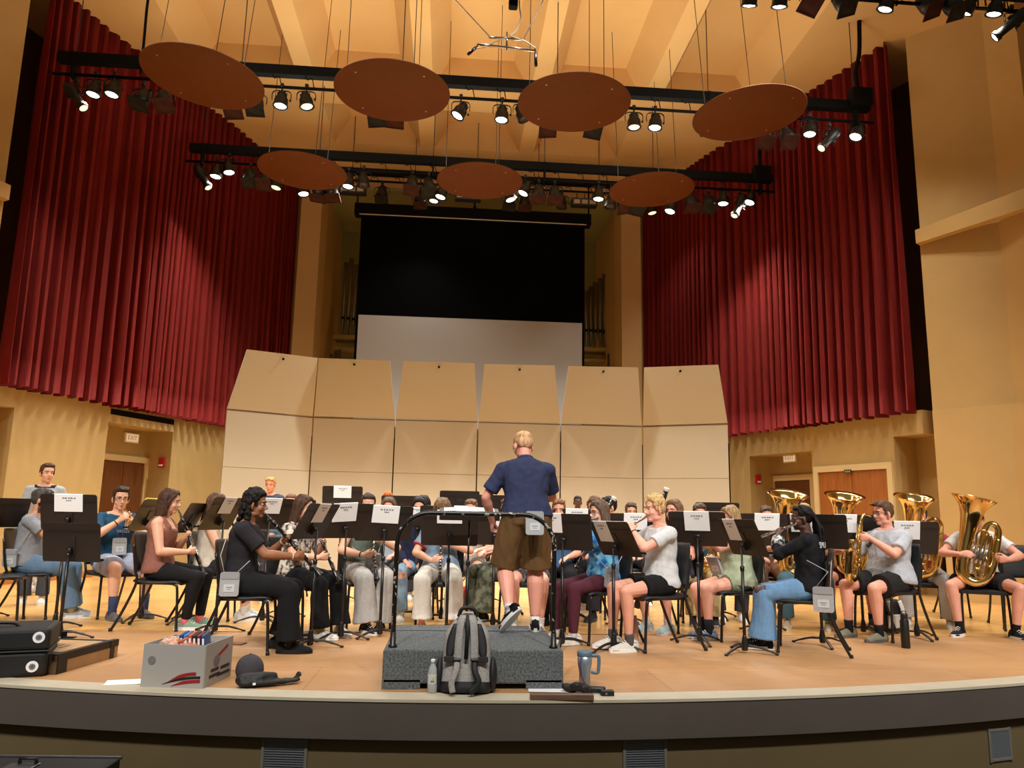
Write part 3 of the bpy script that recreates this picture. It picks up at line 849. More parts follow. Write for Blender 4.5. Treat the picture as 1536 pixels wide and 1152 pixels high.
def saxophone(label, group=None):
    """local: origin at mouthpiece tip, +Z down the body, +Y away from the player"""
    t = thing('saxophone', label, 'saxophone', group=group)
    bm = newbm(); tube(bm, [(0,-.0,.0),(0,.03,-.012),(0,.085,-.03)], [.005,.009,.012], seg=12); obj('mouthpiece', bm, EBON, t)
    bm = newbm(); tube(bm, bez([(0,.07,-.027),(0,.12,-.045),(0,.175,-.035),(0,.20,.01),(0,.20,.04)], 6), [.009+.006*i/24 for i in range(25)], seg=14); obj('neck', bm, BRASS, t)
    bm = newbm(); n = 20
    tube(bm, [V(0,.20,.03+.50*i/n) for i in range(n+1)] + bez([(0,.203,.55),(0,.222,.60),(0,.262,.618),(0,.30,.60),(0,.318,.55)], 5)[1:], [.015+.017*i/n for i in range(n+1)] + [.033+.006*i/20 for i in range(20)], seg=18); obj('body', bm, BRASS, t)
    bm = newbm(); pts = bez([(0,.318,.56),(0,.325,.46),(0,.332,.36),(0,.345,.30),(0,.365,.265)], 5)
    tube(bm, pts, [.039+.006*i/20+(.035*(max(0,i-11)/9)**2) for i in range(len(pts))], seg=24, caps=False)
    tube(bm, pts[::-1][:16], [(.039+.006*(20-i)/20+(.035*(max(0,9-i)/9)**2))-.003 for i in range(16)], seg=24, caps=False)
    lathe(bm, [(.036,0),(.01,.001)], 20, axis_matrix(pts[8], pts[9]-pts[8], X)); obj('bell', bm, BRASS, t)
    bm = newbm()
    for i in range(9): lathe(bm, [(.012+.0008*i,0),(.012+.0008*i,.006),(.004,.010)], 14, T((.006,.20+.018+.0009*i*1.6,.08+.052*i), (R(-90),0,0)))
    for i in range(4): lathe(bm, [(.02,0),(.02,.008),(.006,.013)], 16, T((.036+.001*i,.215+.03*(i>1),.42-.09*(i>1)*(i-1)+.05*(i<=1)*i), (0,R(90),0)))
    for i in range(3): lathe(bm, [(.024,0),(.024,.010),(.006,.014)], 16, T((-.042,.325,.36+.075*i), (0,R(-90),0)))
    for dx, y0 in ((.020,.205),(-.020,.205),(.012,.232),(-.012,.232)): tube(bm, [(dx,y0,.06),(dx*1.4,y0+.012,.54)], .003, seg=6)
    obj('keywork', bm, BRASSD, t)
    return t
def tuba(label, group=None, bell_r=.215, mirror=True):
    """local: origin at the bottom of the outer bow, +Z up the bell, front (away from the player) = +Y"""
    t = thing('tuba', label, 'tuba', group=group)
    bm = newbm()
    prof = [(.058,.30),(.066,.42),(.076,.54),(.088,.64),(.104,.73),(.125,.80),(.155,.855),(.19,.89),(bell_r,.91)]
    lathe(bm, prof + [(bell_r+.004,.912),(bell_r+.003,.917)] + [(r-.006, z+.006) for r, z in prof[::-1][1:]] , 36, T((-.11,0,0)), caps=False); obj('bell', bm, BRASS, t)
    bm = newbm()
    P = bez([(-.11,0,.31),(-.112,.0,.22),(-.085,.0,.10),(.02,.0,.045),(.125,0,.10),(.162,0,.22),(.17,0,.40),(.165,0,.55)], 8)
    tube(bm, P, [.058-.020*i/len(P) for i in range(len(P))], seg=20)
    P2 = bez([(.165,0,.54),(.155,.0,.64),(.10,.0,.69),(.045,0,.64),(.03,.02,.52),(.03,.03,.30),(.045,.03,.18)], 8)
    tube(bm, P2, [.037-.013*i/len(P2) for i in range(len(P2))], seg=16); obj('outer_bow', bm, BRASS, t)
    bm = newbm()
    tube(bm, bez([(.045,.03,.19),(.075,.035,.11),(.115,.035,.16),(.115,.04,.35),(.11,.04,.50),(.085,.045,.56),(.055,.045,.50),(.055,.05,.36)], 7), [.023-.008*i/49 for i in range(50)], seg=12)
    tube(bm, bez([(-.045,.06,.30),(-.05,.065,.18),(-.02,.07,.13),(.01,.07,.18),(.01,.07,.34)], 7), .012, seg=10)
    tube(bm, bez([(.0,.075,.32),(.0,.085,.22),(.03,.09,.19),(.055,.085,.22),(.055,.075,.32)], 7), .010, seg=10)
    tube(bm, bez([(-.02,.08,.42),(-.03,.08,.55),(.02,.08,.60),(.075,.07,.56),(.08,.06,.45)], 7), .010, seg=10)
    tube(bm, bez([(.07,.07,.37),(.10,.10,.30),(.13,.09,.24),(.15,.07,.30),(.14,.05,.40)], 7), .009, seg=10)
    tube(bm, bez([(-.02,.06,.40),(-.06,-.02,.52),(-.05,-.10,.60),(0,-.16,.62)], 7), [.008]*22, seg=10)
    obj('branch_tubing', bm, BRASSD, t)
    for i in range(4):
        bm = newbm(); lathe(bm, [(.014,.24),(.018,.245),(.018,.40),(.014,.405),(.004,.407),(.004,.43),(.012,.431),(.012,.436)], 14, T((-.035+.040*i,.075,0))); obj('valve', bm, SILV, t)
    bm = newbm(); lathe(bm, [(.008,0),(.010,.05),(.016,.065),(.017,.07),(.010,.066)], 14, axis_matrix(V(0,-.155,.62), V(0,-1,.1), Z)); obj('mouthpiece', bm, SILV, t)
    if mirror:
        for c in t.children:
            c.data.transform(Matrix.Diagonal((-1,1,1,1))); c.data.flip_normals()
    return t
def horn(label, group=None):
    t = thing('french_horn', label, 'french horn', group=group)
    bm = newbm()
    for r, dy, w in ((.15,0,.011),(.125,.015,.009),(.105,-.012,.009),(.08,.02,.009)):
        tube(bm, [V(r*math.cos(a), dy, r*math.sin(a)) for a in [2*math.pi*k/36 for k in range(36)]], w, seg=8, closed=True)
    obj('coil', bm, BRASS, t)
    bm = newbm(); P = bez([(-.15,0,0),(-.13,0,-.10),(-.03,-.02,-.19),(.10,-.06,-.20),(.20,-.09,-.16)], 6)
    tube(bm, P, [.012+.14*(i/24)**3.2 for i in range(25)], seg=24, caps=False); obj('bell', bm, BRASS, t)
    for i in range(3):
        bm = newbm(); lathe(bm, [(.02,-.03),(.022,.03),(.01,.035)], 14, T((-.04+.045*i,.03,.02), (R(90),0,0))); obj('valve', bm, SILV, t)
    bm = newbm(); tube(bm, bez([(-.10,0,.12),(-.18,-.03,.18),(-.24,-.05,.24)], 6), .006, seg=8); obj('leadpipe', bm, BRASS, t)
    return t
def bassoon(label, group=None):
    """local: +Z up the tube, origin near the boot"""
    t = thing('bassoon', label, 'bassoon', group=group)
    bm = newbm(); lathe(bm, [(.030,0),(.034,.01),(.034,.42),(.028,.43),(.0215,.44),(.021,.80),(.019,1.02),(.021,1.03),(.021,1.05),(.021,1.06),(.026,1.28)], 18); tube(bm, [(.034,0,.43),(.034,0,.95)], .013, seg=12); obj('body', bm, EBON, t)
    bm = newbm(); lathe(bm, [(.024,1.275),(.032,1.28),(.034,1.31),(.032,1.320),(.014,1.316)], 18); obj('bell_ring', bm, mat('ivory_ring', (225,220,212), .4), t)
    bm = newbm()
    for z in (.1,.25,.42,.8,1.03): lathe(bm, [(.036 if z < .5 else .0235,z-.006),(.036 if z < .5 else .0235,z+.006)], 16)
    tube(bm, [(0,.03,.46),(0,.026,1.0)], .003, seg=6)
    for i in range(8): lathe(bm, [(.010,0),(.010,.005)], 10, T((.0,.03,.12+.085*i), (R(-90),0,0)))
    tube(bm, bez([(.034,0,.95),(.036,-.03,1.0),(.04,-.12,.99),(.05,-.22,.92)], 5), .004, seg=6)
    obj('keywork', bm, SILV, t)
    return t
# ---- hands on the instruments
def hold(axis_p, a, side, d, n, off=.03, back=.105):
    d = d.normalized(); n = perp(n, d); return (axis_p - d*back - n*off, d, n)
def clar_arms(a, q=(.44,.27), curl=(28,32,22)):
    def f(J):
        m = J['mouth']; out = []
        for sd, u in ((1, q[0]), (-1, q[1])):
            d = V(-sd*.72,.52,.12).normalized(); n = perp(V(-sd*.5,-.75,0), d)
            W, d, n = hold(m+a*u, a, sd, d, n, .026, .095); out.append((W, d, n, curl))
        return out
    return f
def flute_arms(a, fw, qs=(.38,.17)):
    def f(J):
        m = J['mouth']; up = Z; o = perp(fw, a)
        dR = (up*.75 + o*.55 - a*.2); nR = (o*.6 - up*.6)
        WR = hold(m+a*qs[0], a, 1, dR, nR, .024, .085)
        dL = (up*.75 - o*.45 + a*.45); nL = (-o*.8 - up*.5)
        WL = hold(m+a*qs[1], a, -1, dL, nL, .024, .085)
        return [WR+((30,34,24),), WL+((40,42,30),)]
    return f
def place(inst, person_o, p, a, up):
    """set an instrument by the player's own frame"""
    M = Matrix.LocRotScale(person_o.location, person_o.rotation_euler, None)
    inst.matrix_world = M @ axis_matrix(p, a, up)
    return inst
POUCH = mat('grey_pouch', (172,174,176), .55, noise_=.08, scale=60); POUCHW = mat('clear_window', (205,208,212), .3); CORD = mat('pale_cord', (190,188,186), .7)
CORDP = mat('purple_cord', (96,70,140), .7)
def pouch(label, M, strap=None, s=1.0, cord=None, dark=False):
    t = thing('badge_pouch', label, 'pouch', group=None)
    bm = newbm()
    prism(bm, rrect(.15, .19, .02), -.012, .012, Matrix.Rotation(R(90), 4, 'X'))
    b = obj('pocket', bm, POUCH, t); smooth_all(b, 30)
    bm = newbm(); prism(bm, rrect(.145, .055, .015, 4, 0, .068), .0125, .0165, Matrix.Rotation(R(90), 4, 'X')); obj('flap', bm, mat('grey_pouch_flap', (154,156,159), .55), t)
    bm = newbm(); prism(bm, rrect(.085, .06, .006, 3, 0, -.03), .0125, .0145, Matrix.Rotation(R(90), 4, 'X')); w = obj('card_window', bm, POUCHW, t)
    bm = newbm(); box(bm, (.045,.0006,.006), (0,-.0149,-.025)); box(bm, (.03,.0006,.004), (0,-.0149,-.04)); obj('printed_lines', bm, PRINT, w)
    t.matrix_world = M @ Matrix.Scale(s, 4)
    if strap:
        bm = newbm()
        Mi = t.matrix_world.inverted()
        for ln in strap: tube(bm, [Mi @ V(*p) for p in ln], .0035/s, seg=6)
        obj('strap', bm, cord or CORD, t)
    return t
# ------------------------------------------------------------------ the hall
X0 = .4
OCHRE = mat('ochre_paint', (204,168,106), .75, noise_=.03, scale=3)
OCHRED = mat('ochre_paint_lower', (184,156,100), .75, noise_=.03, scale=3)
CEIL = mat('ceiling_paint', (218,178,116), .8, noise_=.02, scale=2)
NICHE = mat('niche_paint', (158,154,98), .8)
VELVET = mat('red_velvet', (148,28,22), .85, noise_=.12, scale=40, stretch=(1,1,.15))
VELVET.node_tree.nodes['Principled BSDF'].inputs['Sheen Weight'].default_value = .2
VELVET.node_tree.nodes['Principled BSDF'].inputs['Sheen Tint'].default_value = (*lin((255,96,64)), 1)
SHELLM = mat('shell_cream', (200,192,170), .55)
DOORM = mat('dark_stained_door', (104,62,28), .4, noise_=.18, scale=4, stretch=(6,6,.6))
DOORM2 = mat('veneer_door', (158,94,38), .38, noise_=.16, scale=4, stretch=(6,6,.6))
TRIM = mat('cream_trim', (214,190,138), .6)
BLACK = mat('matte_black', (9,9,9), .8, spec=.15); CABLE = mat('dark_cable', (36,30,26), .6)

def wood_floor(name, c1, c2, c3, rough, bw, bh, rot=0, gap=.004):
    m = bpy.data.materials.new(name); m.use_nodes = True; nt = m.node_tree; b = nt.nodes['Principled BSDF']
    tc = nt.nodes.new('ShaderNodeTexCoord'); mp = nt.nodes.new('ShaderNodeMapping'); mp.inputs['Rotation'].default_value = (0,0,rot)
    nt.links.new(tc.outputs['Object'], mp.inputs['Vector'])
    br = nt.nodes.new('ShaderNodeTexBrick'); br.inputs['Color1'].default_value = (*lin(c1),1); br.inputs['Color2'].default_value = (*lin(c2),1); br.inputs['Mortar'].default_value = (*lin(c3),1)
    br.inputs['Scale'].default_value = 1; br.inputs['Brick Width'].default_value = bw; br.inputs['Row Height'].default_value = bh; br.inputs['Mortar Size'].default_value = gap; br.offset = .37
    nt.links.new(mp.outputs['Vector'], br.inputs['Vector'])
    mp2 = nt.nodes.new('ShaderNodeMapping'); mp2.inputs['Scale'].default_value = (1.2, 22, 1); mp2.inputs['Rotation'].default_value = (0,0,rot)
    nt.links.new(tc.outputs['Object'], mp2.inputs['Vector'])
    n = nt.nodes.new('ShaderNodeTexNoise'); n.inputs['Scale'].default_value = 3; n.inputs['Detail'].default_value = 5
    nt.links.new(mp2.outputs['Vector'], n.inputs['Vector'])
    n2 = nt.nodes.new('ShaderNodeTexNoise'); n2.inputs['Scale'].default_value = .9; n2.inputs['Detail'].default_value = 3
    nt.links.new(tc.outputs['Object'], n2.inputs['Vector'])
    ad = nt.nodes.new('ShaderNodeMath'); ad.operation = 'ADD'; nt.links.new(n.outputs['Fac'], ad.inputs[0]); nt.links.new(n2.outputs['Fac'], ad.inputs[1])
    r = nt.nodes.new('ShaderNodeMapRange'); r.inputs['From Min'].default_value = .7; r.inputs['From Max'].default_value = 1.3; r.inputs['To Min'].default_value = .80; r.inputs['To Max'].default_value = 1.14
    nt.links.new(ad.outputs[0], r.inputs['Value'])
    mx = nt.nodes.new('ShaderNodeVectorMath'); mx.operation = 'SCALE'; nt.links.new(br.outputs['Color'], mx.inputs[0]); nt.links.new(r.outputs['Result'], mx.inputs['Scale'])
    nt.links.new(mx.outputs['Vector'], b.inputs['Base Color']); b.inputs['Roughness'].default_value = rough
    rr = nt.nodes.new('ShaderNodeMapRange'); rr.inputs['To Min'].default_value = rough-.06; rr.inputs['To Max'].default_value = rough+.12
    nt.links.new(n2.outputs['Fac'], rr.inputs['Value']); nt.links.new(rr.outputs['Result'], b.inputs['Roughness'])
    return m
def arc_y(x, d=0.0): return 5.03 + d + .0395*(x-.5)**2
XS = [-10 + 20.8*i/80 for i in range(81)]
SEAM = 7.85
bm = newbm(); prism(bm, [(x, arc_y(x, .2)) for x in XS] + [(10.8, SEAM), (-10, SEAM)] if False else [(x, min(arc_y(x, .2), SEAM-.02)) for x in XS] + [(10.8, SEAM), (-10, SEAM)], -.08, 0.0)
struct('floor_apron', bm, wood_floor('apron_boards', (194,148,102), (188,142,96), (160,116,76), .42, 2.44, 1.22, 0, .004))
bm = newbm(); box(bm, (20.8, 14.5, .08), (.4, SEAM+7.25, -.04))
struct('floor_stage', bm, wood_floor('maple_boards', (220,172,106), (211,161,94), (182,132,74), .24, 2.2, .057, 0, .0012))
bm = newbm(); box(bm, (20.8,.03,.006), (.4, SEAM, .002)); struct('trim_1', bm, mat('seam_strip', (190,134,80), .5))
# nosing and front of the stage
NOSE = mat('cream_nosing', (198,190,168), .5, noise_=.05, scale=6)
bm = newbm(); prism(bm, [(x, arc_y(x)) for x in XS] + [(x, arc_y(x, .2)) for x in XS[::-1]], -.014, .004); struct('trim_2', bm, NOSE)
bm = newbm(); prism(bm, [(x, arc_y(x, .006)) for x in XS] + [(x, arc_y(x, .2)) for x in XS[::-1]], -.235, -.014); struct('trim_3', bm, mat('dark_taupe_paint', (88,80,74), .6, noise_=.04, scale=4))
bm = newbm(); prism(bm, [(x, arc_y(x, .07)) for x in XS] + [(x, arc_y(x, .3)) for x in XS[::-1]], -1.1, -.235); struct('wall_stage_front', bm, mat('olive_brown_paint', (104,90,60), .7, noise_=.04, scale=3))
bm = newbm(); box(bm, (24, 9, .1), (.4, 1.6, -1.1)); struct('floor_hall', bm, mat('dark_carpet', (46,40,38), .95, noise_=.2, scale=120))
GRM = mat('grey_grille', (108,114,120), .6); GRF = mat('grille_frame', (112,110,100), .55)
for i, (px, lab) in enumerate([(428, 'grey vent grille in the stage front, left of centre'), (967, 'grey vent grille in the stage front below the tumbler'), (1508, 'grey vent grille in the stage front at the far right')]):
    p = ony(px, 1107, 5.18); p = ony(px, 1107, arc_y(p.x, .07)); t = thing('vent_grille', lab, 'vent', (p.x, arc_y(p.x, .07)-.004, p.z-.19 if i < 2 else p.z-.06), math.atan(.079*(p.x-.5)), 'vent grilles in the stage front')
    w, h = (.27, .36) if i < 2 else (.20, .20)
    bm = newbm()
    for sx in (1,-1): box(bm, (.02,.015,h+.03), (sx*w/2,0,0), bev=.003); box(bm, (w,.015,.02), (0,0,sx*h/2), bev=.003)
    obj('frame', bm, GRF, t)
    bm = newbm(); box(bm, (w,.004,h), (0,.005,0))
    for k in range(24): box(bm, (w-.02,.006,.004), (0,-.001,-h/2+.012+k*(h-.02)/24))
    obj('louvre_panel', bm, GRM, t)

# side walls (mirrored about X0); the curtain hangs just in front of them
def side_pt(side, u, out=0.0):
    """point on a side wall: u metres from its front end, out = away from the stage"""
    L = V(-6.68, 11.82, 0); d = V(1.86, 4.88, 0).normalized(); n = V(-d.y, d.x, 0)
    p = L + d*u + n*out
    return p if side < 0 else V(2*X0-p.x, p.y, 0)
def on_side(side, x, y, out=0.0):
    a, b = side_pt(side, 0, out), side_pt(side, 1, out); p = onv(x, y, a, b); d = (b-a)
    return (V(p.x, p.y, 0)-a).dot(d), p.z
def wall_box(bm, side, u0, u1, o0, o1, z0, z1):
    prism(bm, [side_pt(side, u0, o0)[:2], side_pt(side, u1, o0)[:2], side_pt(side, u1, o1)[:2], side_pt(side, u0, o1)[:2]] , z0, z1)
WO = .14    # wall face behind the curtain
ZW = 2.98
REC = .55
recs = {-1: [], 1: []}
def rec_from_px(side, xa, xb, ytop):
    ua = on_side(side, xa, ytop, WO)[0]; ub, z = on_side(side, xb, ytop, WO)
    return (min(ua, ub), max(ua, ub), z)
r = rec_from_px(-1, 161, 260, 648); recs[-1].append(r)
recs[-1].append((-.04, on_side(-1, 22, 611, WO)[0], on_side(-1, 20, 611, WO)[1]))
r = rec_from_px(1, 1124, 1217, 676); recs[1].append(r)
recs[1].append((-.04, on_side(1, 1340, 655, WO)[0], on_side(1, 1340, 655, WO)[1]))
print('RECS', recs)
for side, nm in ((-1,'left'),(1,'right')):
    bm = newbm()
    rs = sorted(recs[side]); u = -.04; END = 9.5
    for (a, b, z) in rs:
        if a > u: wall_box(bm, side, u, a, WO, WO+1.2, 0, ZW)
        wall_box(bm, side, a, b, WO, WO+1.2, z, ZW)
        wall_box(bm, side, a, b, WO+REC, WO+1.2, 0, z)
        u = b
    wall_box(bm, side, u, END, WO, WO+1.2, 0, ZW)
    struct('wall_%s' % nm, bm, OCHRED)
    bm = newbm(); wall_box(bm, side, -.3, END, WO+1.2, WO+1.4, 0, 10.2); struct('wall_%s_upper' % nm, bm, mat('shaded_ochre', (96,74,40), .85))  # ochre darkened so the colour carries the shade behind the curtains
    bm = newbm()
    u = -.04
    for (a, b, z) in rs:
        if a > u: wall_box(bm, side, u, a, WO-.012, WO, 0, .11)
        u = b
    wall_box(bm, side, u, END, WO-.012, WO, 0, .11); struct('baseboard_%s' % nm, bm, mat('oak_baseboard', (172,112,56), .4, noise_=.15, scale=6, stretch=(1,1,8)))
# proscenium piers nearer than the curtains: lower box, middle and upper fins with ledges
for side, nm in ((-1,'left'),(1,'right')):
    def mx(p): return p if side > 0 else (2*X0-p[0], p[1])
    def q(*pts): return [mx(p) for p in pts]
    bm = newbm()
    prism(bm, q((7.62,11.55),(7.90,11.97),(9.6,11.97),(9.6,8.0),(8.98,8.0),(8.29,10.7)), 0, 2.93)
    prism(bm, q((7.66,11.6),(7.95,11.97),(9.8,11.97),(9.8,8.0),(9.13,8.0),(8.42,10.76)), 2.93, 5.85)
    prism(bm, q((7.68,11.6),(7.95,11.97),(10,11.97),(10,10.3),(8.67,10.3),(8.50,10.80)), 5.85, 11.5)
    struct('wall_%s_pier' % nm, bm, OCHRE)
    # sloping ledge between the middle and the upper part
    bm = newbm()
    a, b, c, d = V(7.66,11.6,5.70), V(7.66,11.6,5.93), V(9.2,9.0,6.22), V(9.2,9.0,5.85)
    o = V(-.12,-.08,0)
    lo = [a, b, c, d]; hi = [p+o for p in lo]
    L1 = [bm.verts.new(mx(p[:2])+(p.z,)) for p in lo]; L2 = [bm.verts.new(mx(p[:2])+(p.z,)) for p in hi]
    bm.faces.new(L1); bm.faces.new(L2[::-1])
    for k in range(4): bm.faces.new((L1[k], L1[(k+1)%4], L2[(k+1)%4], L2[k]))
    struct('trim_4' if side < 0 else 'trim_5', bm, OCHRE)
    bm = newbm(); prism(bm, q((7.90,11.94),(7.885,11.93),(8.27,10.68),(8.29,10.7)), 0, .12); struct('baseboard_%s_pier' % nm, bm, MATS['oak_baseboard'])
# side walls of the hall, towards the audience
for side, nm in ((-1,'left'),(1,'right')):
    bm = newbm(); box(bm, (.3, 20, 13.6), (X0+side*10.9, .3, 5.7)); struct('wall_hall_%s' % nm, bm, OCHRE)
# back wall, niche, pillars
bm = newbm()
box(bm, (14, .2, 10), (X0, 21.6, 5)); struct('wall_back', bm, NICHE)
bm = newbm(); box(bm, (7.6,3.2,.3), (X0, 20.1, 9.35)); struct('ceiling_niche', bm, NICHE)
for side, nm in ((-1,'left'),(1,'right')):
    bm = newbm()
    prism(bm, [(X0+side*p, y) for p, y in ((3.78,18.45),(4.28,18.45),(4.44,18.75),(4.9,19.4),(4.9,21.5),(3.70,21.5),(3.70,18.9))], 0, 9.3)
    struct('pillar_%s' % nm, bm, mat('pillar_paint', (212,176,116), .7))
# ceiling: a flat sheet with two rows of coffers, each with sloping sides
ZC = 9.5; CD = .66
def holes():
    out = []
    for k in range(-2, 3):
        c = X0 + 2.28*k; out.append((c-.97, c+.97, 9.6, 14.08))
        if abs(k) < 2: out.append((c-.97, c+.97, 14.95, 16.65))
    return out
HO = holes()
bm = newbm()
xs = sorted(set([-10.5, 11.5] + [h[0] for h in HO] + [h[1] for h in HO])); ys = [8.4, 9.6, 14.08, 14.95, 16.65, 18.7]
for x0, x1 in zip(xs, xs[1:]):
    for y0, y1 in zip(ys, ys[1:]):
        if any(abs(x0-h[0]) < .01 and abs(x1-h[1]) < .01 and abs(y0-h[2]) < .01 and abs(y1-h[3]) < .01 for h in HO): continue
        bm.faces.new([bm.verts.new(p) for p in ((x0,y0,ZC),(x0,y1,ZC),(x1,y1,ZC),(x1,y0,ZC))])
for x0, x1, y0, y1 in HO:
    a = [bm.verts.new(p) for p in ((x0,y0,ZC),(x1,y0,ZC),(x1,y1,ZC),(x0,y1,ZC))]; e = .34
    b = [bm.verts.new(p) for p in ((x0+e,y0,ZC+CD),(x1-e,y0,ZC+CD),(x1-e,y1,ZC+CD),(x0+e,y1,ZC+CD))]
    bm.faces.new(b)
    for k in range(4): bm.faces.new((a[k], a[(k+1)%4], b[(k+1)%4], b[k]))
bmesh.ops.remove_doubles(bm, verts=bm.verts, dist=1e-4)
box(bm, (22, 10.3, .2), (.5, 13.55, ZC+CD+.15))
struct('ceiling', bm, CEIL)
def ceil_z(x, y):
    for x0, x1, y0, y1 in HO:
        if x0 < x < x1 and y0 < y < y1: return ZC + CD*min(1, min(x-x0, x1-x)/.34)
    return ZC
bm = newbm(); box(bm, (20,.12,.35), (X0, 18.5, ZC-.05)); struct('trim_6', bm, CEIL)
# curtains
def curtain(side, lab):
    bm = newbm(); rng = random.Random(5+side)
    LEN = 7.9; n = 760; zt, zb = ZC+.02, 2.93
    u = 0; ph = 0; cols = []
    ks = []
    for i in range(n+1):
        uu = -.05+LEN*i/n
        f = .20 + .05*math.sin(uu*1.7+side)
        ph += 2*math.pi*(LEN/n)/f
        am = .098*(1+.35*math.sin(uu*2.9+1))
        ks.append((uu, ph, am))
    nz = 14; grid = []
    for j in range(nz+1):
        v = j/nz; z = zt + (zb-zt)*v; row = []
        for uu, ph, am in ks:
            k = .65+.5*v
            cs = abs(math.cos(.5*ph + .2*math.sin(2.3*v+uu))); w = -am*k*1.15*(2*cs**.62-1.0 + .16*math.sin(1.5*ph+uu*3))
            du = .018*math.sin(ph*2)*k
            p = side_pt(side, uu+du + .10*(v-.5)*math.sin(uu*1.3)*.3, w-.02)
            zz = z + (.018*math.sin(ph+.8)+.02*noise.noise((uu*2.2, side, 0)) if j == nz else 0)
            row.append(bm.verts.new((p.x, p.y, zz)))
        grid.append(row)
    for a, b in zip(grid, grid[1:]):
        for i in range(n):
            f = bm.faces.new((a[i], a[i+1], b[i+1], b[i])); f.smooth = True
    bmesh.ops.solidify(bm, geom=bm.faces[:], thickness=.012)
    o = obj('stage_curtain', bm, VELVET); tag(o, lab, 'curtain', 'red side curtains'); return o
curtain(-1, 'red velvet side curtain hanging over the wall behind the trumpet player')
curtain(1, 'red velvet side curtain hanging above the double doors and tubas')
# doors
def door_unit(n, side, pxs, ytop, out, m1, leaves, label=None, frame_w=.10, sides=(1,1)):
    ua, z = on_side(side, pxs[0], ytop, out); ub, _ = on_side(side, pxs[1], ytop, out)
    u0, u1 = min(ua, ub), max(ua, ub)
    e = thing('door_%d' % n, None, None); e['kind'] = 'structure'
    bm = newbm()
    wall_box(bm, side, u0, u1, out-.05, out+.0, z, z+.11)
    if sides[0]: wall_box(bm, side, u0-.10, u0, out-.05, out, 0, z+.11)
    if sides[1]: wall_box(bm, side, u1, u1+.10, out-.05, out, 0, z+.11)
    obj('door_frame', bm, TRIM, e)
    for k in range(leaves):
        a = u0+(u1-u0)*k/leaves+.006; b = u0+(u1-u0)*(k+1)/leaves-.006
        bm = newbm(); wall_box(bm, side, a, b, out-.022, out+.0, .01, z-.01); d = obj('door_leaf', bm, m1, e)
        bm = newbm(); ue = (b-.09) if k == 0 and leaves > 1 else a+.09
        p = side_pt(side, ue, out-.05); lathe(bm, [(.012,-.05),(.012,.02),(.03,.03),(.03,.05)], 12, T(p+V(0,0,1.0))); obj('door_handle', bm, STEEL, d)
    return u0, u1, z
door_unit(1, -1, (152,216), 689, WO+REC, DOORM, 2)
door_unit(2, 1, (1163,1217), 722, WO+REC, DOORM, 1, sides=(1,0))
u0, u1, zd = door_unit(3, 1, (1229,1333), 709, WO, DOORM2, 2)
def on_wall(name, lab, cat, side, px, py, out, build, group=None):
    u, z = on_side(side, px, py, out); p = side_pt(side, u, out); a, b = side_pt(side, u), side_pt(side, u+1); d = (b-a)
    rz = math.atan2(d.y, d.x) + (math.pi if side > 0 else 0)
    t = thing(name, lab, cat, (p.x, p.y, z), rz + (0 if side < 0 else 0), group)
    build(t); return t
def exit_sign(t):
    bm = newbm(); box(bm, (.36,.05,.19), (0,-.03,0), bev=.008); obj('housing', bm, mat('sign_white', (232,226,206), .5), t)
    bm = newbm(); box(bm, (.30,.006,.14), (0,-.057,0)); f = obj('face', bm, mat('sign_face', (240,232,214), .5, emit=(255,236,200), estr=.35), t)
    text_bm('EXIT', .115, mat('sign_letters', (196,120,70), .5), 'lettering', f, (0,-.061,0), (R(90),0,0))
def alarm(t):
    bm = newbm(); box(bm, (.13,.05,.19), (0,-.025,0), bev=.008); obj('housing', bm, mat('alarm_red', (176,20,26), .45), t)
    bm = newbm(); box(bm, (.085,.02,.035), (0,-.055,-.055), bev=.008); obj('strobe', bm, mat('strobe_white', (235,232,225), .2), t)
on_wall('exit_sign', 'white exit sign over the dark door behind the trumpet player', 'exit sign', -1, 195, 657, WO+REC, exit_sign)
on_wall('exit_sign', 'white exit sign over the dark door behind the tubas', 'exit sign', 1, 1187, 687, WO+REC, exit_sign)
def on_reveal(name, lab, cat, side, u, px, py, build):
    a, b = side_pt(side, u, WO), side_pt(side, u, WO+REC); p = onv(px, py, a, b); d = (side_pt(side, 1)-side_pt(side, 0))   # the reveal faces back along the wall
    t = thing(name, lab, cat, p, math.atan2(d.y, d.x)-math.pi/2); build(t); return t
on_reveal('fire_alarm', 'red fire alarm on the left wall beside the dark door', 'fire alarm', -1, recs[-1][0][1], 244, 694, alarm)
on_reveal('fire_alarm', 'red fire alarm near the right end of the acoustic shell', 'fire alarm', 1, recs[1][0][1], 1136, 719, alarm)
def plate(t):
    bm = newbm(); box(bm, (.15,.012,.07), (0,-.06,0), bev=.003); o = obj('plate', bm, mat('plate_green', (62,60,34), .5), t)
    bm = newbm()
    for k in range(3): box(bm, (.025,.004,.03), (-.04+.04*k,-.067,0))
    obj('raised_marks', bm, mat('plate_mark', (170,150,90), .5), o)
on_wall('door_plate', 'small dark plate over the wooden double doors', 'sign', 1, 1275, 707.5, WO, plate)
# slots above the walls, under the curtains
for side, nm, (xa, xb, y) in ((-1,'left',(166,262,618)),):
    ua = on_side(side, xa, y, WO)[0]; ub = on_side(side, xb, y, WO)[0]
    bm = newbm(); wall_box(bm, side, min(ua,ub), max(ua,ub), WO-.012, WO+.05, 2.80, 2.90); tag(obj('air_slot', bm, BLACK), 'long dark air slot under the hem of the red curtain', 'air slot')
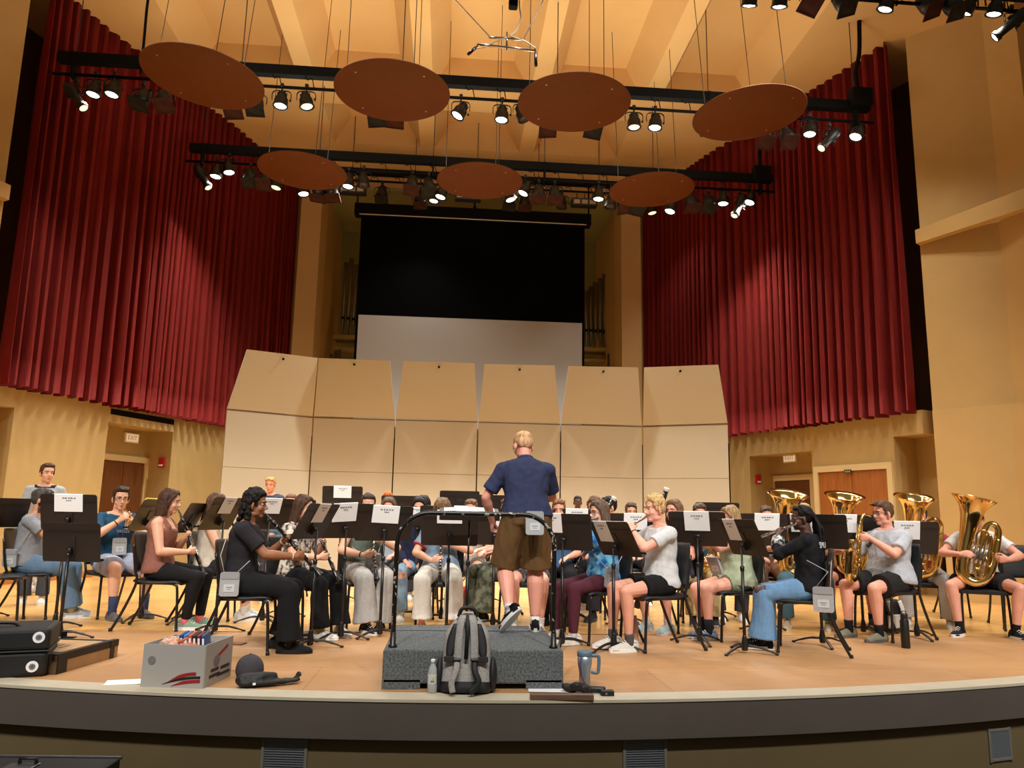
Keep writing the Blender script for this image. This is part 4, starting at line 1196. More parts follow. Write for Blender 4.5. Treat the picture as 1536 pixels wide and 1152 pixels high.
# acoustic shell
ke = [onz(340,613,2.98)] + [ony(x, y, 15.0) for x, y in ((470,625),(593,628),(717,632),(841,635),(963.5,638))] + [onz(1092,635,2.98)]
tops = [((371,524),(477,537)),((478,537),(585,541)),((605,541),(712,545)),((727,546),(832,548)),((853,549),(957,551)),((966,551),(1077,547))]
names = ['leftmost, turned towards the players','second from the left, behind the cap wearer','third from the left, above the back stands','fourth from the left, behind the conductor','fifth from the left, right of the conductor','rightmost, beside the right curtain']
for i in range(6):
    a, b = ke[i].copy(), ke[i+1].copy(); a.z = b.z = 2.98
    t = thing('acoustic_shell_panel', 'cream acoustic shell panel, %s' % names[i], 'acoustic panel', ((a.x+b.x)/2, (a.y+b.y)/2, 0), 0, 'acoustic shell panels'); o = t.location.copy()
    d = (b-a); d.z = 0; d.normalize(); n = V(-d.y, d.x, 0)
    A = a + d*.012; B = b - d*.012
    bm = newbm()
    def slab(bm, P, th):
        f = [bm.verts.new(p-o) for p in P]; k = [bm.verts.new(p-o+n*th) for p in P]
        bm.faces.new(f[::-1]); bm.faces.new(k)
        for q_ in range(len(P)): bm.faces.new((f[q_], f[(q_+1)%len(P)], k[(q_+1)%len(P)], k[q_]))
    for z0, z1 in ((.10, 1.93), (1.937, 2.95)):
        slab(bm, [V(A.x,A.y,z0), V(B.x,B.y,z0), V(B.x,B.y,z1), V(A.x,A.y,z1)], .05)
    slab(bm, [V(A.x,A.y,.12)+n*.02, V(B.x,B.y,.12)+n*.02, V(B.x,B.y,2.93)+n*.02, V(A.x,A.y,2.93)+n*.02], .035)
    obj('lower_panel', bm, SHELLM, t)
    bm = newbm()
    def top_pt(px, base):
        r_ = ray(*px); k = base - n*.32; tt = n.dot(k-CAM)/n.dot(r_); return CAM + r_*tt
    slab(bm, [V(A.x,A.y,2.985), V(B.x,B.y,2.985), top_pt(tops[i][1], b), top_pt(tops[i][0], a)], .045); u_o = obj('canopy_panel', bm, SHELLM, t)
    bm = newbm(); m_ = (top_pt(tops[i][0], a)+top_pt(tops[i][1], b))/2 - o; lathe(bm, [(.022,-.02),(.022,.012),(.012,.014)], 10, Matrix.Translation(m_ + V(0,0,-.10) - n*.005) @ Matrix.Rotation(R(90), 4, 'X')); obj('bolt', bm, BLACK, u_o)
    bm = newbm(); slab(bm, [V(A.x,A.y,2.955), V(B.x,B.y,2.955), V(B.x,B.y,2.972), V(A.x,A.y,2.972)], .06); obj('hinge_strip', bm, mat('hinge_grey', (128,112,88), .5), t)
    bm = newbm(); slab(bm, [V(B.x,B.y,.1), V(B.x,B.y,.1)+d*.016, V(B.x,B.y,2.6)+d*.016, V(B.x,B.y,2.6)], .06)
    c_ = (a+b)/2 + n*.35 - o; box(bm, (.9,.7,.08), (c_.x,c_.y,.06), (0,0,math.atan2(d.y,d.x))); box(bm, (.06,.06,2.8), (c_.x-n.x*.25,c_.y-n.y*.25,1.45)); obj('frame', bm, BLACK, t)
# projection screen in front of the niche
SY = 17.6
t = thing('projection_screen', 'black and white projection screen hanging behind the acoustic shell', 'projection screen', (X0, SY, 0))
L_, R_ = ony(533,304,SY), ony(886,326,SY); zt = (L_.z+R_.z)/2; zb = zt-.28
bm = newbm(); box(bm, (R_.x-L_.x, .26, .30), ((L_.x+R_.x)/2-X0, .02, zt-.14), bev=.02); obj('housing', bm, BLACK, t)
bm = newbm(); box(bm, (R_.x-L_.x-.25, .012, .022), ((L_.x+R_.x)/2-X0, -.12, zt-.285)); obj('housing_edge', bm, mat('edge_white', (205,200,190), .5), t)
wl, wr = ony(538,471,SY).x, ony(873,486,SY).x; zm = (ony(538,471,SY).z+ony(873,486,SY).z)/2
bm = newbm(); box(bm, (wr-wl+.12, .008, zt-.25-zm), ((wl+wr)/2-X0, 0, (zt-.25+zm)/2)); box(bm, (wr-wl+.12,.006,2.6), ((wl+wr)/2-X0, .006, zm-1.3)); obj('black_masking', bm, mat('screen_black', (4,4,4), .9, spec=.08), t)
bm = newbm(); box(bm, (wr-wl, .008, 2.6), ((wl+wr)/2-X0, -.004, zm-1.3)); obj('white_surface', bm, mat('screen_white', (186,184,180), .7), t)
bm = newbm()
for x in (L_.x+.05, R_.x-.05, X0): tube(bm, [(x-X0,0,zt-.02),(x-X0,0,9.2)], .02, seg=8)
box(bm, (.08,.08,.10), (0,0,zt+.03)); obj('hanger', bm, BLACK, t)
# organ pipes either side of the screen
PIPE = mat('pipe_metal', (150,146,128), .35, .7)
for side, base, lens in ((-1, [(513,505),(521,506),(529,507),(537,508)], (394,388,397,408)), (1, [(879,523),(886,523),(893,524),(900,524),(907,525)], (436,430,424,418,412))):
    nm = 'left' if side < 0 else 'right'
    for k, ((px, py), top_) in enumerate(zip(base, lens)):
        p = ony(px, py, 20.2); q_ = ony(px, top_, 20.2)
        t = thing('organ_pipe', 'tall grey metal organ pipe %s of the screen, %s in its rank' % ('left' if side < 0 else 'right', ['first','second','third','fourth','fifth'][k] + ' from the left'), 'organ pipe', (p.x, 20.2, p.z), 0, 'organ pipes %s of the screen' % nm)
        h = q_.z-p.z; rr = .060
        bm = newbm(); lathe(bm, [(.015,0),(rr*.5,.15),(rr,.42),(rr,h),(rr-.008,h),(rr-.008,h-.3)], 18, caps=False); obj('body', bm, PIPE, t)
        bm = newbm(); box(bm, (rr*1.1,.01,.06), (0,-rr,.50)); box(bm, (.012,.03,.14), (rr*.6,-rr*.9,.5)); box(bm, (.012,.03,.14), (-rr*.6,-rr*.9,.5)); obj('mouth', bm, BLACK, t)
    a, b = base[0], base[-1]; pa, pb = ony(a[0]-10, a[1], 20.2), ony(b[0]+10, b[1], 20.2)
    t = thing('pipe_rack', 'wooden rack holding the organ pipes %s of the screen' % nm, 'rack', ((pa.x+pb.x)/2, 20.2, 0))
    w = pb.x-pa.x; z = pa.z; om = mat('rack_wood', (168,146,92), .6)
    bm = newbm(); box(bm, (w,.5,.10), (0,0,z-.05)); box(bm, (w,.4,.08), (0,0,z-.35)); obj('shelf', bm, om, t)
    for sx in (1,-1):
        bm = newbm(); tube(bm, [(sx*w*.45,-.1,z-.35),(sx*w*.05,-.1,z-1.0)], .05, seg=4); obj('brace', bm, om, t)
        bm = newbm(); box(bm, (.08,.08,z-.3), (sx*w*.45,.1,(z-.3)/2)); obj('post', bm, om, t)
    for k in range(3):
        p = ony((497 if side < 0 else 913)+k*6, 531, 19.6)
        t = thing('organ_pipe', 'short dark organ pipe showing over the shell %s of the screen, %s' % (nm, ['first','second','third'][k]), 'organ pipe', (p.x, 19.6, 0), 0, 'short organ pipes above the shell')
        bm = newbm(); lathe(bm, [(.015,0),(.04,.3),(.04,p.z+.06*k),(.032,p.z+.06*k),(.032,p.z-.3)], 12, caps=False); obj('body', bm, PIPE, t)
# reflector discs
DISC = mat('brown_disc', (110,62,28), .6, spec=.3, noise_=.05, scale=5)
disc_px = [((211,98),(394,138),(290,64),(320,165)),((504,125),(670,145),(587,88),(590,183)),((780,145),(943,160),(860,107),(868,200)),((1046,172),(1212,160),(1130,125),(1130,214)),
           ((384,243),(518,265),(455,233),(450,280)),((656,263),(783,275),(720,246),(718,297)),((915,280),(1042,288),(980,261),(978,309))]
dl = ['front row, leftmost, before the left end of the front bar','front row, second from the left','front row, third from the left, nearest the microphones','front row, rightmost, before the right curtain','back row, leftmost','back row, middle, above the screen','back row, rightmost']
for i, px in enumerate(disc_px):
    L_, R_, T_, B_ = [onz(*q_, 7.0) for q_ in px]
    c = V((L_.x+R_.x)/2, (T_.y+B_.y)/2, 7.0); rad = .81 if i < 4 else .76
    t = thing('reflector_disc', 'round brown reflector disc, %s' % dl[i], 'reflector disc', c, 0, 'round reflector discs under the ceiling', rot=(0, [R(4),0,0,R(-4),R(2),0,R(-2)][i], 0))
    bm = newbm(); lathe(bm, [(.02,.0),(rad-.012,0),(rad,.006),(rad,.016),(rad-.012,.022),(.02,.022)], 72); dsc = obj('disc', bm, DISC, t); smooth_all(dsc, 30)
    for k in range(4):
        a = R(45+90*k); p = V(math.cos(a)*rad*.8, math.sin(a)*rad*.8, 0)
        bm = newbm(); lathe(bm, [(.014,-.004),(.014,.0),(.006,.001)], 10, T(p)); obj('bolt', bm, mat('bolt_silver', (220,205,180), .3, .8), t)
    for k in range(3):
        a = R([60,180,300][k]); p = V(math.cos(a)*rad*.8, math.sin(a)*rad*.8, .02)
        bm = newbm(); tube(bm, [p, V(p.x, p.y, ceil_z(c.x+p.x, c.y+p.y)-c.z-.03)], .0055, seg=6); obj('cable', bm, CABLE, t)
# lighting bars
def bar(name, lab, pa, pb, Y_, th=.16, dz=-.28):
    A, B = ony(*pa, Y_), ony(*pb, Y_); z = (A.z+B.z)/2
    t = thing(name, lab, 'lighting bar', ((A.x+B.x)/2, Y_, z), 0, 'black lighting bars')
    W = B.x-A.x
    bm = newbm(); box(bm, (W,.14,th), (0,0,0), bev=.01); obj('raceway', bm, BLACK, t)
    bm = newbm(); tube(bm, [(-W/2-.05,-.02,dz),(W/2+.05,-.02,dz)], .025, seg=10); obj('pipe', bm, BLACK, t)
    n = 6
    for k in range(n):
        x = -W/2+.25+(W-.5)*k/(n-1)
        bm = newbm(); box(bm, (.03,.16,abs(dz)+.14), (x,-.01,dz/2)); lathe(bm, [(.03,-.03),(.03,.03)], 10, T((x,-.02,dz),(0,R(90),0))); obj('hanger', bm, BLACK, t)
        bm = newbm(); tube(bm, [(x,0,th/2),(x,0,ceil_z((A.x+B.x)/2+x, Y_)-z-.01)], .008, seg=6); obj('cable', bm, CABLE, t)
    for k in range(int(W*2)):
        x = -W/2+.2+W*.97*k/int(W*2)
        bm = newbm(); tube(bm, bez([(x,.0,-.06),(x+.06,-.06,-.16),(x+.12,-.05,-.12),(x+.16,-.02,dz)], 3), .008, seg=5); obj('loose_lead', bm, BLACK, t)
        if k > 22: break
    return t, z+dz
b1, z1 = bar('lighting_bar', 'black lighting bar in front, behind the front row of discs', (88,90), (1303,158), 11.3)
b2, z2 = bar('lighting_bar', 'black lighting bar in the middle, behind the back row of discs', (285,225), (1157,266), 14.3)
b3, z3 = bar('lighting_bar', 'black lighting bar at the back above the projection screen', (512,254), (1004,284), 16.6, .14, -.22)
A, B = ony(1010,-14,8.9), ony(1560,16,8.9)
t, z0 = bar('lighting_bar', 'black lighting bar overhead, mostly above the picture', (640,-60), (1600,-18), 8.9)
for (px, py, Y_, lab, top_) in ((1288,150,11.25,'black junction box on the right end of the front lighting bar',(1290,18)), (1141,263,14.25,'black junction box on the right end of the middle lighting bar',(1139,214))):
    p = ony(px, py, Y_); t = thing('junction_box', lab, 'junction box', p)
    bm = newbm(); box(bm, (.34,.2,.30), (0,-.05,0), bev=.01); obj('body', bm, BLACK, t)
    q_ = ony(*top_, Y_) - p; bm = newbm(); tube(bm, bez([(0,0,.12),(-.02,0,.5),(q_.x*.6,0,q_.z*.6),(q_.x,0,q_.z+.6)], 6), .035, seg=10); obj('cable_sleeve', bm, BLACK, t)
p = ony(211,110,11.3); q_ = ony(222,0,11.3); bm = newbm(); tube(bm, bez([(p.x,p.y,p.z),((p.x*.7+q_.x*.3),p.y,p.z+.5),(q_.x,p.y,q_.z),(q_.x+.05,p.y,9.5)], 6), .022, seg=8)
tag(obj('feed_cable', bm, BLACK), 'thick black feed cable rising from the left part of the front bar', 'cable')
# microphones on a bar
c = ony(760,68,9.2); t = thing('microphone_bar', 'chrome microphone bar with two microphones hung on white ropes', 'microphones', c)
k = 9.2/1154
bm = newbm(); tube(bm, [(-.39,0,-.01),(.39,0,-.05)], .017, seg=10); tube(bm, [(-.24,0,.10),(.20,0,.10)], .017, seg=10); tube(bm, [(0,0,.19),(0,0,-.07)], .014, seg=8); obj('bar', bm, CHROME, t)
for sx, e in ((-1,(-.50,-.12,-.24)),(1,(.38,-.12,-.34))):
    bm = newbm(); a = V(sx*.38,0,-.03); b = V(*e); tube(bm, [a, a.lerp(b,.2), a.lerp(b,.25), b], [.012,.014,.021,.021], seg=12); obj('microphone', bm, EBON, t)
    bm = newbm(); r0 = V(sx*.22,0,.10); r1 = ony(683 if sx < 0 else 815, 0, 9.2)-c; tube(bm, [r0, r1, r1+(r1-r0)*.6], .008, seg=6); obj('rope', bm, mat('white_rope', (220,212,196), .8), t)
bm = newbm(); tube(bm, bez([(.03,0,.14),(.12,.02,.24),(.18,.02,.42),(.16,.02,.62),(.14,.02,1.2)], 5), .010, seg=6); tube(bm, bez([(.0,-.02,.1),(-.15,-.02,.03),(-.30,-.02,-.06),(-.40,-.04,-.10)], 5), .008, seg=6); tube(bm, bez([(.05,-.02,.12),(.25,-.02,.06),(.38,-.02,-.03)], 5), .008, seg=6); obj('lead', bm, MATS['white_rope'], t)
bm = newbm(); q_ = ony(770,5,9.2)-c; box(bm, (.12,.12,.14), q_, bev=.02); obj('winch', bm, BLACK, t)
# ------------------------------------------------------------------ stage lights
LENS = mat('lit_lens', (255,250,240), .3, emit=(255,244,226), estr=14)
LENSD = mat('dim_lens', (255,230,190), .3, emit=(255,214,160), estr=2.2)
GLASS = mat('dark_lens', (70,62,60), .12); GEL = mat('pink_gel', (66,40,34), .8, spec=.1, noise_=.3, scale=9); GELG = mat('grey_gel', (44,42,39), .8, spec=.1, noise_=.3, scale=9)
CAN = mat('can_black', (15,15,15), .5)
def light_proto(kind):
    t = thing('stage_light', 'x', 'stage light')
    bm = newbm(); box(bm, (.05,.06,.06), (0,0,-.01), bev=.008); tube(bm, [(0,0,-.03),(0,0,-.10)], .014, seg=8); obj('clamp', bm, CAN, t)
    r = {'fresnel':.10,'gel':.115,'ers':.075}[kind]
    bm = newbm(); w = r+.035
    tube(bm, bez([(w,0,-.24),(w,0,-.14),(w*.7,0,-.10),(0,0,-.095),(-w*.7,0,-.10),(-w,0,-.14),(-w,0,-.24)], 4), [(.006,.018)]*25, seg=6); obj('yoke', bm, CAN, t)
    # can points down -Z, pivot at the yoke pins
    bm = newbm()
    if kind == 'fresnel':
        lathe(bm, [(.02,.135),(.05,.13),(.062,.10),(.066,.06),(.095,.02),(r,-.02),(r,-.09),(r+.012,-.095),(r+.012,-.11),(r-.012,-.11),(r-.016,-.06)], 22, caps=False)
        for a in range(6): box(bm, (.012,.004,.09), (.068*math.cos(a*1.047),.068*math.sin(a*1.047),.08), (0,0,a*1.047))
    elif kind == 'gel':
        lathe(bm, [(.03,.17),(.07,.165),(.085,.12),(.10,.06),(r,.0),(r,-.12),(r-.01,-.12),(r-.015,-.05)], 22, caps=False)
    else:
        lathe(bm, [(.03,.22),(.07,.21),(.085,.15),(.085,.04),(.062,.0),(.058,-.20),(.075,-.21),(.075,-.27),(.062,-.27),(.06,-.20)], 20, caps=False)
        box(bm, (.20,.02,.06), (0,0,.02)); tube(bm, [(.06,.03,.0),(.13,.03,-.02)], .006, seg=6)
    cn = obj('can', bm, CAN, t, loc=(0,0,-.24))
    bm = newbm()
    if kind == 'ers': ell(bm, (.060,.060,.014), None, (0,0,-.258), u=18, v=8)
    else: ell(bm, (r-.012,r-.012,.028), None, (0,0,-.088 if kind == 'fresnel' else -.09), u=20, v=8)
    obj('lens', bm, LENS, cn)
    if kind == 'gel':
        bm = newbm()
        for sx in (1,-1): box(bm, (.02,.27,.012), (sx*.125,0,-.13)); box(bm, (.27,.02,.012), (0,sx*.125,-.13))
        box(bm, (.24,.24,.003), (0,0,-.128)); obj('colour_frame', bm, GEL, cn)
    if kind == 'fresnel':
        bm = newbm(); box(bm, (.03,.03,.03), (.13,0,0), bev=.008); obj('knob', bm, CAN, cn)
    return t
PROTO = {k: light_proto(k) for k in ('fresnel','gel','ers')}; _lu = set()
LIT = []
ORD = ['first','second','third','fourth','fifth','sixth','seventh','eighth','ninth','tenth','eleventh','twelfth','thirteenth','fourteenth','fifteenth','sixteenth','seventeenth','eighteenth','nineteenth','twentieth','twenty-first','twenty-second','twenty-third','twenty-fourth','twenty-fifth','twenty-sixth','twenty-seventh','twenty-eighth','twenty-ninth','thirtieth','thirty-first']
def stage_light(kind, px, py, Y_, zp, lit, tilt, lab, grp, s=1.0, gel=None):
    """hang a light so that its can shows at (px, py); tilt = (toward camera, sideways) in degrees"""
    t = PROTO[kind] if kind not in _lu else copy_tree(PROTO[kind]); _lu.add(kind)
    p = ony(px, py, Y_)
    drop = max(.0, zp - p.z - .24*s)
    t.location = (p.x, Y_, p.z + .24*s); t.scale = (s,)*3
    tag(t, lab, 'stage light', grp)
    ch = {c.name.split('.')[0]: c for c in t.children}
    cn = ch['can']; cn.rotation_euler = (R(tilt[0]*(1 if Y_ < 10 else -.3) if kind != 'gel' and Y_ < 14 else -tilt[0]*(.8 if Y_ < 14 or kind == 'gel' else .3)), R(tilt[1]), 0)
    if drop > .05:
        bm = newbm(); tube(bm, [(0,0,0),(0,0,drop/s)], .014, seg=8); obj('drop_arm', bm, CAN, t)
    for c in cn.children:
        if c.name.startswith('lens'):
            if c.data.users > 1: pass
            c.material_slots[0].link = 'OBJECT'; c.material_slots[0].material = LENS if lit == 1 else LENSD if lit == 2 else GLASS
        if c.name.startswith('colour_frame'):
            c.material_slots[0].link = 'OBJECT'; c.material_slots[0].material = gel or GEL
    if lit: LIT.append((t, cn, lit))
    return t
# bars: kind, px, py, lit, (tilt toward -Y, sideways)
B0 = [('fresnel',1125,-4,1,(25,0)),('fresnel',1170,-2,1,(20,0)),('gel',1216,2,0,(35,20)),('gel',1264,4,0,(35,-20)),('fresnel',1331,3,1,(15,15)),('gel',1391,8,0,(35,-25)),('gel',1428,10,0,(35,-20)),('fresnel',1453,8,1,(30,20)),('fresnel',1493,10,1,(15,8)),('ers',1519,34,1,(30,50))]
B1 = [('ers',112,143,2,(20,-38)),('fresnel',142,133,1,(15,6)),('fresnel',170,133,1,(15,6)),('gel',213,148,0,(22,14)),('gel',246,150,0,(30,-10)),('gel',351,160,0,(40,-5)),('gel',384,156,0,(40,0)),('fresnel',422,150,1,(14,3)),('fresnel',459,151,2,(14,-12)),('gel',565,172,0,(40,-6)),('gel',594,174,0,(40,4)),
      ('fresnel',691,166,1,(15,28)),('fresnel',753,171,1,(12,4)),('fresnel',783,170,0,(10,-24)),('gel',820,188,0,(40,-6)),('gel',890,190,0,(40,8)),('fresnel',951,182,2,(10,0)),('fresnel',983,183,1,(12,6)),('fresnel',1056,190,1,(15,-20)),('gel',1148,206,0,(35,10)),('gel',1181,206,0,(35,-5)),('fresnel',1215,193,1,(14,8)),('ers',1245,208,2,(30,42)),('fresnel',1286,198,1,(18,24))]
B2 = [('ers',303,264,2,(25,-32)),('fresnel',325,257,1,(15,4)),('fresnel',343,251,1,(15,-10)),('gel',375,266,0,(25,-8)),('gel',398,270,0,(35,6)),('fresnel',416,274,2,(20,10)),('fresnel',455,283,1,(15,-8)),('gel',478,288,1,(12,8)),('gel',498,288,0,(15,-6)),('fresnel',523,272,1,(15,4)),('fresnel',545,270,0,(15,-4)),
      ('gel',618,277,0,(25,4)),('gel',643,280,0,(25,-6)),('fresnel',663,288,1,(15,14)),('fresnel',764,292,1,(16,-16)),('fresnel',788,283,1,(15,24)),('gel',808,290,2,(22,4)),('gel',832,292,0,(22,0)),('fresnel',898,291,1,(12,4)),('fresnel',916,303,0,(14,6)),('gel',935,305,0,(30,-10)),('gel',957,308,0,(30,12)),('fresnel',1007,310,1,(18,18)),
      ('gel',1037,304,0,(25,-4)),('gel',1063,305,0,(25,5)),('fresnel',1085,298,1,(12,5)),('ers',1109,307,2,(25,26)),('fresnel',1126,297,1,(18,20))]
B3 = [('gel',573,291,0,(14,2)),('gel',630,300,0,(14,-3)),('fresnel',652,295,1,(16,8)),('gel',764,303,0,(14,2)),('gel',787,304,0,(14,-2)),('fresnel',843,304,0,(14,6)),('fresnel',977,313,2,(16,-10))]
for arr, Y_, zp, nm in ((B0,8.88,z0,'overhead lighting bar'),(B1,11.28,z1,'front lighting bar'),(B2,14.28,z2,'middle lighting bar'),(B3,16.58,z3,'back lighting bar')):
    arr = sorted(arr, key=lambda q: q[1])
    for i, (kd, px, py, lit, tl) in enumerate(arr):
        w = {'fresnel':'round stage light','gel':'square-framed stage light','ers':'long profile spotlight'}[kd]
        st = {0:'unlit','x':'',1:'lit',2:'dimly lit'}[lit]
        lab = '%s %s, %s from the left on the %s' % (st, w, ORD[i], nm)
        stage_light(kd, px, py, Y_, zp, lit, tl, lab, 'stage lights on the %s' % nm, {8.88:1.0,11.28:1.05,14.28:1.12,16.58:1.12}[Y_], gel=GELG if (i % 3 == 0) else GEL)
# strip lights
for k, (px, py, Y_, lab) in enumerate(((529,286,15.6,'black three-lamp strip light near the left end of the projection screen'),(702,296,15.6,'black three-lamp strip light over the middle of the projection screen'),(876,305,15.6,'black three-lamp strip light near the right end of the projection screen'))):
    p = ony(px, py, Y_); t = thing('strip_light', lab, 'strip light', p, 0, 'strip lights above the screen')
    bm = newbm(); box(bm, (.56,.2,.16), (0,0,0), bev=.01); obj('housing', bm, CAN, t)
    for j in range(3):
        bm = newbm(); box(bm, (.13,.02,.09), (-.17+.17*j,-.10,-.005), bev=.004); l = obj('lamp_window', bm, mat('strip_window', (150,146,138), .2), t)
        bm = newbm(); tube(bm, [(-.17+.17*j,0,.08),(-.15+.17*j,0,.22)], .01, seg=6); obj('hanger', bm, CAN, t)
# the real lamps inside the lit cans
def spot(loc, aim, energy, size=70, blend=.6, col=(1,.90,.74), rad=.09):
    l = bpy.data.lights.new('stage_lamp', 'SPOT'); l.energy = energy; l.spot_size = R(size); l.spot_blend = blend; l.color = col; l.shadow_soft_size = rad
    o = bpy.data.objects.new('stage_lamp', l); COL.objects.link(o); o.location = loc; o.rotation_euler = (Vector(aim)-Vector(loc)).to_track_quat('-Z','Y').to_euler(); return o
bpy.context.view_layer.update()
KEY = 1.0
WARM = (1, .95, .87)
for t, cn, lit in LIT:
    M = cn.matrix_world; p = M @ V(0,0,-.16)
    if 'profile' in t['label']: p = M @ V(0,0,-.30)
    d = (M.to_3x3() @ V(0,0,-1)).normalized()
    e = {1: 210, 2: 70}[lit]*(2.0 if 14 < t.location.y < 15 else 1.0)
    spot(p, p+d, e, 112 if t.location.y > 14 or t.location.y < 10 else 84, .9, WARM, .07)
# front-of-house lamps on the catwalk in the hall ceiling, behind and above the camera
FOH = (1, .955, .89)
for k in range(9):
    x = -8.0+2.1*k
    spot((x,-1.5,9.2), (X0+(x-X0)*.80, 7.9, .9), 1800, 42, .75, FOH, .12)
# fill lamps added out of sight above the reflector discs to brighten the ceiling
for o in list(COL.objects):
    if o.name.startswith('reflector_disc'):
        l = bpy.data.lights.new('added_ceiling_fill', 'AREA'); l.shape = 'DISK'; l.size = .9; l.energy = 36; l.color = (1,.90,.74)
        a = bpy.data.objects.new('added_ceiling_fill', l); COL.objects.link(a); a.location = o.location + V(0,0,.06); a.rotation_euler = (math.pi,0,0)
# the overhead bar runs on beyond the frame; its other lamps
for k in range(5):
    x = -5.6+1.7*k
    spot((x,8.8,8.1), (x*.9, 9.8, 0), 230, 110, 1.0, WARM, .07)
# ------------------------------------------------------------------ podium and the things along the stage edge
CARPET = mat('charcoal_carpet', (100,106,109), .95, noise_=.6, scale=75, bump=.8, bscale=240)
PX, PY, PW, PD, PH = .20, 5.95, 1.2, 1.2, .25
t = thing('conductor_podium', 'charcoal carpeted conductor podium with a black rail', 'podium', (PX, PY, 0))
bm = newbm(); w, d, h = PW/2, PD/2, PH
box(bm, (PW, PD, h-.035), (0,0,.035+(h-.035)/2), bev=.012)
for sx in (1,-1):
    for sy in (1,-1): prism(bm, [(sx*w,sy*d),(sx*(w-.25),sy*d),(sx*(w-.25),sy*(d-.25)),(sx*w,sy*(d-.25))], 0, .06)
o = obj('body', bm, CARPET, t)
bm = newbm(); box(bm, (PW-.1,PD-.1,.01), (0,0,.045)); obj('underside', bm, BLACK, t)
bm = newbm(); box(bm, (PW-.02,.012,.004), (0,.28,h)); obj('carpet_seam', bm, mat('seam_dark', (40,44,48), .95), t)
WORN = mat('worn_black_paint', (20,19,18), .35, col2=(22,21,20), scale=30)
_nt = WORN.node_tree; _r = [n for n in _nt.nodes if n.type == 'VALTORGB'][0]; _r.color_ramp.elements[0].position = .61; _r.color_ramp.elements[1].position = .64; _r.color_ramp.elements[1].color = (*lin((170,164,152)), 1)
bm = newbm(); zt = 1.145; xw = .545; rr = .22; yy = -d+.10
pts = [(-xw,yy,h-.01),(-xw,yy,.5),(-xw,yy,zt-rr)] + [(-xw+rr-rr*math.cos(a),yy,zt-rr+rr*math.sin(a)) for a in [R(10*k) for k in range(1,9)]] + [(-xw+rr,yy,zt),(0,yy,zt),(xw-rr,yy,zt)] + [(xw-rr+rr*math.sin(a),yy,zt-rr+rr*math.cos(a)) for a in [R(10*k) for k in range(1,9)]] + [(xw,yy,zt-rr),(xw,yy,.5),(xw,yy,h-.01)]
tube(bm, pts, .0165, seg=14); obj('rail', bm, WORN, t)
for sx in (1,-1):
    bm = newbm(); lathe(bm, [(.03,0),(.03,.012),(.02,.02),(.02,.10)], 14, T((sx*xw,yy,h))); obj('rail_socket', bm, BLK, t)
# backpack leaning on the podium
p = onz(699, 1043, .004); t = thing('backpack', 'grey and black backpack leaning against the podium front', 'backpack', (p.x, p.y+.10, .004), 0, rot=(R(-9),0,R(-4)))
GREY = mat('heather_grey_fabric', (158,156,154), .9, noise_=.22, scale=90, bump=.2, bscale=300); BKF = mat('black_nylon', (22,22,24), .6, bump=.2, bscale=200)
def pack_rings(grow=0.0, z0=.0, z1=.50, ycut=None):
    rings = []
    for i in range(15):
        u = i/14; z = z0+(z1-z0)*u; k = min(1, (1-u)/.28)**.5 if u > .72 else 1
        k = max(k, .25); b = 1-.12*(1-min(1,u/.10))
        w = (.172-.035*u)*k*b+grow; dd = (.105-.03*u)*k*b+grow
        rings.append([(math.copysign(abs(math.cos(a))**.6, math.cos(a))*w, math.copysign(abs(math.sin(a))**.7, math.sin(a))*dd, z) for a in [2*math.pi*q/28 for q in range(28)]])
    return rings
bm = newbm(); loft(bm, pack_rings()); obj('body', bm, GREY, t)
bm = newbm(); loft(bm, pack_rings(.006, -.001, .19)[:14]); obj('lower_section', bm, BKF, t)
for sx in (1,-1):
    bm = newbm(); rings = []
    for i in range(9):
        u = i/8; z = .20+.22*u; w = .028*math.sin(math.pi*(.12+.8*u))+.006; rings.append([(sx*(.112-.035*u)+w*math.cos(a), -.092+.018*u+.012*math.sin(a), z) for a in [2*math.pi*q/12 for q in range(12)]])
    loft(bm, rings); obj('mesh_pad', bm, BKF, t)
    bm = newbm(); tube(bm, bez([(sx*.028,-.085,.47),(sx*.042,-.112,.42),(sx*.052,-.122,.30),(sx*.055,-.124,.20)], 6), [(.028,.011)]*19, seg=10); st = obj('shoulder_strap', bm, GREY, t)
    bm = newbm(); tube(bm, bez([(sx*.055,-.13,.20),(sx*.06,-.15,.13),(sx*.085,-.155,.06),(sx*.075 if sx < 0 else .03,-.155,.0)], 6), [(.020,.008)]*19, seg=8); obj('strap_tail', bm, GREY if sx < 0 else BKF, st)
    bm = newbm(); box(bm, (.05,.03,.012), (sx*.055,-.135,.195), bev=.003); obj('buckle', bm, BLACKP, st)
    bm = newbm(); box(bm, (.075,.012,.035), (sx*.105,-.112,.20), bev=.003); obj('webbing', bm, BKF, t)
    bm = newbm(); ell(bm, (.03,.085,.11), None, (sx*.172,0,.11), u=14, v=10); obj('side_pocket', bm, BKF, t)
bm = newbm(); tube(bm, bez([(-.06,-.06,.465),(-.035,-.075,.515),(.035,-.075,.515),(.06,-.06,.465)], 5), .013, seg=10); obj('handle', bm, BKF, t)
bm = newbm(); tube(bm, [(0,-.10,.47),(0.004,-.118,.40),(0,-.12,.20)], [(.013,.005)]*3, seg=8); obj('chest_strap', bm, BKF, t)
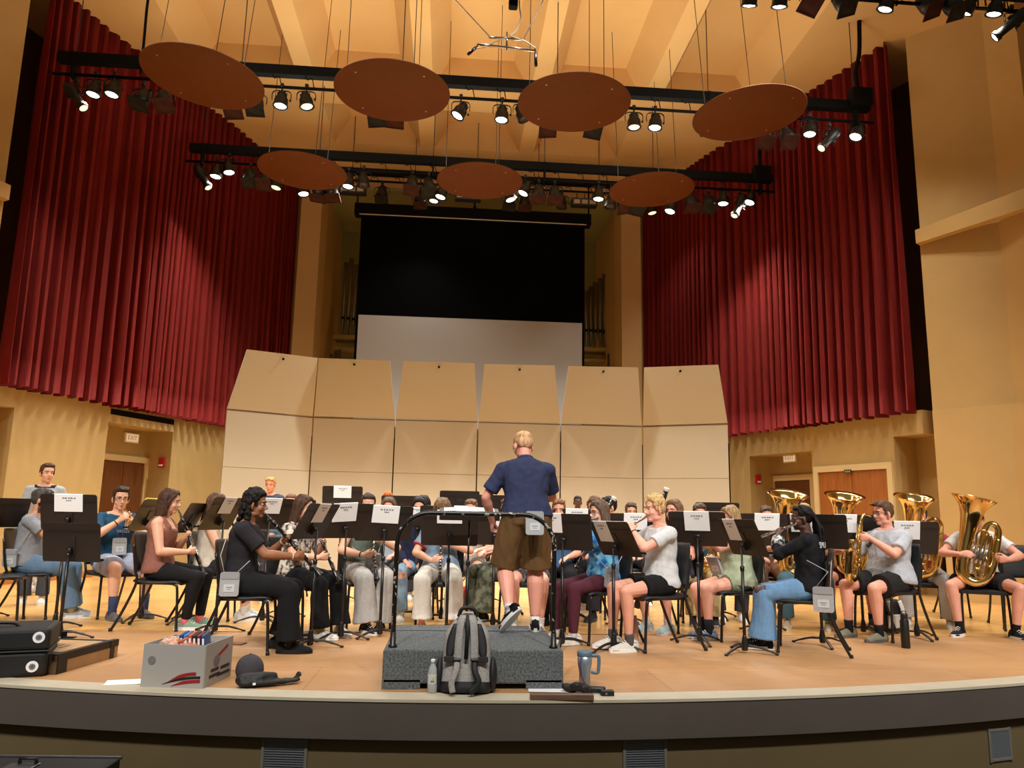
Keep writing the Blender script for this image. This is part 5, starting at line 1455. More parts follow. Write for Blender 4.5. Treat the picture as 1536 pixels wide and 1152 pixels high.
# water bottle
p = onz(648, 1039, .004); t = thing('water_bottle', 'clear plastic water bottle with white cap beside the backpack', 'bottle', (p.x, p.y, .004))
CLEAR = mat('clear_plastic', (240,244,246), .1, trans=.6, ior=1.2)
bm = newbm(); lathe(bm, [(.026,0),(.031,.006),(.031,.05),(.029,.055),(.031,.06),(.031,.125),(.024,.155),(.014,.175),(.0125,.19)], 22); obj('body', bm, CLEAR, t)
bm = newbm(); lathe(bm, [(.0315,.055),(.0318,.058),(.0318,.115),(.0315,.118)], 22, caps=False); l = obj('label', bm, mat('bottle_label', (206,208,210), .4), t)
bm = newbm(); box(bm, (.014,.002,.012), (.004,-.0325,.095)); obj('yellow_mark', bm, mat('label_yellow', (210,200,60), .5), l)
bm = newbm(); box(bm, (.022,.002,.01), (0,-.0325,.075)); obj('printed_lines', bm, PRINT, l)
bm = newbm(); lathe(bm, [(.0145,.182),(.0145,.203),(.0125,.206)], 18); obj('cap', bm, mat('white_cap', (238,238,236), .4), t)
# tumbler
p = onz(877, 1031, 0); t = thing('tumbler', 'blue grey tumbler with a handle standing right of the podium', 'tumbler', (p.x, p.y, 0.0))
TB = mat('pale_blue_steel', (150,164,176), .3, .5); TL = mat('slate_blue_plastic', (96,118,136), .35)
bm = newbm(); lathe(bm, [(.034,0),(.037,.004),(.038,.10),(.048,.15),(.050,.215)], 28); obj('body', bm, TB, t)
bm = newbm(); lathe(bm, [(.051,.205),(.052,.21),(.052,.232),(.046,.238)], 28); obj('lid', bm, TL, t)
bm = newbm(); tube(bm, bez([(.048,0,.205),(.085,0,.205),(.098,0,.19),(.095,0,.12),(.085,0,.095),(.045,0,.098)], 5), [(.009,.012)]*26, seg=10); obj('handle', bm, TL, t)
bm = newbm(); tube(bm, bez([(-.03,-.045,.20),(-.035,-.052,.15),(-.02,-.045,.06),(.01,-.04,.02)], 5), .0035, seg=6); obj('wrist_cord', bm, mat('maroon_cord', (110,40,90), .7), t)
# paper, wooden block, umbrella, recorder
def sheet(lab, px, py, w, h, rz, z=.006):
    p = onz(px, py, z); bm = newbm(); box(bm, (w,h,.0015)); o = tag(obj('paper_sheet', bm, PAPER, loc=(p.x,p.y,z), rot=(0,0,R(rz))), lab, 'paper'); return o
sheet('white sheet of paper behind the wooden block', 822, 1035, .26, .12, -4)
sheet('white sheet of paper left of the cardboard box', 188, 1023, .24, .16, 14)
p = onz(843, 1050, .004); bm = newbm(); box(bm, (.40,.05,.034), (0,0,.017), bev=.003); tag(obj('wooden_block', bm, mat('dark_walnut', (110,84,66), .5, noise_=.2, scale=8, stretch=(1,8,8)), loc=(p.x,p.y+.012,.004), rot=(0,0,R(-1))), 'long brown wooden block on the stage edge below the tumbler', 'wooden block')
p = onz(880, 1040, .004); t = thing('umbrella', 'folded black umbrella lying behind the wooden block', 'umbrella', (p.x-.02, p.y+.02, .035), R(-8))
bm = newbm(); rng = random.Random(3)
for k in range(7): ell(bm, (.05,.028,.026), None, (-.09+.012*rng.uniform(-1,1)+k*.018, .012*rng.uniform(-1,1), .012*rng.uniform(-1,1)), rot=(rng.random()*3,rng.random()*.5,rng.random()), u=12, v=8)
me = vox(bm, .006, 2, disp=.006, dscale=.02); me.materials.append(BKF); o = bpy.data.objects.new('canopy', me); COL.objects.link(o); o.parent = t
bm = newbm(); lathe(bm, [(.016,0),(.021,.01),(.021,.10),(.017,.115)], 14, T((.03,0,-.008),(0,R(90),0))); obj('handle', bm, BLACKP, t)
p = onz(906, 1043, .004); t = thing('audio_recorder', 'small black device lying at the right end of the umbrella', 'device', (p.x+.02, p.y, .018), R(2))
bm = newbm(); box(bm, (.085,.05,.035), bev=.004); b_ = obj('body', bm, BLACKP, t); bm = newbm(); box(bm, (.012,.002,.012), (-.01,-.026,0)); obj('button', bm, mat('device_mark', (120,120,125), .4), b_)
# cardboard box with folders
p0, p1, p2 = onz(211, 1031, 0), onz(304, 1034, 0), onz(342, 1020, 0); ax = (p1-p0); W_ = ax.length; rz = math.atan2(ax.y, ax.x); D_ = .42
t = thing('cardboard_box', 'open white cardboard box of folders with red and black stripes', 'box', p0, rz)
CARD = mat('white_card', (168,164,160), .75); CARDI = mat('kraft_card', (166,130,92), .8)
H_ = .27; th = .008
for nm_, sz, lc in (('front_panel',(W_,th,H_),(W_/2,0,H_/2)),('back_panel',(W_,th,H_*.98),(W_/2,D_,H_/2)),('side_panel',(th,D_,H_),(0,D_/2,H_/2)),('side_panel',(th,D_,H_*1.02),(W_,D_/2,H_/2))):
    bm = newbm(); box(bm, sz, lc); o = obj(nm_, bm, CARD, t)
    if nm_ == 'front_panel':
        RED = mat('stripe_red', (150,20,30), .6); BK = mat('stripe_black', (25,22,24), .6)
        bm = newbm()
        def swoosh(z0, z1, x0, x1, hh):
            pts = [(x0+(x1-x0)*k/10, z0+(z1-z0)*math.sin(k/10*1.57)) for k in range(11)]
            prism(bm, [(a, b-.002) for a, b in pts] + [(a, b+hh*min(1,k/4)) for k, (a, b) in list(enumerate(pts))[::-1]], .004, .006, Matrix.Rotation(R(90),4,'X'))
        swoosh(.035,.085,.17,W_-.05,.018); obj('red_stripe', bm, RED, o)
        bm = newbm(); swoosh(.025,.065,.14,W_-.02,.014); obj('black_stripe', bm, BK, o)
        bm = newbm(); swoosh(.015,.040,.20,W_-.02,.018); obj('red_stripe', bm, RED, o)
        bm = newbm(); lathe(bm, [(.026,0),(.026,.002)], 20, T((.06,-.005,.17),(R(90),0,0))); obj('round_stamp', bm, mat('stamp_grey', (120,118,116), .7), o)
    if nm_ == 'side_panel' and lc[0] > .1:
        bm = newbm()
        for (y_, z_, a_, b_) in ((.10,.06,.16,.02),(.10,.095,.12,.02),(.26,.09,.14,.02),(.24,.05,.20,.018)): box(bm, (.002,a_,b_), (W_+.005,y_+.05,z_))
        obj('printed_lines', bm, mat('print_black', (44,40,42), .7), o)
        bm = newbm(); box(bm, (.002,.16,.02), (W_+.005,.26,.20), (R(18),0,0)); obj('red_stripe', bm, MATS['stripe_red'], o)
        bm = newbm(); ell(bm, (.002,.05,.04), None, (W_+.005,.17,.15)); obj('round_stamp', bm, MATS['stamp_grey'], o)
bm = newbm(); box(bm, (W_,D_,th), (W_/2,D_/2,.006)); obj('bottom', bm, CARDI, t)
TM = Matrix.Translation(p0) @ Matrix.Rotation(rz, 4, 'Z')
for k, (c, nm_) in enumerate((((30,70,130),'dark blue'),((70,130,190),'light blue'),((200,90,60),'orange red'),((40,40,46),'black'),((120,40,40),'maroon'),((34,74,130),'navy blue'))):
    bm = newbm(); box(bm, (.024,.25,.30), (0,0,.15), bev=.003)
    o = obj('folder', bm, mat('folder_%d' % k, c, .45)); o.matrix_world = TM @ Matrix.Translation((W_-.235+.030*k, D_*.55, .012)) @ Matrix.Rotation(R(-5), 4, 'Y') @ Matrix.Rotation(R(16), 4, 'Z')
    tag(o, '%s folder standing in the open cardboard box, %s of six' % (nm_, ORD[k]), 'folder', 'folders in the cardboard box')
    bm = newbm(); box(bm, (.012,.002,.04), (0,-.126,.26)); obj('paper_tab', bm, PAPER, o)
bm = newbm(); rng = random.Random(9)
for k in range(8): ell(bm, (.07,.09,.02), None, (rng.uniform(-.09,.09), rng.uniform(-.06,.06), rng.uniform(-.02,.03)), rot=(rng.uniform(-.5,.5),rng.uniform(-.5,.5),rng.random()*3), u=12, v=8)
me = vox(bm, .008, 1, disp=.012, dscale=.03); me.materials.append(mat('clear_bag_orange', (196,160,140), .25, col2=(206,120,80), scale=12)); o = bpy.data.objects.new('plastic_bag', me); COL.objects.link(o); o.matrix_world = TM @ Matrix.Translation((.16, D_*.45, .245)); tag(o, 'crumpled clear plastic bag on top of the cardboard box', 'plastic bag')
bm = newbm(); box(bm, (.32,.34,.17), (0,0,.085), bev=.004); o = obj('paper_stack', bm, PAPER); o.matrix_world = TM @ Matrix.Translation((.19-.01, D_*.47, .012)); tag(o, 'stack of paper inside the cardboard box under the plastic bag', 'paper stack')
# cap
p = onz(371, 1017, 0); t = thing('baseball_cap', 'dark grey baseball cap lying right of the cardboard box', 'cap', (p.x, p.y+.05, 0), R(70))
bm = newbm(); ell(bm, (.085,.10,.10), None, (0,0,.05), u=20, v=14); bmesh.ops.bisect_plane(bm, geom=bm.verts[:]+bm.edges[:]+bm.faces[:], plane_co=(0,0,.012), plane_no=(0,-.15,-1), clear_outer=True)
bmesh.ops.solidify(bm, geom=bm.faces[:], thickness=.004); c_ = obj('crown', bm, mat('cap_grey', (62,60,66), .9, noise_=.1, scale=60), t)
bm = newbm(); rings = [[(.075*math.cos(a)*(1-.1*j), -.08-.03*j*2+.0, .02+.012*math.sin(a)*0 - .004*j + (.010 if q in () else 0)) for q, a in enumerate([0])] for j in range(2)]
prism(bm, [(-.075,-.07),(-.07,-.12),(-.04,-.155),(0,-.165),(.04,-.155),(.07,-.12),(.075,-.07)], .012, .018); obj('brim', bm, mat('cap_brim', (52,40,34), .8), t)
bm = newbm(); lathe(bm, [(.008,.149),(.006,.154)], 10); obj('button', bm, MATS['cap_brim'], c_)
# soft black roll
p = onz(402, 1030, 0); t = thing('instrument_swab_case', 'soft black folded cloth case lying on the stage edge', 'cloth case', (p.x, p.y+.03, 0), R(17))
bm = newbm(); tube(bm, [(-.17,0,.045),(-.05,.0,.05),(.02,.01,.05)], [(.045,.04),(.047,.042),(.03,.035)], seg=14, round_=True); tube(bm, [(-.16,-.03,.03),(.0,-.02,.025),(.17,.02,.025)], [(.04,.025),(.04,.022),(.035,.012)], seg=14, round_=True); tube(bm, [(.17,.02,.03),(.20,.03,.07)], [(.04,.008),(.045,.004)], seg=10)
me = vox(bm, .007, 3, disp=.004, dscale=.03); me.materials.append(BKF); o = bpy.data.objects.new('body', me); COL.objects.link(o); o.parent = t
bm = newbm(); box(bm, (.018,.002,.014), (-.10,-.072,.03), (R(-10),0,0)); obj('white_tag', bm, PAPER, t)
# black instrument case at the left edge, flat cardboard parcel behind it
p = onz(68, 1015, 0); t = thing('instrument_case', 'large black soft instrument case with two round white stickers', 'instrument case', (p.x-.385, p.y+.117, 0), R(18))
bm = newbm(); box(bm, (.66,.46,.17), (0,0,.085), bev=.03, seg=3); obj('body', bm, BKF, t)
bm = newbm(); box(bm, (.67,.47,.15), (0,0,.245), bev=.03, seg=3); l = obj('lid', bm, BKF, t); bm = newbm(); box(bm, (.675,.475,.012), (0,0,.17), bev=.004); obj('zip_seam', bm, BLACKP, l)
bm = newbm(); tube(bm, bez([(-.12,-.10,.315),(-.08,-.10,.345),(.08,-.10,.345),(.12,-.10,.315)], 5), .012, seg=8); obj('handle', bm, BLACKP, l)
for (x_, z_) in ((.265,.26),(.245,.07)):
    bm = newbm(); lathe(bm, [(.037,0),(.037,.002)], 22, T((x_,-.2365 if z_ > .2 else -.2315,z_),(R(90),0,0))); s_ = obj('round_sticker', bm, PAPER, t)
    bm = newbm(); lathe(bm, [(.020,0),(.020,.001)], 16, T((x_,-.239 if z_ > .2 else -.235,z_),(R(90),0,0))); lathe(bm, [(.010,0),(.010,.0005)], 6, T((x_,-.2395 if z_ > .2 else -.2355,z_),(R(90),0,0))); obj('printed_mark', bm, PRINT, s_)
pa, pb = onz(84, 1012, 0), onz(176, 985, 0); ax = pb-pa; rz = math.atan2(ax.y, ax.x)
t = thing('cardboard_parcel', 'flat cardboard parcel bound with black tape behind the black case', 'parcel', pa, rz)
L_ = ax.length; KR = mat('kraft_parcel', (176,140,98), .75, noise_=.06, scale=8)
bm = newbm(); box(bm, (L_,.46,.13), (L_/2,.23,.065), bev=.004); b_ = obj('body', bm, KR, t)
bm = newbm()
box(bm, (.10,.47,.134), (.05,.23,.066)); box(bm, (.05,.47,.134), (L_-.08,.23,.066)); box(bm, (L_,.045,.05), (L_/2,.021,.1085)); obj('black_tape', bm, BLACKP, b_)
for x_ in (L_*.35, L_*.98):
    bm = newbm(); box(bm, (.06,.01,.05), (x_,.45,.15)); box(bm, (.06,.10,.006), (x_,.41,.134)); obj('strap_clip', bm, BLACK, b_)
bm = newbm()
for k in range(3): box(bm, (.22-.05*k,.02,.001), (L_*.45,.30-.06*k,.1312), (0,0,.05))
obj('printed_lines', bm, mat('print_brown', (110,84,62), .7), b_)
bm = newbm(); prism(bm, [(0,0),(.03,0),(.09,.12),(.06,.14)], 0, .004, Matrix.Translation((L_+.005,.15,.0))); obj('loose_flap', bm, KR, b_)
# hard case on the hall floor
p = ony(66, 1139, 4.95); t = thing('equipment_case', 'black hard equipment case with silver edges on the hall floor', 'equipment case', (p.x, 4.80, -1.05), R(-3))
hh = p.z+1.05+.012
bm = newbm(); box(bm, (.86,.30,hh), (0,0,hh/2), bev=.01); obj('body', bm, BLACKP, t)
ALU = mat('scuffed_aluminium', (120,122,126), .35, .8)
bm = newbm()
for sy in (1,-1): box(bm, (.87,.02,.02), (0,sy*.15,hh), bev=.003)
obj('edge_trim', bm, ALU, t)
bm = newbm(); box(bm, (.16,.10,.012), (-.03,-.04,hh+.004), bev=.003); obj('latch_plate', bm, ALU, t)
bm = newbm(); tube(bm, [(-.06,0,hh),(-.06,0,hh+.035),(.03,0,hh+.035),(.03,0,hh)], .011, seg=8); obj('handle', bm, BLACKP, t)
# ------------------------------------------------------------------ the players, their chairs, stands and instruments
def gx(px, Y_): return ony(px, 815, Y_).x
def C(*a, **k): return cloth_mat(a[:3], **k)
FAIR, PINK, TAN, OLIVE, BROWN, DARK = (226,170,140), (232,166,142), (206,150,116), (196,142,106), (128,82,58), (84,54,42)
BRN, DBRN, BLK_H, BLND, LBRN, RED_H, GREY_H = (74,50,34), (50,34,24), (26,22,21), (196,160,104), (124,90,60), (150,78,36), (70,66,64)
def trump_arms(a):
    def f(J):
        m = J['mouth']; q = m+a*.20-Z*.03
        dR = V(-.35,.62,.55).normalized(); nR = perp(V(-1,-.1,0), dR); dL = V(.35,.60,.5).normalized(); nL = perp(V(1,-.1,0), dL)
        return [(q-dR*.095+X*.035, dR, nR, (35,45,35)), (q-dL*.085-X*.035-Z*.03, dL, nL, (45,50,40))]
    return f
def lap_arms(y=.30, z=.66, x=.11):
    return [(V(x,y,z), V(-.5,.8,-.2), V(0,-.1,-1), (15,20,15)), (V(-x,y,z), V(.5,.8,-.2), V(0,-.1,-1), (15,20,15))]
def tuba_arms(z=.82, y=.24):
    return [(V(.20,y,z), V(-.85,.45,.05), V(.2,-.8,-.3), (25,35,25)), (V(-.24,y-.02,z-.04), V(.9,.35,0), V(.2,-.8,.2), (35,40,30))]
def seat(label, who, px, Y_, rz, ch=True, cz=1.02, group_ch='black orchestra chairs', **k):
    x = gx(px, Y_)
    o, J = person(label, (x, Y_), rz, seat=.475*cz, **k)
    if ch:
        f = V(-math.sin(R(rz)), math.cos(R(rz)), 0)
        chair('black chair under %s' % who, x+f.x*.06, Y_+f.y*.06, rz, cz)
    return o, J
def st(px, py, Y_, rz, lab, tilt=22, base=20, sheet=None, s=1.08, base_px=None):
    p = ony(px, py+5, Y_)
    t, M = stand(lab, p.x, Y_, rz, p.z/s, tilt, base, s=s)
    if sheet: name_sheet(M, sheet[0], *sheet[1:])
    return t, M
def wmat(o): return Matrix.LocRotScale(o.location, o.rotation_euler, None)
def wpouch(o, lab, p, rz=0, s=1.0, strap=None, tilt=0, cord=None):
    """a pouch worn by a player: p in the player's own frame"""
    M = wmat(o); w_ = M @ Matrix.Translation(p) @ Matrix.Rotation(R(rz), 4, 'Z') @ Matrix.Rotation(R(tilt), 4, 'X')
    return pouch(lab, w_, [[M @ V(*q) for q in ln] for ln in strap] if strap else None, s, cord)
def bracelet(J, k, c, o):
    W, E_ = J['W'+k], J['E'+k]; d = (W-E_).normalized(); p = W-d*.03
    bm = newbm(); tube(bm, [p-d*.006, p+d*.006], .031, seg=14); obj('wristband', bm, c, o)

# 1 conductor ------------------------------------------------------------
def cond_extra(o, J): pass
NAVY = C(50,56,86)
co, J = person('conductor standing on the carpeted podium in navy polo and brown shorts, back to us', (gx(789,6.22), 6.22), 4, s=.925, sit=False, z=PH, lean=7, slump=16, lw=1.22, hs=1.08, bw=1.18, bd=1.14, belly=.03, sh=1.12,
    head=(14,-26,4), neckf=.03, skin=(226,158,138), hair=('buzz',(206,160,120)), ankles=[V(.085,.02,.082), V(-.145,-.13,.185)], kpole=[V(.05,1,0), V(-.15,1,.1)], feet=(8,-38), fpitch=(0,.75),
    arms=[(V(.13,.42,1.05), V(-.2,.9,.3), V(-.8,-.2,-.3)), (V(-.25,.20,.84), V(.05,.55,-.8), V(.9,0,0), (30,35,25))], epole=[(.7,-.2,-.8),(-.9,-.5,-.2)],
    top=('polo',NAVY,{'hem':.0,'sleeve':.76,'add':.024,'fold':.012,'flare':.015}), collar=NAVY, bottom=('shorts',C(112,84,52),{'len':.97,'add':.022,'open':.014,'waist':.02,'fold':.008}), shoe_c=((26,26,28),(236,236,236)), socks=((230,230,228),.09), lacec=LACE, glasses=True, vx=.006, seed=11)
wpouch(co, 'clear grey pouch hanging at the back of the conductor’s brown shorts', V(.03,-.205,.835), 0, .95, None, -4)
# the conductor's desk
t, M = st(704, 768, 7.05, 180+180, 'music stand of the conductor, its desk almost flat, between podium and players', 72, 0)
p = (M @ V(0,-.02,.05)); sc_o = thing('score', 'open white score lying on the flat desk of the conductor', 'score', group=None)
for sx in (1,-1):
    bm = newbm(); box(bm, (.21,.008,.27), (sx*.107,-.012,.035), (0,0,R(sx*3))); pg = obj('page', bm, PAPER, sc_o)
    bm = newbm()
    for k_ in range(7): box(bm, (.17,.0006,.006), (sx*.107,-.0175,-.07+.034*k_), (0,0,R(sx*3)))
    obj('printed_lines', bm, PRINT, pg)
sc_o.matrix_world = M

# left side ---------------------------------------------------------------
o, J = person('young man standing at the far left in grey ringer shirt', (ony(66,760,10.0).x, 10.0), -165, s=.97, sit=False, lean=2, bw=.92, head=(30,-4,0), skin=FAIR, hair=('short',BRN), arms=[(V(.13,.24,.98), V(-.8,.5,-.1), V(0,-.9,.2)), (V(-.13,.24,1.0), V(.8,.5,-.1), V(0,-.9,.2))],
    top=('tee',C(166,170,170),{'trim':C(28,28,44),'sleeve':.66}), bottom=('trousers',C(70,74,84)), vx=.009, seed=21)
print_on(J['shirt'], 'ENT TRO', .06, mat('shirt_print', (44,52,72), .8), 'shirt_print', V(0,1,1.30), V(0,-1,0))
o, J = seat('dark-haired man in grey shirt and jeans playing cornet, behind two stands at the far left', 'the man in grey shirt at the far left', 43, 8.75, -78, s=1.0, lean=8, bw=1.0, head=(0,-4,0), skin=TAN, hair=('short',GREY_H), beard=(96,66,50), arms=trump_arms(V(0,.97,-.15)),
    top=('tee',C(140,142,148),{'sleeve':.62}), bottom=('jeans',C(98,124,150),{'add':.02,'flare':.02}), shoe_c=((150,150,150),(220,220,218)), ankles=[V(.10,.50,.085),V(-.13,.46,.085)], lacec=LACE, seed=22)
place(trumpet('brass cornet played by the man in grey behind the stands'), o, J['mouth'], V(0,.97,-.15), Z)
wpouch(o, 'grey pouch hanging beside the hip of the man in grey shirt', V(.21,-.10,.62), 75, .95, [[(.20,-.06,.70),(.17,.05,.90),(.07,.04,1.05)]], 8)
a = V(.0,.93,-.36).normalized()
o, J = seat('young man with glasses in teal shirt and pale grey shorts playing cornet', 'the cornet player in teal', 171, 9.0, -134, s=1.05, lean=5, bw=1.0, head=(-14,-10,0), skin=FAIR, hair=('short',DBRN), glasses=True, fringe=.9, arms=trump_arms(a), epole=[(.7,-.1,-.6),(-.7,-.1,-.6)],
    top=('tee',C(34,76,104),{'sleeve':.72,'add':.02}), bottom=('shorts',C(168,172,190),{'len':.84,'add':.022}), shoe_c=((92,88,88),(104,100,98)), socks=((56,64,92),.36), ankles=[V(.14,.44,.085),V(-.20,.42,.085)], seed=23)
place(trumpet('brass cornet held up by the young man in teal', BRASS), o, J['mouth'], a, Z)
bracelet(J, 'R', BLACKP, o)
wpouch(o, 'pale grey pouch on a purple cord on the chest of the cornet player in teal', V(.03,.205,.74), 180, .95, [[(.05,.20,.83),(.08,.13,1.03)],[(.01,.20,.83),(-.06,.13,1.03)]], -6, CORDP)
print_on(J['shirt'], 'EAGLES', .045, mat('shirt_print_pale', (170,196,206), .8), 'shirt_print', V(-.02,1,.90), V(0,-1,0))
a = V(.02,.44,-.90).normalized()
o, J = seat('woman with long brown hair in brown sleeveless top playing clarinet', 'the clarinet player in brown top', 241, 8.05, -90, s=1.0, lean=4, sh=.93, bw=1.06, chest=.03, head=(4,-8,0), skin=FAIR, hair=('long',(72,48,36)), hl=.30, arms=clar_arms(a),
    top=('tank',C(140,92,78),{'add':.010}), bottom=('leggings',C(26,26,28),{'add':.005,'flare':0,'fold':.004}), shoe_c=((126,150,132),(236,234,230)), socks=((236,120,130),.16), lacec=LACE, ankles=[V(.10,.33,.085),V(-.12,.40,.085)], vx=.0065, seed=24)
place(clarinet('black clarinet played by the woman in the brown top'), o, J['mouth'], a, V(0,1,.6))
a = V(0,.58,-.80).normalized()
o, J = seat('woman in cream sleeveless top, face hidden behind a stand, between two clarinet players', 'the woman in cream top', 313, 8.75, -84, s=.98, lean=4, sh=.93, chest=.02, head=(0,-8,0), skin=FAIR, hair=('long',(92,66,50)), hl=.24, fringe=.9, arms=clar_arms(a),
    top=('tank',C(222,212,194),{'add':.012}), bottom=('trousers',C(46,46,50),{'add':.01,'len':.6}), shoe_c=((214,214,212),(236,236,234)), lacec=LACE, seed=25)
place(clarinet('black clarinet of the woman in the cream top'), o, J['mouth'], a, V(0,1,.6))
a = V(.03,.69,-.72).normalized()
o, J = seat('man with curly dark hair all in black playing clarinet, nearest on the left', 'the man in black playing clarinet', 365, 6.78, -86, s=.985, lean=7, bw=1.02, head=(0,-7,0), skin=(156,104,72), hair=('curly',BLK_H), hl=.3, fringe=.2, arms=clar_arms(a, (.47,.29)),
    top=('tee',C(42,40,44),{'sleeve':.72,'add':.020}), bottom=('trousers',C(24,24,27),{'add':.024,'flare':.022,'fold':.010}), shoe_c=((24,24,25),(30,30,31)), lacec=mat('black_lace', (34,34,34), .8), ankles=[V(.13,.44,.085),V(-.12,.34,.085)], vx=.0062, seed=26, cz=1.0)
place(clarinet('black clarinet played by the man in black, pointing down to the right'), o, J['mouth'], a, V(0,1,.6))
for k_ in 'RL': bracelet(J, k_, mat('bead_pale', (220,190,180), .5), o)
wpouch(o, 'grey pouch hanging behind the man in black at his chair', V(.235,-.04,.555), 90, 1.0, [[(.23,-.09,.645),(.22,-.13,.78),(.10,-.10,1.0)],[(.23,.01,.645),(.21,.10,.74)]], 0)
a = V(.02,.52,-.85).normalized()
o, J = seat('woman with long brown hair in flowered blouse and black trousers playing clarinet', 'the clarinet player in flowered blouse', 446, 7.72, -118, s=.95, lean=4, sh=.94, bw=1.05, head=(10,-8,0), skin=FAIR, hair=('long',(76,52,40)), hl=.27, arms=clar_arms(a),
    top=('tee',cloth_mat((222,212,196), (70,62,64), 26),{'sleeve':.7}), bottom=('trousers',C(24,24,27),{'add':.02,'flare':.018}), shoe_c=((236,235,232),(240,240,238)), socks=((150,150,100),.14), lacec=LACE, ankles=[V(.13,.42,.085),V(-.13,.46,.085)], feet=(-10,24), vx=.0065, seed=27)
place(clarinet('black clarinet played by the woman in the flowered blouse'), o, J['mouth'], a, V(0,1,.6))
a = V(-.06,.42,-.90).normalized()
o, J = seat('woman in grey green vest and wide grey trousers playing clarinet, crossed ankles', 'the clarinet player in wide grey trousers', 548, 8.25, -160, s=1.0, lean=3, sh=.96, bw=1.12, chest=.03, head=(-10,-10,0), skin=FAIR, hair=('bun',(58,42,36)), arms=clar_arms(a), epole=[(.9,-.2,-.5),(-.9,-.2,-.5)],
    top=('tee',C(104,116,108),{'sleeve':.30}), bottom=('trousers',C(172,168,164),{'add':.030,'flare':.034,'fold':.012}), shoe_c=((40,38,42),(232,230,226)), lacec=LACE, ankles=[V(.06,.44,.085),V(-.10,.36,.085)], feet=(-20,30), vx=.0065, seed=28)
place(clarinet('black clarinet played by the woman in wide grey trousers'), o, J['mouth'], a, V(0,1,.6)); bracelet(J, 'R', BLACKP, o)
wpouch(o, 'grey pouch resting in the lap of the woman in wide grey trousers', V(-.02,.24,.66), 180, 1.0, [[(.06,.2,.72),(.16,.1,.80)],[(-.08,.2,.72),(-.15,.1,.86)]], 30)
a = V(-.02,.36,-.93).normalized()
o, J = seat('woman in blue tee and white trousers playing clarinet behind the podium', 'the clarinet player in white trousers', 662, 8.30, 178, s=.96, lean=3, sh=.96, bw=1.12, chest=.02, head=(0,-14,0), skin=FAIR, hair=('bob',(120,92,64)), hl=.12, fringe=.9, arms=clar_arms(a), epole=[(.9,-.2,-.5),(-.9,-.2,-.5)],
    top=('tee',cloth_mat((132,158,184), (118,132,150), 9),{'sleeve':.72,'add':.02,'trim':C(176,70,76)}), bottom=('trousers',C(226,222,212),{'add':.026,'flare':.020,'len':.89,'fold':.010}), shoe_c=((190,140,110),(176,140,116)), bare=True, ankles=[V(.15,.38,.085),V(-.15,.38,.085)], vx=.0065, seed=29)
place(clarinet('black clarinet played by the woman in white trousers'), o, J['mouth'], a, V(0,1,.6))
# right side ----------------------------------------------------------------
a = V(.80,.52,-.26).normalized()
o, J = seat('woman with glasses in blue tie-dye hoodie and maroon leggings playing flute', 'the flute player in blue tie-dye', 904, 7.45, 112, s=.95, lean=4, sh=.94, bw=1.05, head=(2,-4,0), skin=FAIR, hair=('bob',(96,78,64)), hl=.16, glasses=True, arms=flute_arms(a, V(-.5,.8,0)), epole=[(1,-.1,-.5),(-.6,.5,-.7)],
    top=('hoodie',cloth_mat((34,112,190), (120,190,226), 13),{'add':.024,'fold':.011}), bottom=('leggings',C(84,40,52),{'add':.005,'flare':0,'fold':.004}), shoe_c=((214,206,196),(226,222,214)), lacec=LACE, ankles=[V(.10,.44,.085),V(-.12,.40,.085)], seed=31)
place(flute('silver flute played by the woman in the blue tie-dye hoodie'), o, J['mouth'], a, V(0,-.3,1))
wpouch(o, 'grey pouch on the hip of the woman in blue tie-dye', V(-.235,.06,.60), -80, 1.0, [[(-.23,.0,.69),(-.21,-.1,.82)],[(-.23,.12,.69),(-.12,.17,.80)]], 6)
a = V(.66,.58,-.48).normalized()
o, J = seat('young man with curly blond hair in white tee and black shorts playing flute', 'the blond flute player in white tee', 990, 7.05, 106, s=1.0, lean=4, bw=.94, head=(0,-6,6), skin=PINK, hair=('curly',(200,166,112)), hl=0, fringe=1, arms=flute_arms(a, V(-.5,.8,0)), epole=[(1,-.1,-.5),(-.6,.5,-.7)],
    top=('tee',C(206,208,210),{'sleeve':.66,'add':.022,'fold':.010}), bottom=('shorts',C(24,24,26),{'len':.58,'add':.02}), shoe_c=((206,200,192),(238,236,232)), socks=((84,80,84),.16), lacec=LACE, ankles=[V(.06,.46,.10),V(-.10,.38,.085)], vx=.0062, seed=32, cz=1.03)
place(flute('pale flute played by the blond young man in white', mat('rose_silver', (222,196,170), .2, 1.0)), o, J['mouth'], a, V(0,-.3,1)); bracelet(J, 'L', BLACKP, o)
a = V(.78,.56,-.24).normalized()
o, J = seat('woman with long fair hair in sage green dress playing flute', 'the flute player in sage green', 1103, 7.65, 98, s=.925, lean=4, sh=.95, bw=1.22, bd=1.15, chest=.03, head=(2,-10,0), skin=PINK, hair=('long',(158,128,92)), hl=.30, arms=flute_arms(a, V(-.5,.8,0)), epole=[(1,-.1,-.5),(-.6,.5,-.7)],
    top=('dress',C(176,186,156),{'sleeve':.62,'add':.024,'hem':-.06,'flare':.06}), bottom=('shorts',C(150,160,132),{'len':.42,'add':.02}), shoe_c=((104,124,146),(206,208,212)), socks=((30,30,34),.30), lacec=LACE, ankles=[V(.05,.34,.085),V(-.10,.36,.085)], seed=33)
place(flute('silver flute played by the woman in sage green'), o, J['mouth'], a, V(0,-.3,1))
wpouch(o, 'grey pouch with red logo patch held in the lap of the woman in sage green', V(-.06,.26,.70), 200, .95, None, 25)
a = V(.74,.62,-.25).normalized()
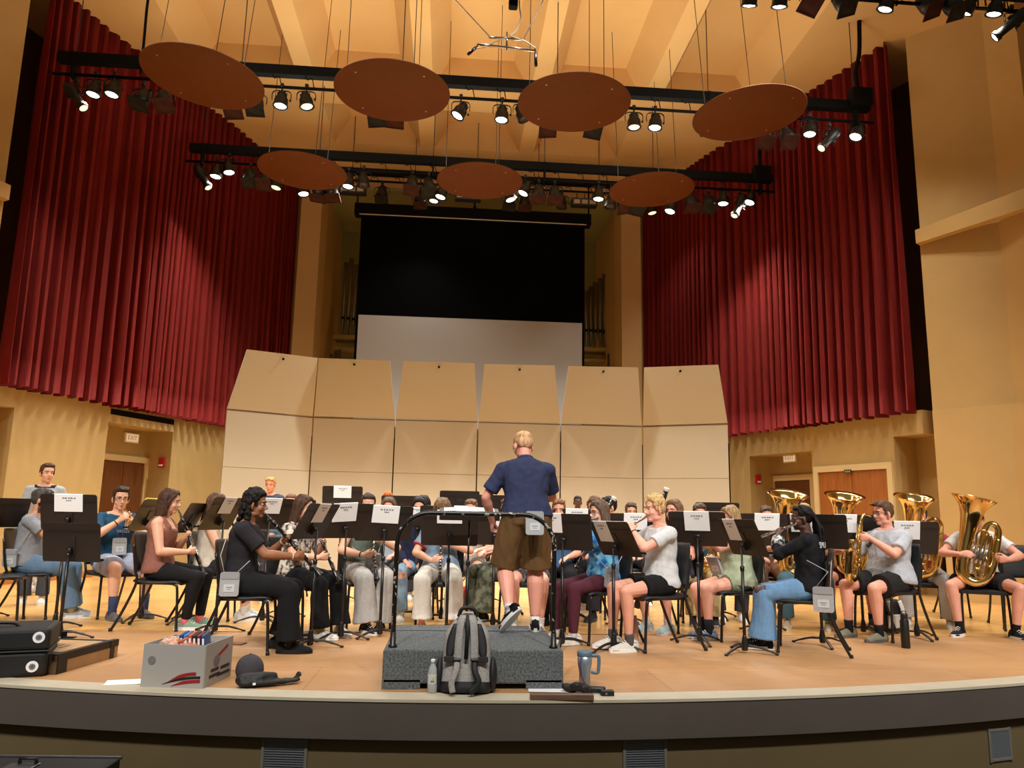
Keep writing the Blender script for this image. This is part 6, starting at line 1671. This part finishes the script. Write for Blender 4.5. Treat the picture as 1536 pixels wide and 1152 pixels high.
o, J = seat('woman with long black braids in black jersey and ripped jeans playing flute', 'the flute player with long braids', 1213, 6.90, 64, s=.94, lean=5, sh=.97, bw=1.04, head=(16,-4,0), twist=-6, skin=DARK, hair=('braids',(22,19,19)), hl=.42, glasses=mat('gold_frame', (196,160,100), .25, .8), arms=flute_arms(a, V(-.5,.8,0)), epole=[(1,-.1,-.5),(-.6,.4,-.8)],
    top=('long',C(26,26,31),{'add':.030,'fold':.012}), bottom=('jeans',C(108,146,184),{'add':.03,'flare':.034,'rips':[('L',.03,.05,.06),('R',.03,.05,.05)]}), shoe_c=((30,30,32),(236,236,234)), lacec=LACE, ankles=[V(.10,.44,.085),V(-.12,.42,.085)], vx=.0062, seed=34, cz=1.0)
place(flute('silver flute played by the woman with long braids'), o, J['mouth'], a, V(0,-.3,1))
print_on(J['shirt'], 'SMU', .075, mat('jersey_print', (222,222,222), .7), 'jersey_lettering', V(-.60,-.62,.93), V(.50,.50,0))
bm = newbm(); W, E_ = J['WL'], J['EL']; tube(bm, [E_.lerp(W,.35), E_.lerp(W,.8)], [.0645,.054], seg=16); obj('sleeve_print', bm, cloth_mat((40,40,44), (214,214,214), 24), J['shirt'])
M = wmat(o); pouch('grey pouch hanging on cords from the chair of the woman with braids', M @ T((-.245,-.10,.475), (0,0,R(-96))), [[M @ V(-.24,-.16,.57), M @ V(-.235,-.17,.70), M @ V(-.12,-.19,.90)], [M @ V(-.24,-.04,.57), M @ V(-.235,-.15,.71), M @ V(-.20,.02,.80)]], 1.12)
def sax_arms(J):
    m = J['mouth']; dn = V(.10,.10,-.99).normalized(); b = m + V(.02,.20,0)
    out = []
    for sd, u in ((1,.36),(-1,.17)):
        q = b + dn*u; d = V(-sd*.75,.55,.12).normalized(); n = perp(V(-sd*.45,-.75,0), d)
        out.append((q-d*.095-n*.035+X*sd*.03, d, n, (28,34,24)))
    return out
o, J = seat('young man with glasses in pale grey tee and black shorts playing saxophone', 'the saxophone player', 1333, 7.72, 110, s=1.01, lean=4, bw=1.28, bd=1.2, belly=.05, sh=1.06, head=(-14,-6,0), skin=PINK, hair=('short',(92,68,52)), fringe=1, glasses=True, arms=sax_arms, epole=[(.9,-.3,-.6),(-.8,-.2,-.7)],
    top=('tee',C(182,186,194),{'sleeve':.74,'add':.026,'fold':.010}), bottom=('shorts',C(38,36,36),{'len':.74,'add':.026}), shoe_c=((120,116,100),(96,92,84)), socks=((28,28,30),.20), lacec=None, ankles=[V(.20,.40,.085),V(-.13,.36,.085)], vx=.0065, seed=35, cz=1.04)
place(saxophone('gold saxophone played by the young man in pale grey'), o, J['mouth'], V(.10,.10,-.99), Y)
bm = newbm(); m = J['mouth']
tube(bm, bez([V(-.07,.02,1.02)+V(0,0,J['SR'].z-.985), V(-.03,-.06,1.09)+V(0,0,J['SR'].z-.985), V(.05,-.05,1.09)+V(0,0,J['SR'].z-.985), V(.09,.05,1.0)+V(0,0,J['SR'].z-.985), m+V(.02,.12,-.26)], 5), [(.004,.022)]*21, seg=8); tag(obj('sax_strap', bm, BLACKP, M=wmat(o)), 'black neck strap of the saxophone player', 'strap')
TB_ = []
o, J = seat('tuba player at the far right in white shirt and black shorts, face behind the bell', 'the tuba player at the far right', 1466, 8.12, 150, s=1.0, lean=3, bw=1.05, head=(-10,0,0), skin=PINK, hair=('short',BLK_H), arms=tuba_arms(.83,.33), epole=[(1,-.1,-.55),(-1,-.1,-.55)],
    top=('tee',C(222,222,222),{'sleeve':.6}), bottom=('shorts',C(40,38,42),{'len':.62,'add':.02}), shoe_c=((34,34,36),(236,234,226)), socks=((26,26,28),.15), lacec=LACE, ankles=[V(.26,.40,.085),V(-.24,.36,.085)], kpole=[V(.5,.6,1),V(-.5,.6,1)], feet=(25,-30), vx=.0068, seed=36)
tb = tuba('gold tuba of the player in white at the far right'); tb.matrix_world = wmat(o) @ T((.13,.285,.505), (R(3),R(-14),0)) @ Matrix.Scale(1.0,4)
# back rows -----------------------------------------------------------------
BK = dict(vx=.0095)
o, J = person('fair-haired young man standing at the back by the shell in navy tee', (ony(405,770,12.8).x, 12.8), 175, s=.98, sit=False, lean=2, head=(0,-10,0), skin=PINK, hair=('short',(186,142,88)), top=('tee',C(66,72,90)), bottom=('trousers',C(50,52,60)), seed=41, **BK)
seat('short-haired man showing only hair and forehead over the stands, beside the fair-haired man', 'the short-haired man at the back left', 433, 10.9, 178, s=1.06, lean=2, head=(0,-4,0), skin=PINK, hair=('buzz',(110,76,54)), arms=lap_arms(), top=('tee',C(74,110,130)), bottom=('trousers',C(60,60,66)), seed=42, **BK)
o, J = person('person standing at the back in orange cap and mirrored goggles', (ony(581,770,12.6).x, 12.6), 180, s=.86, sit=False, lean=2, head=(0,-2,0), skin=PINK, hair=('long',(120,66,40)), hl=.16, top=('tee',C(120,70,50)), bottom=('trousers',C(60,60,66)), seed=43, **BK)
M = J['head']; bm = newbm(); ell(bm, (.087,.100,.075), M, (0,-.015,.150), rot=(R(8),0,0)); prism(bm, [(-.07,.05),(-.05,.10),(0,.125),(.05,.10),(.07,.05)], 0, .008, M @ T((0,.0,.150), (R(-6),0,0))); obj('cap', bm, C(190,104,52), o)
bm = newbm(); ell(bm, (.058,.02,.022), M, (0,.085,.128)); obj('goggles', bm, mat('mirror_teal', (40,110,150), .12, .6), o)
seat('brown-haired player whose forehead shows over a stand, below the orange cap', 'the player below the orange cap', 581, 9.9, 180, s=1.0, lean=3, sh=.95, head=(0,-10,0), skin=PINK, hair=('long',(92,70,52)), hl=.18, arms=lap_arms(), top=('tee',C(150,160,170)), bottom=('trousers',C(60,60,66)), seed=44, **BK)
seat('dark-haired player at the back with pale glasses', 'the back player with pale glasses', 633, 11.3, 180, s=1.08, sh=.95, lean=3, head=(0,-6,0), skin=FAIR, hair=('long',BLK_H), hl=.15, glasses=mat('pale_frame', (220,214,205), .4), arms=lap_arms(), top=('tee',C(50,50,56)), bottom=('trousers',C(60,60,66)), seed=45, **BK)
o, J = seat('dark-haired player in navy hoodie and ripped jeans behind a wide stand', 'the player in navy hoodie', 628, 9.15, 176, s=1.0, sh=.96, lean=5, head=(0,-12,0), skin=PINK, hair=('long',(34,28,28)), hl=.14, arms=lap_arms(.28,.62), top=('hoodie',C(40,42,66),{'add':.024}), bottom=('jeans',C(140,168,190),{'rips':[('R',.03,-.02,.06),('L',.03,-.02,.06)]}), shoe_c=((214,212,208),(236,236,234)), seed=46, **BK)
o, J = seat('bare-legged player in pale grey tee and shorts, left of the conductor’s shins', 'the bare-legged player in pale grey', 706, 9.9, 172, s=1.0, lean=4, head=(0,-10,0), skin=PINK, hair=('short',(110,84,60)), arms=lap_arms(.3,.72), top=('tee',C(168,164,156),{'sleeve':.7}), bottom=('shorts',C(120,120,110),{'len':.55}), shoe_c=((200,196,190),(230,230,226)), seed=47, **BK)
o, J = seat('player in camouflage trousers mostly hidden by the conductor’s stand', 'the player in camouflage trousers', 768, 9.0, 118, s=1.0, lean=4, head=(0,-10,0), skin=PINK, hair=('short',(100,74,52)), arms=lap_arms(.3,.74), top=('tee',C(120,104,96)), bottom=('trousers',cloth_mat((112,112,92), (66,70,56), 15),{'add':.026,'flare':.03}), shoe_c=((34,34,36),(226,224,220)), ankles=[V(.12,.42,.085),V(-.12,.46,.085)], lacec=LACE, seed=48, **BK)
o, J = seat('player in checked shorts sitting right behind the conductor', 'the player in checked shorts', 793, 8.35, 178, s=1.0, lean=4, head=(0,-10,0), skin=PINK, hair=('short',(100,74,52)), arms=lap_arms(.28,.70), top=('tee',C(150,150,156)), bottom=('shorts',cloth_mat((120,120,124), (50,50,54), 40),{'len':.66}), shoe_c=((226,214,204),(236,234,230)), ankles=[V(.16,.36,.085),V(-.10,.40,.085)], seed=49, **BK)
o, J = seat('brown-haired player in dark clothes just right of the conductor', 'the brown-haired player right of the conductor', 838, 9.0, 170, s=1.0, lean=3, head=(0,-8,0), skin=PINK, hair=('short',(126,88,58)), fringe=1, arms=lap_arms(.32,.70), top=('tee',C(64,96,130)), bottom=('trousers',C(30,30,34),{'add':.02}), shoe_c=((28,28,30),(40,40,42)), seed=50, **BK)
o, J = person('man with glasses in navy shirt standing at the back right of the conductor', (ony(866,770,12.6).x, 12.6), 178, s=.865, sit=False, lean=1, head=(0,0,0), skin=(92,60,46), hair=('buzz',(30,24,22)), glasses=True, top=('tee',C(58,66,104)), bottom=('trousers',C(40,40,48)), seed=51, **BK)
o, J = seat('curly brown-haired player half hidden behind the woman in tie-dye', 'the curly-haired player behind the tie-dye hoodie', 893, 9.3, 150, s=1.04, lean=3, head=(8,-4,0), skin=PINK, hair=('curly',(104,72,52)), hl=0, arms=lap_arms(.32,.74), top=('tee',C(120,40,48)), bottom=('trousers',C(36,36,40)), shoe_c=((34,34,36),(60,60,62)), seed=52, **BK)
o, J = seat('dark-haired bassoon player behind the flutes', 'the dark-haired bassoon player', 917, 9.9, 110, s=1.08, lean=3, head=(0,-4,0), skin=FAIR, hair=('short',BLK_H), arms=lap_arms(.28,.8), top=('tee',C(70,60,66)), bottom=('trousers',C(36,36,40)), seed=53, **BK)
def stick(t, top_px, Y_, lean_px, L=1.318):
    p = ony(*top_px, Y_); q = ony(*lean_px, Y_); d = (p-q).normalized(); M = axis_matrix(p-d*L, d, V(0,-1,0)); t.matrix_world = M
stick(bassoon('dark bassoon with white bell ring behind the woman in tie-dye'), (922,746), 8.9, (906,774))
o, J = seat('bassoon player with straight brown hair behind the blond flute player', 'the bassoon player behind the blond flutist', 1014, 8.25, 128, s=1.0, lean=3, sh=.95, head=(6,-2,0), skin=PINK, hair=('bob',(112,86,62)), hl=.10, arms=[(V(.20,.22,.66), V(-.4,.7,.2), V(-.8,0,0)), (V(-.14,.30,.86), V(.4,.6,.3), V(.7,-.4,0))], top=('tee',C(58,58,74)), bottom=('shorts',C(214,196,170),{'len':.6}), shoe_c=((170,196,204),(226,228,230)), lacec=LACE, ankles=[V(.10,.40,.085),V(-.14,.36,.085)], seed=54, **BK)
stick(bassoon('dark bassoon with white bell ring rising behind the curly blond hair'), (1000,732), 8.3, (993,760))
seat('dark-haired player whose forehead shows behind the woman in sage green', 'the player behind the sage green dress', 1083, 9.4, 170, s=1.0, sh=.95, lean=3, head=(0,-8,0), skin=FAIR, hair=('bun',(58,44,38)), arms=lap_arms(), top=('tee',C(90,90,96)), bottom=('trousers',C(50,50,56)), seed=55, **BK)
seat('dark-haired player at the back between the bassoons', 'the back player between the bassoons', 946, 10.9, 178, s=1.02, lean=3, head=(0,-8,0), skin=FAIR, hair=('short',(70,50,40)), arms=lap_arms(), top=('tee',C(90,80,80)), bottom=('trousers',C(50,50,56)), seed=56, **BK)
o, J = seat('horn player in khaki trousers hidden behind the stand of the sage flutist', 'the horn player', 1050, 8.95, 165, s=.98, lean=5, head=(0,-10,0), skin=PINK, hair=('short',(80,60,46)), arms=lap_arms(.34,.74), top=('tee',C(40,74,82)), bottom=('trousers',C(206,186,140),{'add':.022}), shoe_c=((50,56,70),(220,220,220)), seed=57, **BK)
h = horn('gold french horn behind the stand of the sage flutist'); h.matrix_world = wmat(o) @ T((.0,.36,.80), (0,R(20),R(10)))
for (px, Y_, lab, who, hair_, trou, shoe_, bl, rz, kk) in (
    (1207,8.7,'fair-haired tuba player behind the woman with braids','the tuba player behind the braids',(176,146,104),(70,100,112),(168,150,122),(1180,752),152,58),
    (1272,9.0,'tuba player behind the saxophonist, face covered by the bell','the middle tuba player',(70,50,40),(78,44,50),(60,60,66),(1266,763),150,59),
    (1383,8.9,'tuba player in pale trousers behind the saxophonist’s stand','the tuba player in pale trousers',(60,46,38),(196,196,200),(200,198,196),(1371,752),148,60)):
    o, J = seat(lab, who, px, Y_, rz, s=1.0, lean=3, bw=1.02, head=(-6,0,0), skin=PINK, hair=('short',hair_), fringe=1, arms=tuba_arms(.84,.24), epole=[(1,-.1,-.6),(-1,-.1,-.6)], top=('tee',C(*{58:(46,46,52),59:(74,40,46),60:(150,56,60)}[kk])), bottom=('trousers' if kk != 59 else 'shorts',C(*trou),{'add':.022}), shoe_c=(shoe_,(220,214,204)), ankles=[V(.2,.36,.085),V(-.22,.34,.085)], seed=kk, **BK)
    tb = tuba('gold tuba %s' % {58:'with bell above the woman with braids',59:'with bell beside the saxophonist’s head',60:'rising behind the saxophonist’s stand'}[kk])
    bx = ony(bl[0], 800, Y_-.3).x; M = wmat(o); loc = M.inverted() @ V(bx, Y_-.28, .5)
    tb.matrix_world = M @ T((loc.x-.03,.30,.53), (R(-14),R(-8),0)) @ Matrix.Scale(1.02,4)
seat('player in brown trousers behind a stand, left of the woman with braids', 'the player in brown trousers', 1150, 9.65, 165, s=.98, lean=4, head=(0,-12,0), skin=PINK, hair=('short',(80,60,46)), arms=lap_arms(.32,.70), top=('tee',C(110,84,70)), bottom=('trousers',C(136,98,74),{'add':.024}), shoe_c=((90,80,70),(200,196,190)), seed=61, **BK)
# empty chairs
for px, Y_, rz, lab in ((4,8.35,-70,'empty black chair at the left edge of the stage'),(1519,8.55,158,'empty black chair right of the tuba player at the far right'),(1404,9.6,190,'empty black chair behind the tuba players, near the cabinet')):
    chair(lab, gx(px, Y_), Y_, rz)

# music stands ---------------------------------------------------------------
PLAYER = 'name sheet on %s'
st(101, 768, 7.9, 178, 'music stand with white sheet before the man in grey at the far left', 14, 30, ('white name sheet on the upper stand at the far left', .25, .16))
st(104, 814, 7.35, 172, 'low music stand without a sheet, nearest at the far left', 10, -10)
st(-2, 768, 8.6, -140, 'music stand cut by the left edge of the picture', 30, 0)
_, M = st(226, 772, 8.6, -98, 'music stand with yellow folder between the teal shirt and the brown top', 26, 20)
bm = newbm(); box(bm, (.40,.016,.30), (0,-.014,.055), bev=.003); fo = obj('music_folder', bm, mat('yellow_folder', (214,190,60), .5)); fo.matrix_world = M; tag(fo, 'yellow folder on the stand beside the cornet player in teal', 'folder')
st(289, 776, 8.5, -92, 'music stand right of the woman in brown top, half behind her', 28, 15)
st(336, 770, 7.75, -106, 'music stand before the woman in brown top, left of the man in black', 28, 40, ('white name sheet just left of the curly dark hair', .2, .16))
st(404, 770, 8.5, -138, 'music stand with white sheet behind the clarinet of the man in black', 22, 0, ('white name sheet behind the clarinet of the man in black', .22, .16))
st(436, 770, 9.1, -165, 'music stand with white sheet left of the flowered blouse', 20, 50, ('white name sheet left of the woman in the flowered blouse', .22, .16))
st(476, 782, 6.95, -110, 'nearest music stand on the left, seen edge on before the man in black', 30, 25, ('narrow white name sheet on the stand before the man in black', .18, .17))
st(520, 781, 7.45, -150, 'music stand before the woman in flowered blouse', 22, 45, ('white name sheet on the stand before the flowered blouse', .22, .17, .02, 4))
st(513, 747, 10.7, 180, 'small looking music stand at the back above the flowered blouse', 12, 0, ('white name sheet on the back stand before the shell', .22, .15))
st(577, 785, 7.6, -165, 'music stand with tilted sheet before the woman in wide grey trousers', 18, 60, ('white name sheet, tilted, before the woman in wide grey trousers', .24, .16, 0, -2))
st(626, 783, 9.0, 180, 'wide looking music stand behind the left end of the podium rail', 16, 10, ('low white name sheet behind the left bend of the rail', .24, .09))
st(666, 781, 8.75, 178, 'music stand just behind the woman in blue tee’s left shoulder', 16, 30, ('white name sheet showing above the left bend of the rail', .14, .16, -.17))
st(600, 760, 11.2, 180, 'music stand at the back under the orange cap', 14, 0)
st(689, 754, 10.6, 180, 'music stand at the back, left one of the bare pair near the conductor', 12, 0)
st(729, 760, 10.6, 180, 'music stand at the back, right one of the bare pair near the conductor', 12, 0)
st(674, 792, 7.45, 178, 'music stand before the woman in white trousers', 20, 15, ('white name sheet on the stand before the white trousers', .22, .12))
st(742, 793, 8.3, 182, 'music stand left of the conductor’s shorts, behind the podium', 18, 40, ('white name sheet beside the conductor’s left hand', .18, .14, -.1))
st(844, 798, 7.12, 156, 'music stand right of the conductor with a white sheet', 20, 10, ('white name sheet on the stand right of the conductor', .17, .17, .09))
st(865, 785, 8.9, 178, 'music stand behind the one right of the conductor', 14, 30, ('white name sheet below the man with glasses at the back', .24, .17))
_, M = st(920, 808, 6.90, 118, 'music stand before the blond flute player', 30, 10, ('narrow white name sheet before the face of the woman in tie-dye', .17, .19, .1, 0))
fo = obj('music_folder', newbm(), PAPER); bm = newbm(); box(bm, (.44,.012,.30), (0,-.012,.035)); bm.to_mesh(fo.data); bm.free(); fo.matrix_world = M; tag(fo, 'open white folder of music on the stand of the blond flutist', 'folder')
st(946, 793, 8.5, 176, 'music stand between the tie-dye hoodie and the blond flutist', 14, 20, ('white name sheet left of the blond flutist', .24, .17, -.05))
_, M = st(1046, 793, 7.35, 152, 'music stand with red folder before the woman in sage green', 22, 30, ('white name sheet on the stand before the sage green dress', .22, .18, 0))
fo = obj('music_folder', newbm(), mat('red_folder', (150,24,34), .5)); bm = newbm(); box(bm, (.47,.012,.31), (0,-.012,.035)); bm.to_mesh(fo.data); bm.free(); fo.matrix_world = M; tag(fo, 'red folder of music on the stand of the sage green flutist', 'folder')
st(1112, 806, 6.80, 104, 'nearest music stand on the right, seen edge on before the braids', 26, 20, ('narrow white name sheet on the nearest stand at right', .17, .19, .1))
st(1143, 794, 8.1, 170, 'music stand with white sheet left of the woman with braids', 16, 0, ('white name sheet left of the first tuba bell', .24, .17, -.05))
st(1076, 774, 9.2, 178, 'music stand between the red folder and the fair hair of the sage flutist', 14, 0)
st(1226, 797, 7.25, 146, 'music stand behind the braids, before the saxophonist', 22, 25, ('white name sheet partly behind the long braids', .20, .17, .12))
st(1287, 796, 8.0, 176, 'music stand with white sheet behind the saxophone neck', 16, 10, ('white name sheet left of the saxophone neck', .22, .18, .12))
st(1366, 806, 7.75, 162, 'music stand with white sheet right of the saxophonist', 20, 15, ('white name sheet right of the saxophonist', .23, .18, .03))
# odds and ends on the floor ----------------------------------------------------
p = onz(1359, 972, 0); t = thing('flask', 'tall black flask standing before the saxophonist’s chair', 'flask', p)
bm = newbm(); lathe(bm, [(.036,0),(.039,.004),(.039,.24),(.030,.262),(.030,.27)], 20); obj('body', bm, BLACKP, t)
bm = newbm(); lathe(bm, [(.032,.268),(.032,.305),(.026,.31)], 18); obj('cap', bm, BLK, t); bm = newbm(); tube(bm, [(-.022,0,.30),(-.018,0,.33),(.018,0,.33),(.022,0,.30)], .005, seg=6); obj('loop', bm, BLK, t)
p = onz(1333, 948, 0); t = thing('rucksack', 'black and white rucksack under the saxophonist’s chair', 'rucksack', p, R(20))
bm = newbm(); box(bm, (.30,.18,.34), (0,0,.17), bev=.05, seg=3); obj('body', bm, BKF, t)
for sx in (1,-1):
    bm = newbm(); tube(bm, bez([(sx*.08,-.09,.33),(sx*.09,-.12,.22),(sx*.10,-.11,.06)], 5), [(.03,.012)]*11, seg=8); obj('shoulder_strap', bm, cloth_mat((214,210,204)), t)
bm = newbm(); box(bm, (.22,.03,.14), (0,-.095,.12), bev=.012); obj('front_pocket', bm, cloth_mat((206,204,200)), t)
p = onz(707, 905, 0); bm = newbm(); ell(bm, (.17,.11,.13), None, (0,0,.12)); ell(bm, (.12,.09,.09), None, (.09,.02,.08)); me = vox(bm, .01, 2, disp=.014, dscale=.06); me.materials.append(mat('red_nylon', (206,44,52), .6)); o = bpy.data.objects.new('bag', me); COL.objects.link(o); o.location = p; tag(o, 'red bag on the floor left of the camouflage trousers', 'bag')
p = onz(452, 953, 0); bm = newbm(); box(bm, (.30,.16,.03), (0,0,.015), bev=.006); o = obj('flat_case', bm, BLACKP, loc=p, rot=(0,0,R(8))); tag(o, 'flat black case on the floor between the man in black and the white shoes', 'case')
bm = newbm(); box(bm, (.08,.02,.002), (0,-.02,.031)); obj('metal_plate', bm, STEEL, o)
p = onz(40, 893, 0); bm = newbm(); ell(bm, (.10,.10,.20), None, (0,0,.19)); ell(bm, (.12,.11,.08), None, (0,0,.08)); me = vox(bm, .01, 1, disp=.022, dscale=.05); me.materials.append(mat('thin_clear_plastic', (214,214,214), .2, trans=.5)); o = bpy.data.objects.new('plastic_bag', me); COL.objects.link(o); o.location = p; tag(o, 'clear plastic bag on the floor behind the man in grey', 'plastic bag')
p = onz(952, 968, 0); t = thing('water_bottle', 'pale pink bottle on the floor under the blond flutist’s stand', 'bottle', p); bm = newbm(); lathe(bm, [(.032,0),(.034,.005),(.034,.20),(.02,.23)], 18); obj('body', bm, mat('pale_pink_steel', (214,180,172), .35, .3), t); bm = newbm(); lathe(bm, [(.022,.225),(.022,.26),(.018,.264)], 16); obj('cap', bm, mat('grey_cap', (150,140,138), .5), t)
p = onz(583, 925, 0); t = thing('water_bottle', 'pale teal bottle on the floor right of the wide grey trousers', 'bottle', p); bm = newbm(); lathe(bm, [(.034,0),(.036,.005),(.036,.19),(.022,.22)], 18); obj('body', bm, mat('pale_teal_steel', (150,186,186), .35, .3), t); bm = newbm(); lathe(bm, [(.024,.215),(.024,.25),(.02,.254)], 16); obj('cap', bm, mat('teal_cap', (120,150,150), .5), t)
p = onz(350, 966, 0); bm = newbm(); box(bm, (.20,.10,.012), (0,0,.006), bev=.004); o = obj('reed_wallet', bm, mat('tan_leather', (140,84,48), .6), loc=p, rot=(0,0,R(-14))); tag(o, 'tan wallet on the floor behind the cardboard box', 'wallet')
# cabinet by the far doorway and the cymbal stand behind the podium
p = onz(1396, 880, 0); t = thing('cabinet', 'grey brown louvred cabinet in the recess behind the tubas', 'cabinet', (p.x+.1, p.y+.55, 0), R(60)); CAB = mat('cabinet_grey', (96,84,66), .6)
bm = newbm(); box(bm, (.50,.45,1.36), (0,0,.68), bev=.01); obj('body', bm, CAB, t)
bm = newbm()
for k in range(14): box(bm, (.40,.01,.03), (0,-.228,.35+.065*k), (R(20),0,0))
obj('louvre_panel', bm, mat('cabinet_louvre', (74,64,50), .6), t)
bm = newbm(); box(bm, (.53,.48,.03), (0,0,1.375), bev=.004); obj('top', bm, CAB, t)
p = ony(707, 850, 10.6); t = thing('cymbal_stand', 'chrome drum hardware stand behind the podium', 'drum stand', (p.x, 10.6, 0))
bm = newbm(); tube(bm, [(0,0,.18),(0,0,.95)], .013, seg=10); obj('pole', bm, CHROME, t)
for k in range(3):
    bm = newbm(); a = R(30+120*k); tube(bm, [(0,0,.42),(math.cos(a)*.22,math.sin(a)*.22,.16),(math.cos(a)*.26,math.sin(a)*.26,.0)], .010, seg=8); obj('leg', bm, CHROME, t)
bm = newbm(); lathe(bm, [(.02,.95),(.06,.965),(.17,.945),(.168,.943),(.06,.960)], 28); obj('cymbal', bm, BRASSD, t)
# ------------------------------------------------------------------ hall ambience and exposure
w = bpy.data.worlds.new('hall'); SC.world = w; w.use_nodes = True
w.node_tree.nodes['Background'].inputs[0].default_value = (1, .86, .66, 1); w.node_tree.nodes['Background'].inputs[1].default_value = .15
SC.view_settings.view_transform = 'Standard'; SC.view_settings.look = 'None'; SC.view_settings.gamma = 1; SC.view_settings.exposure = 0.0
for pr in (P_CHAIR, P_STAND, *PROTO.values()):
    pass
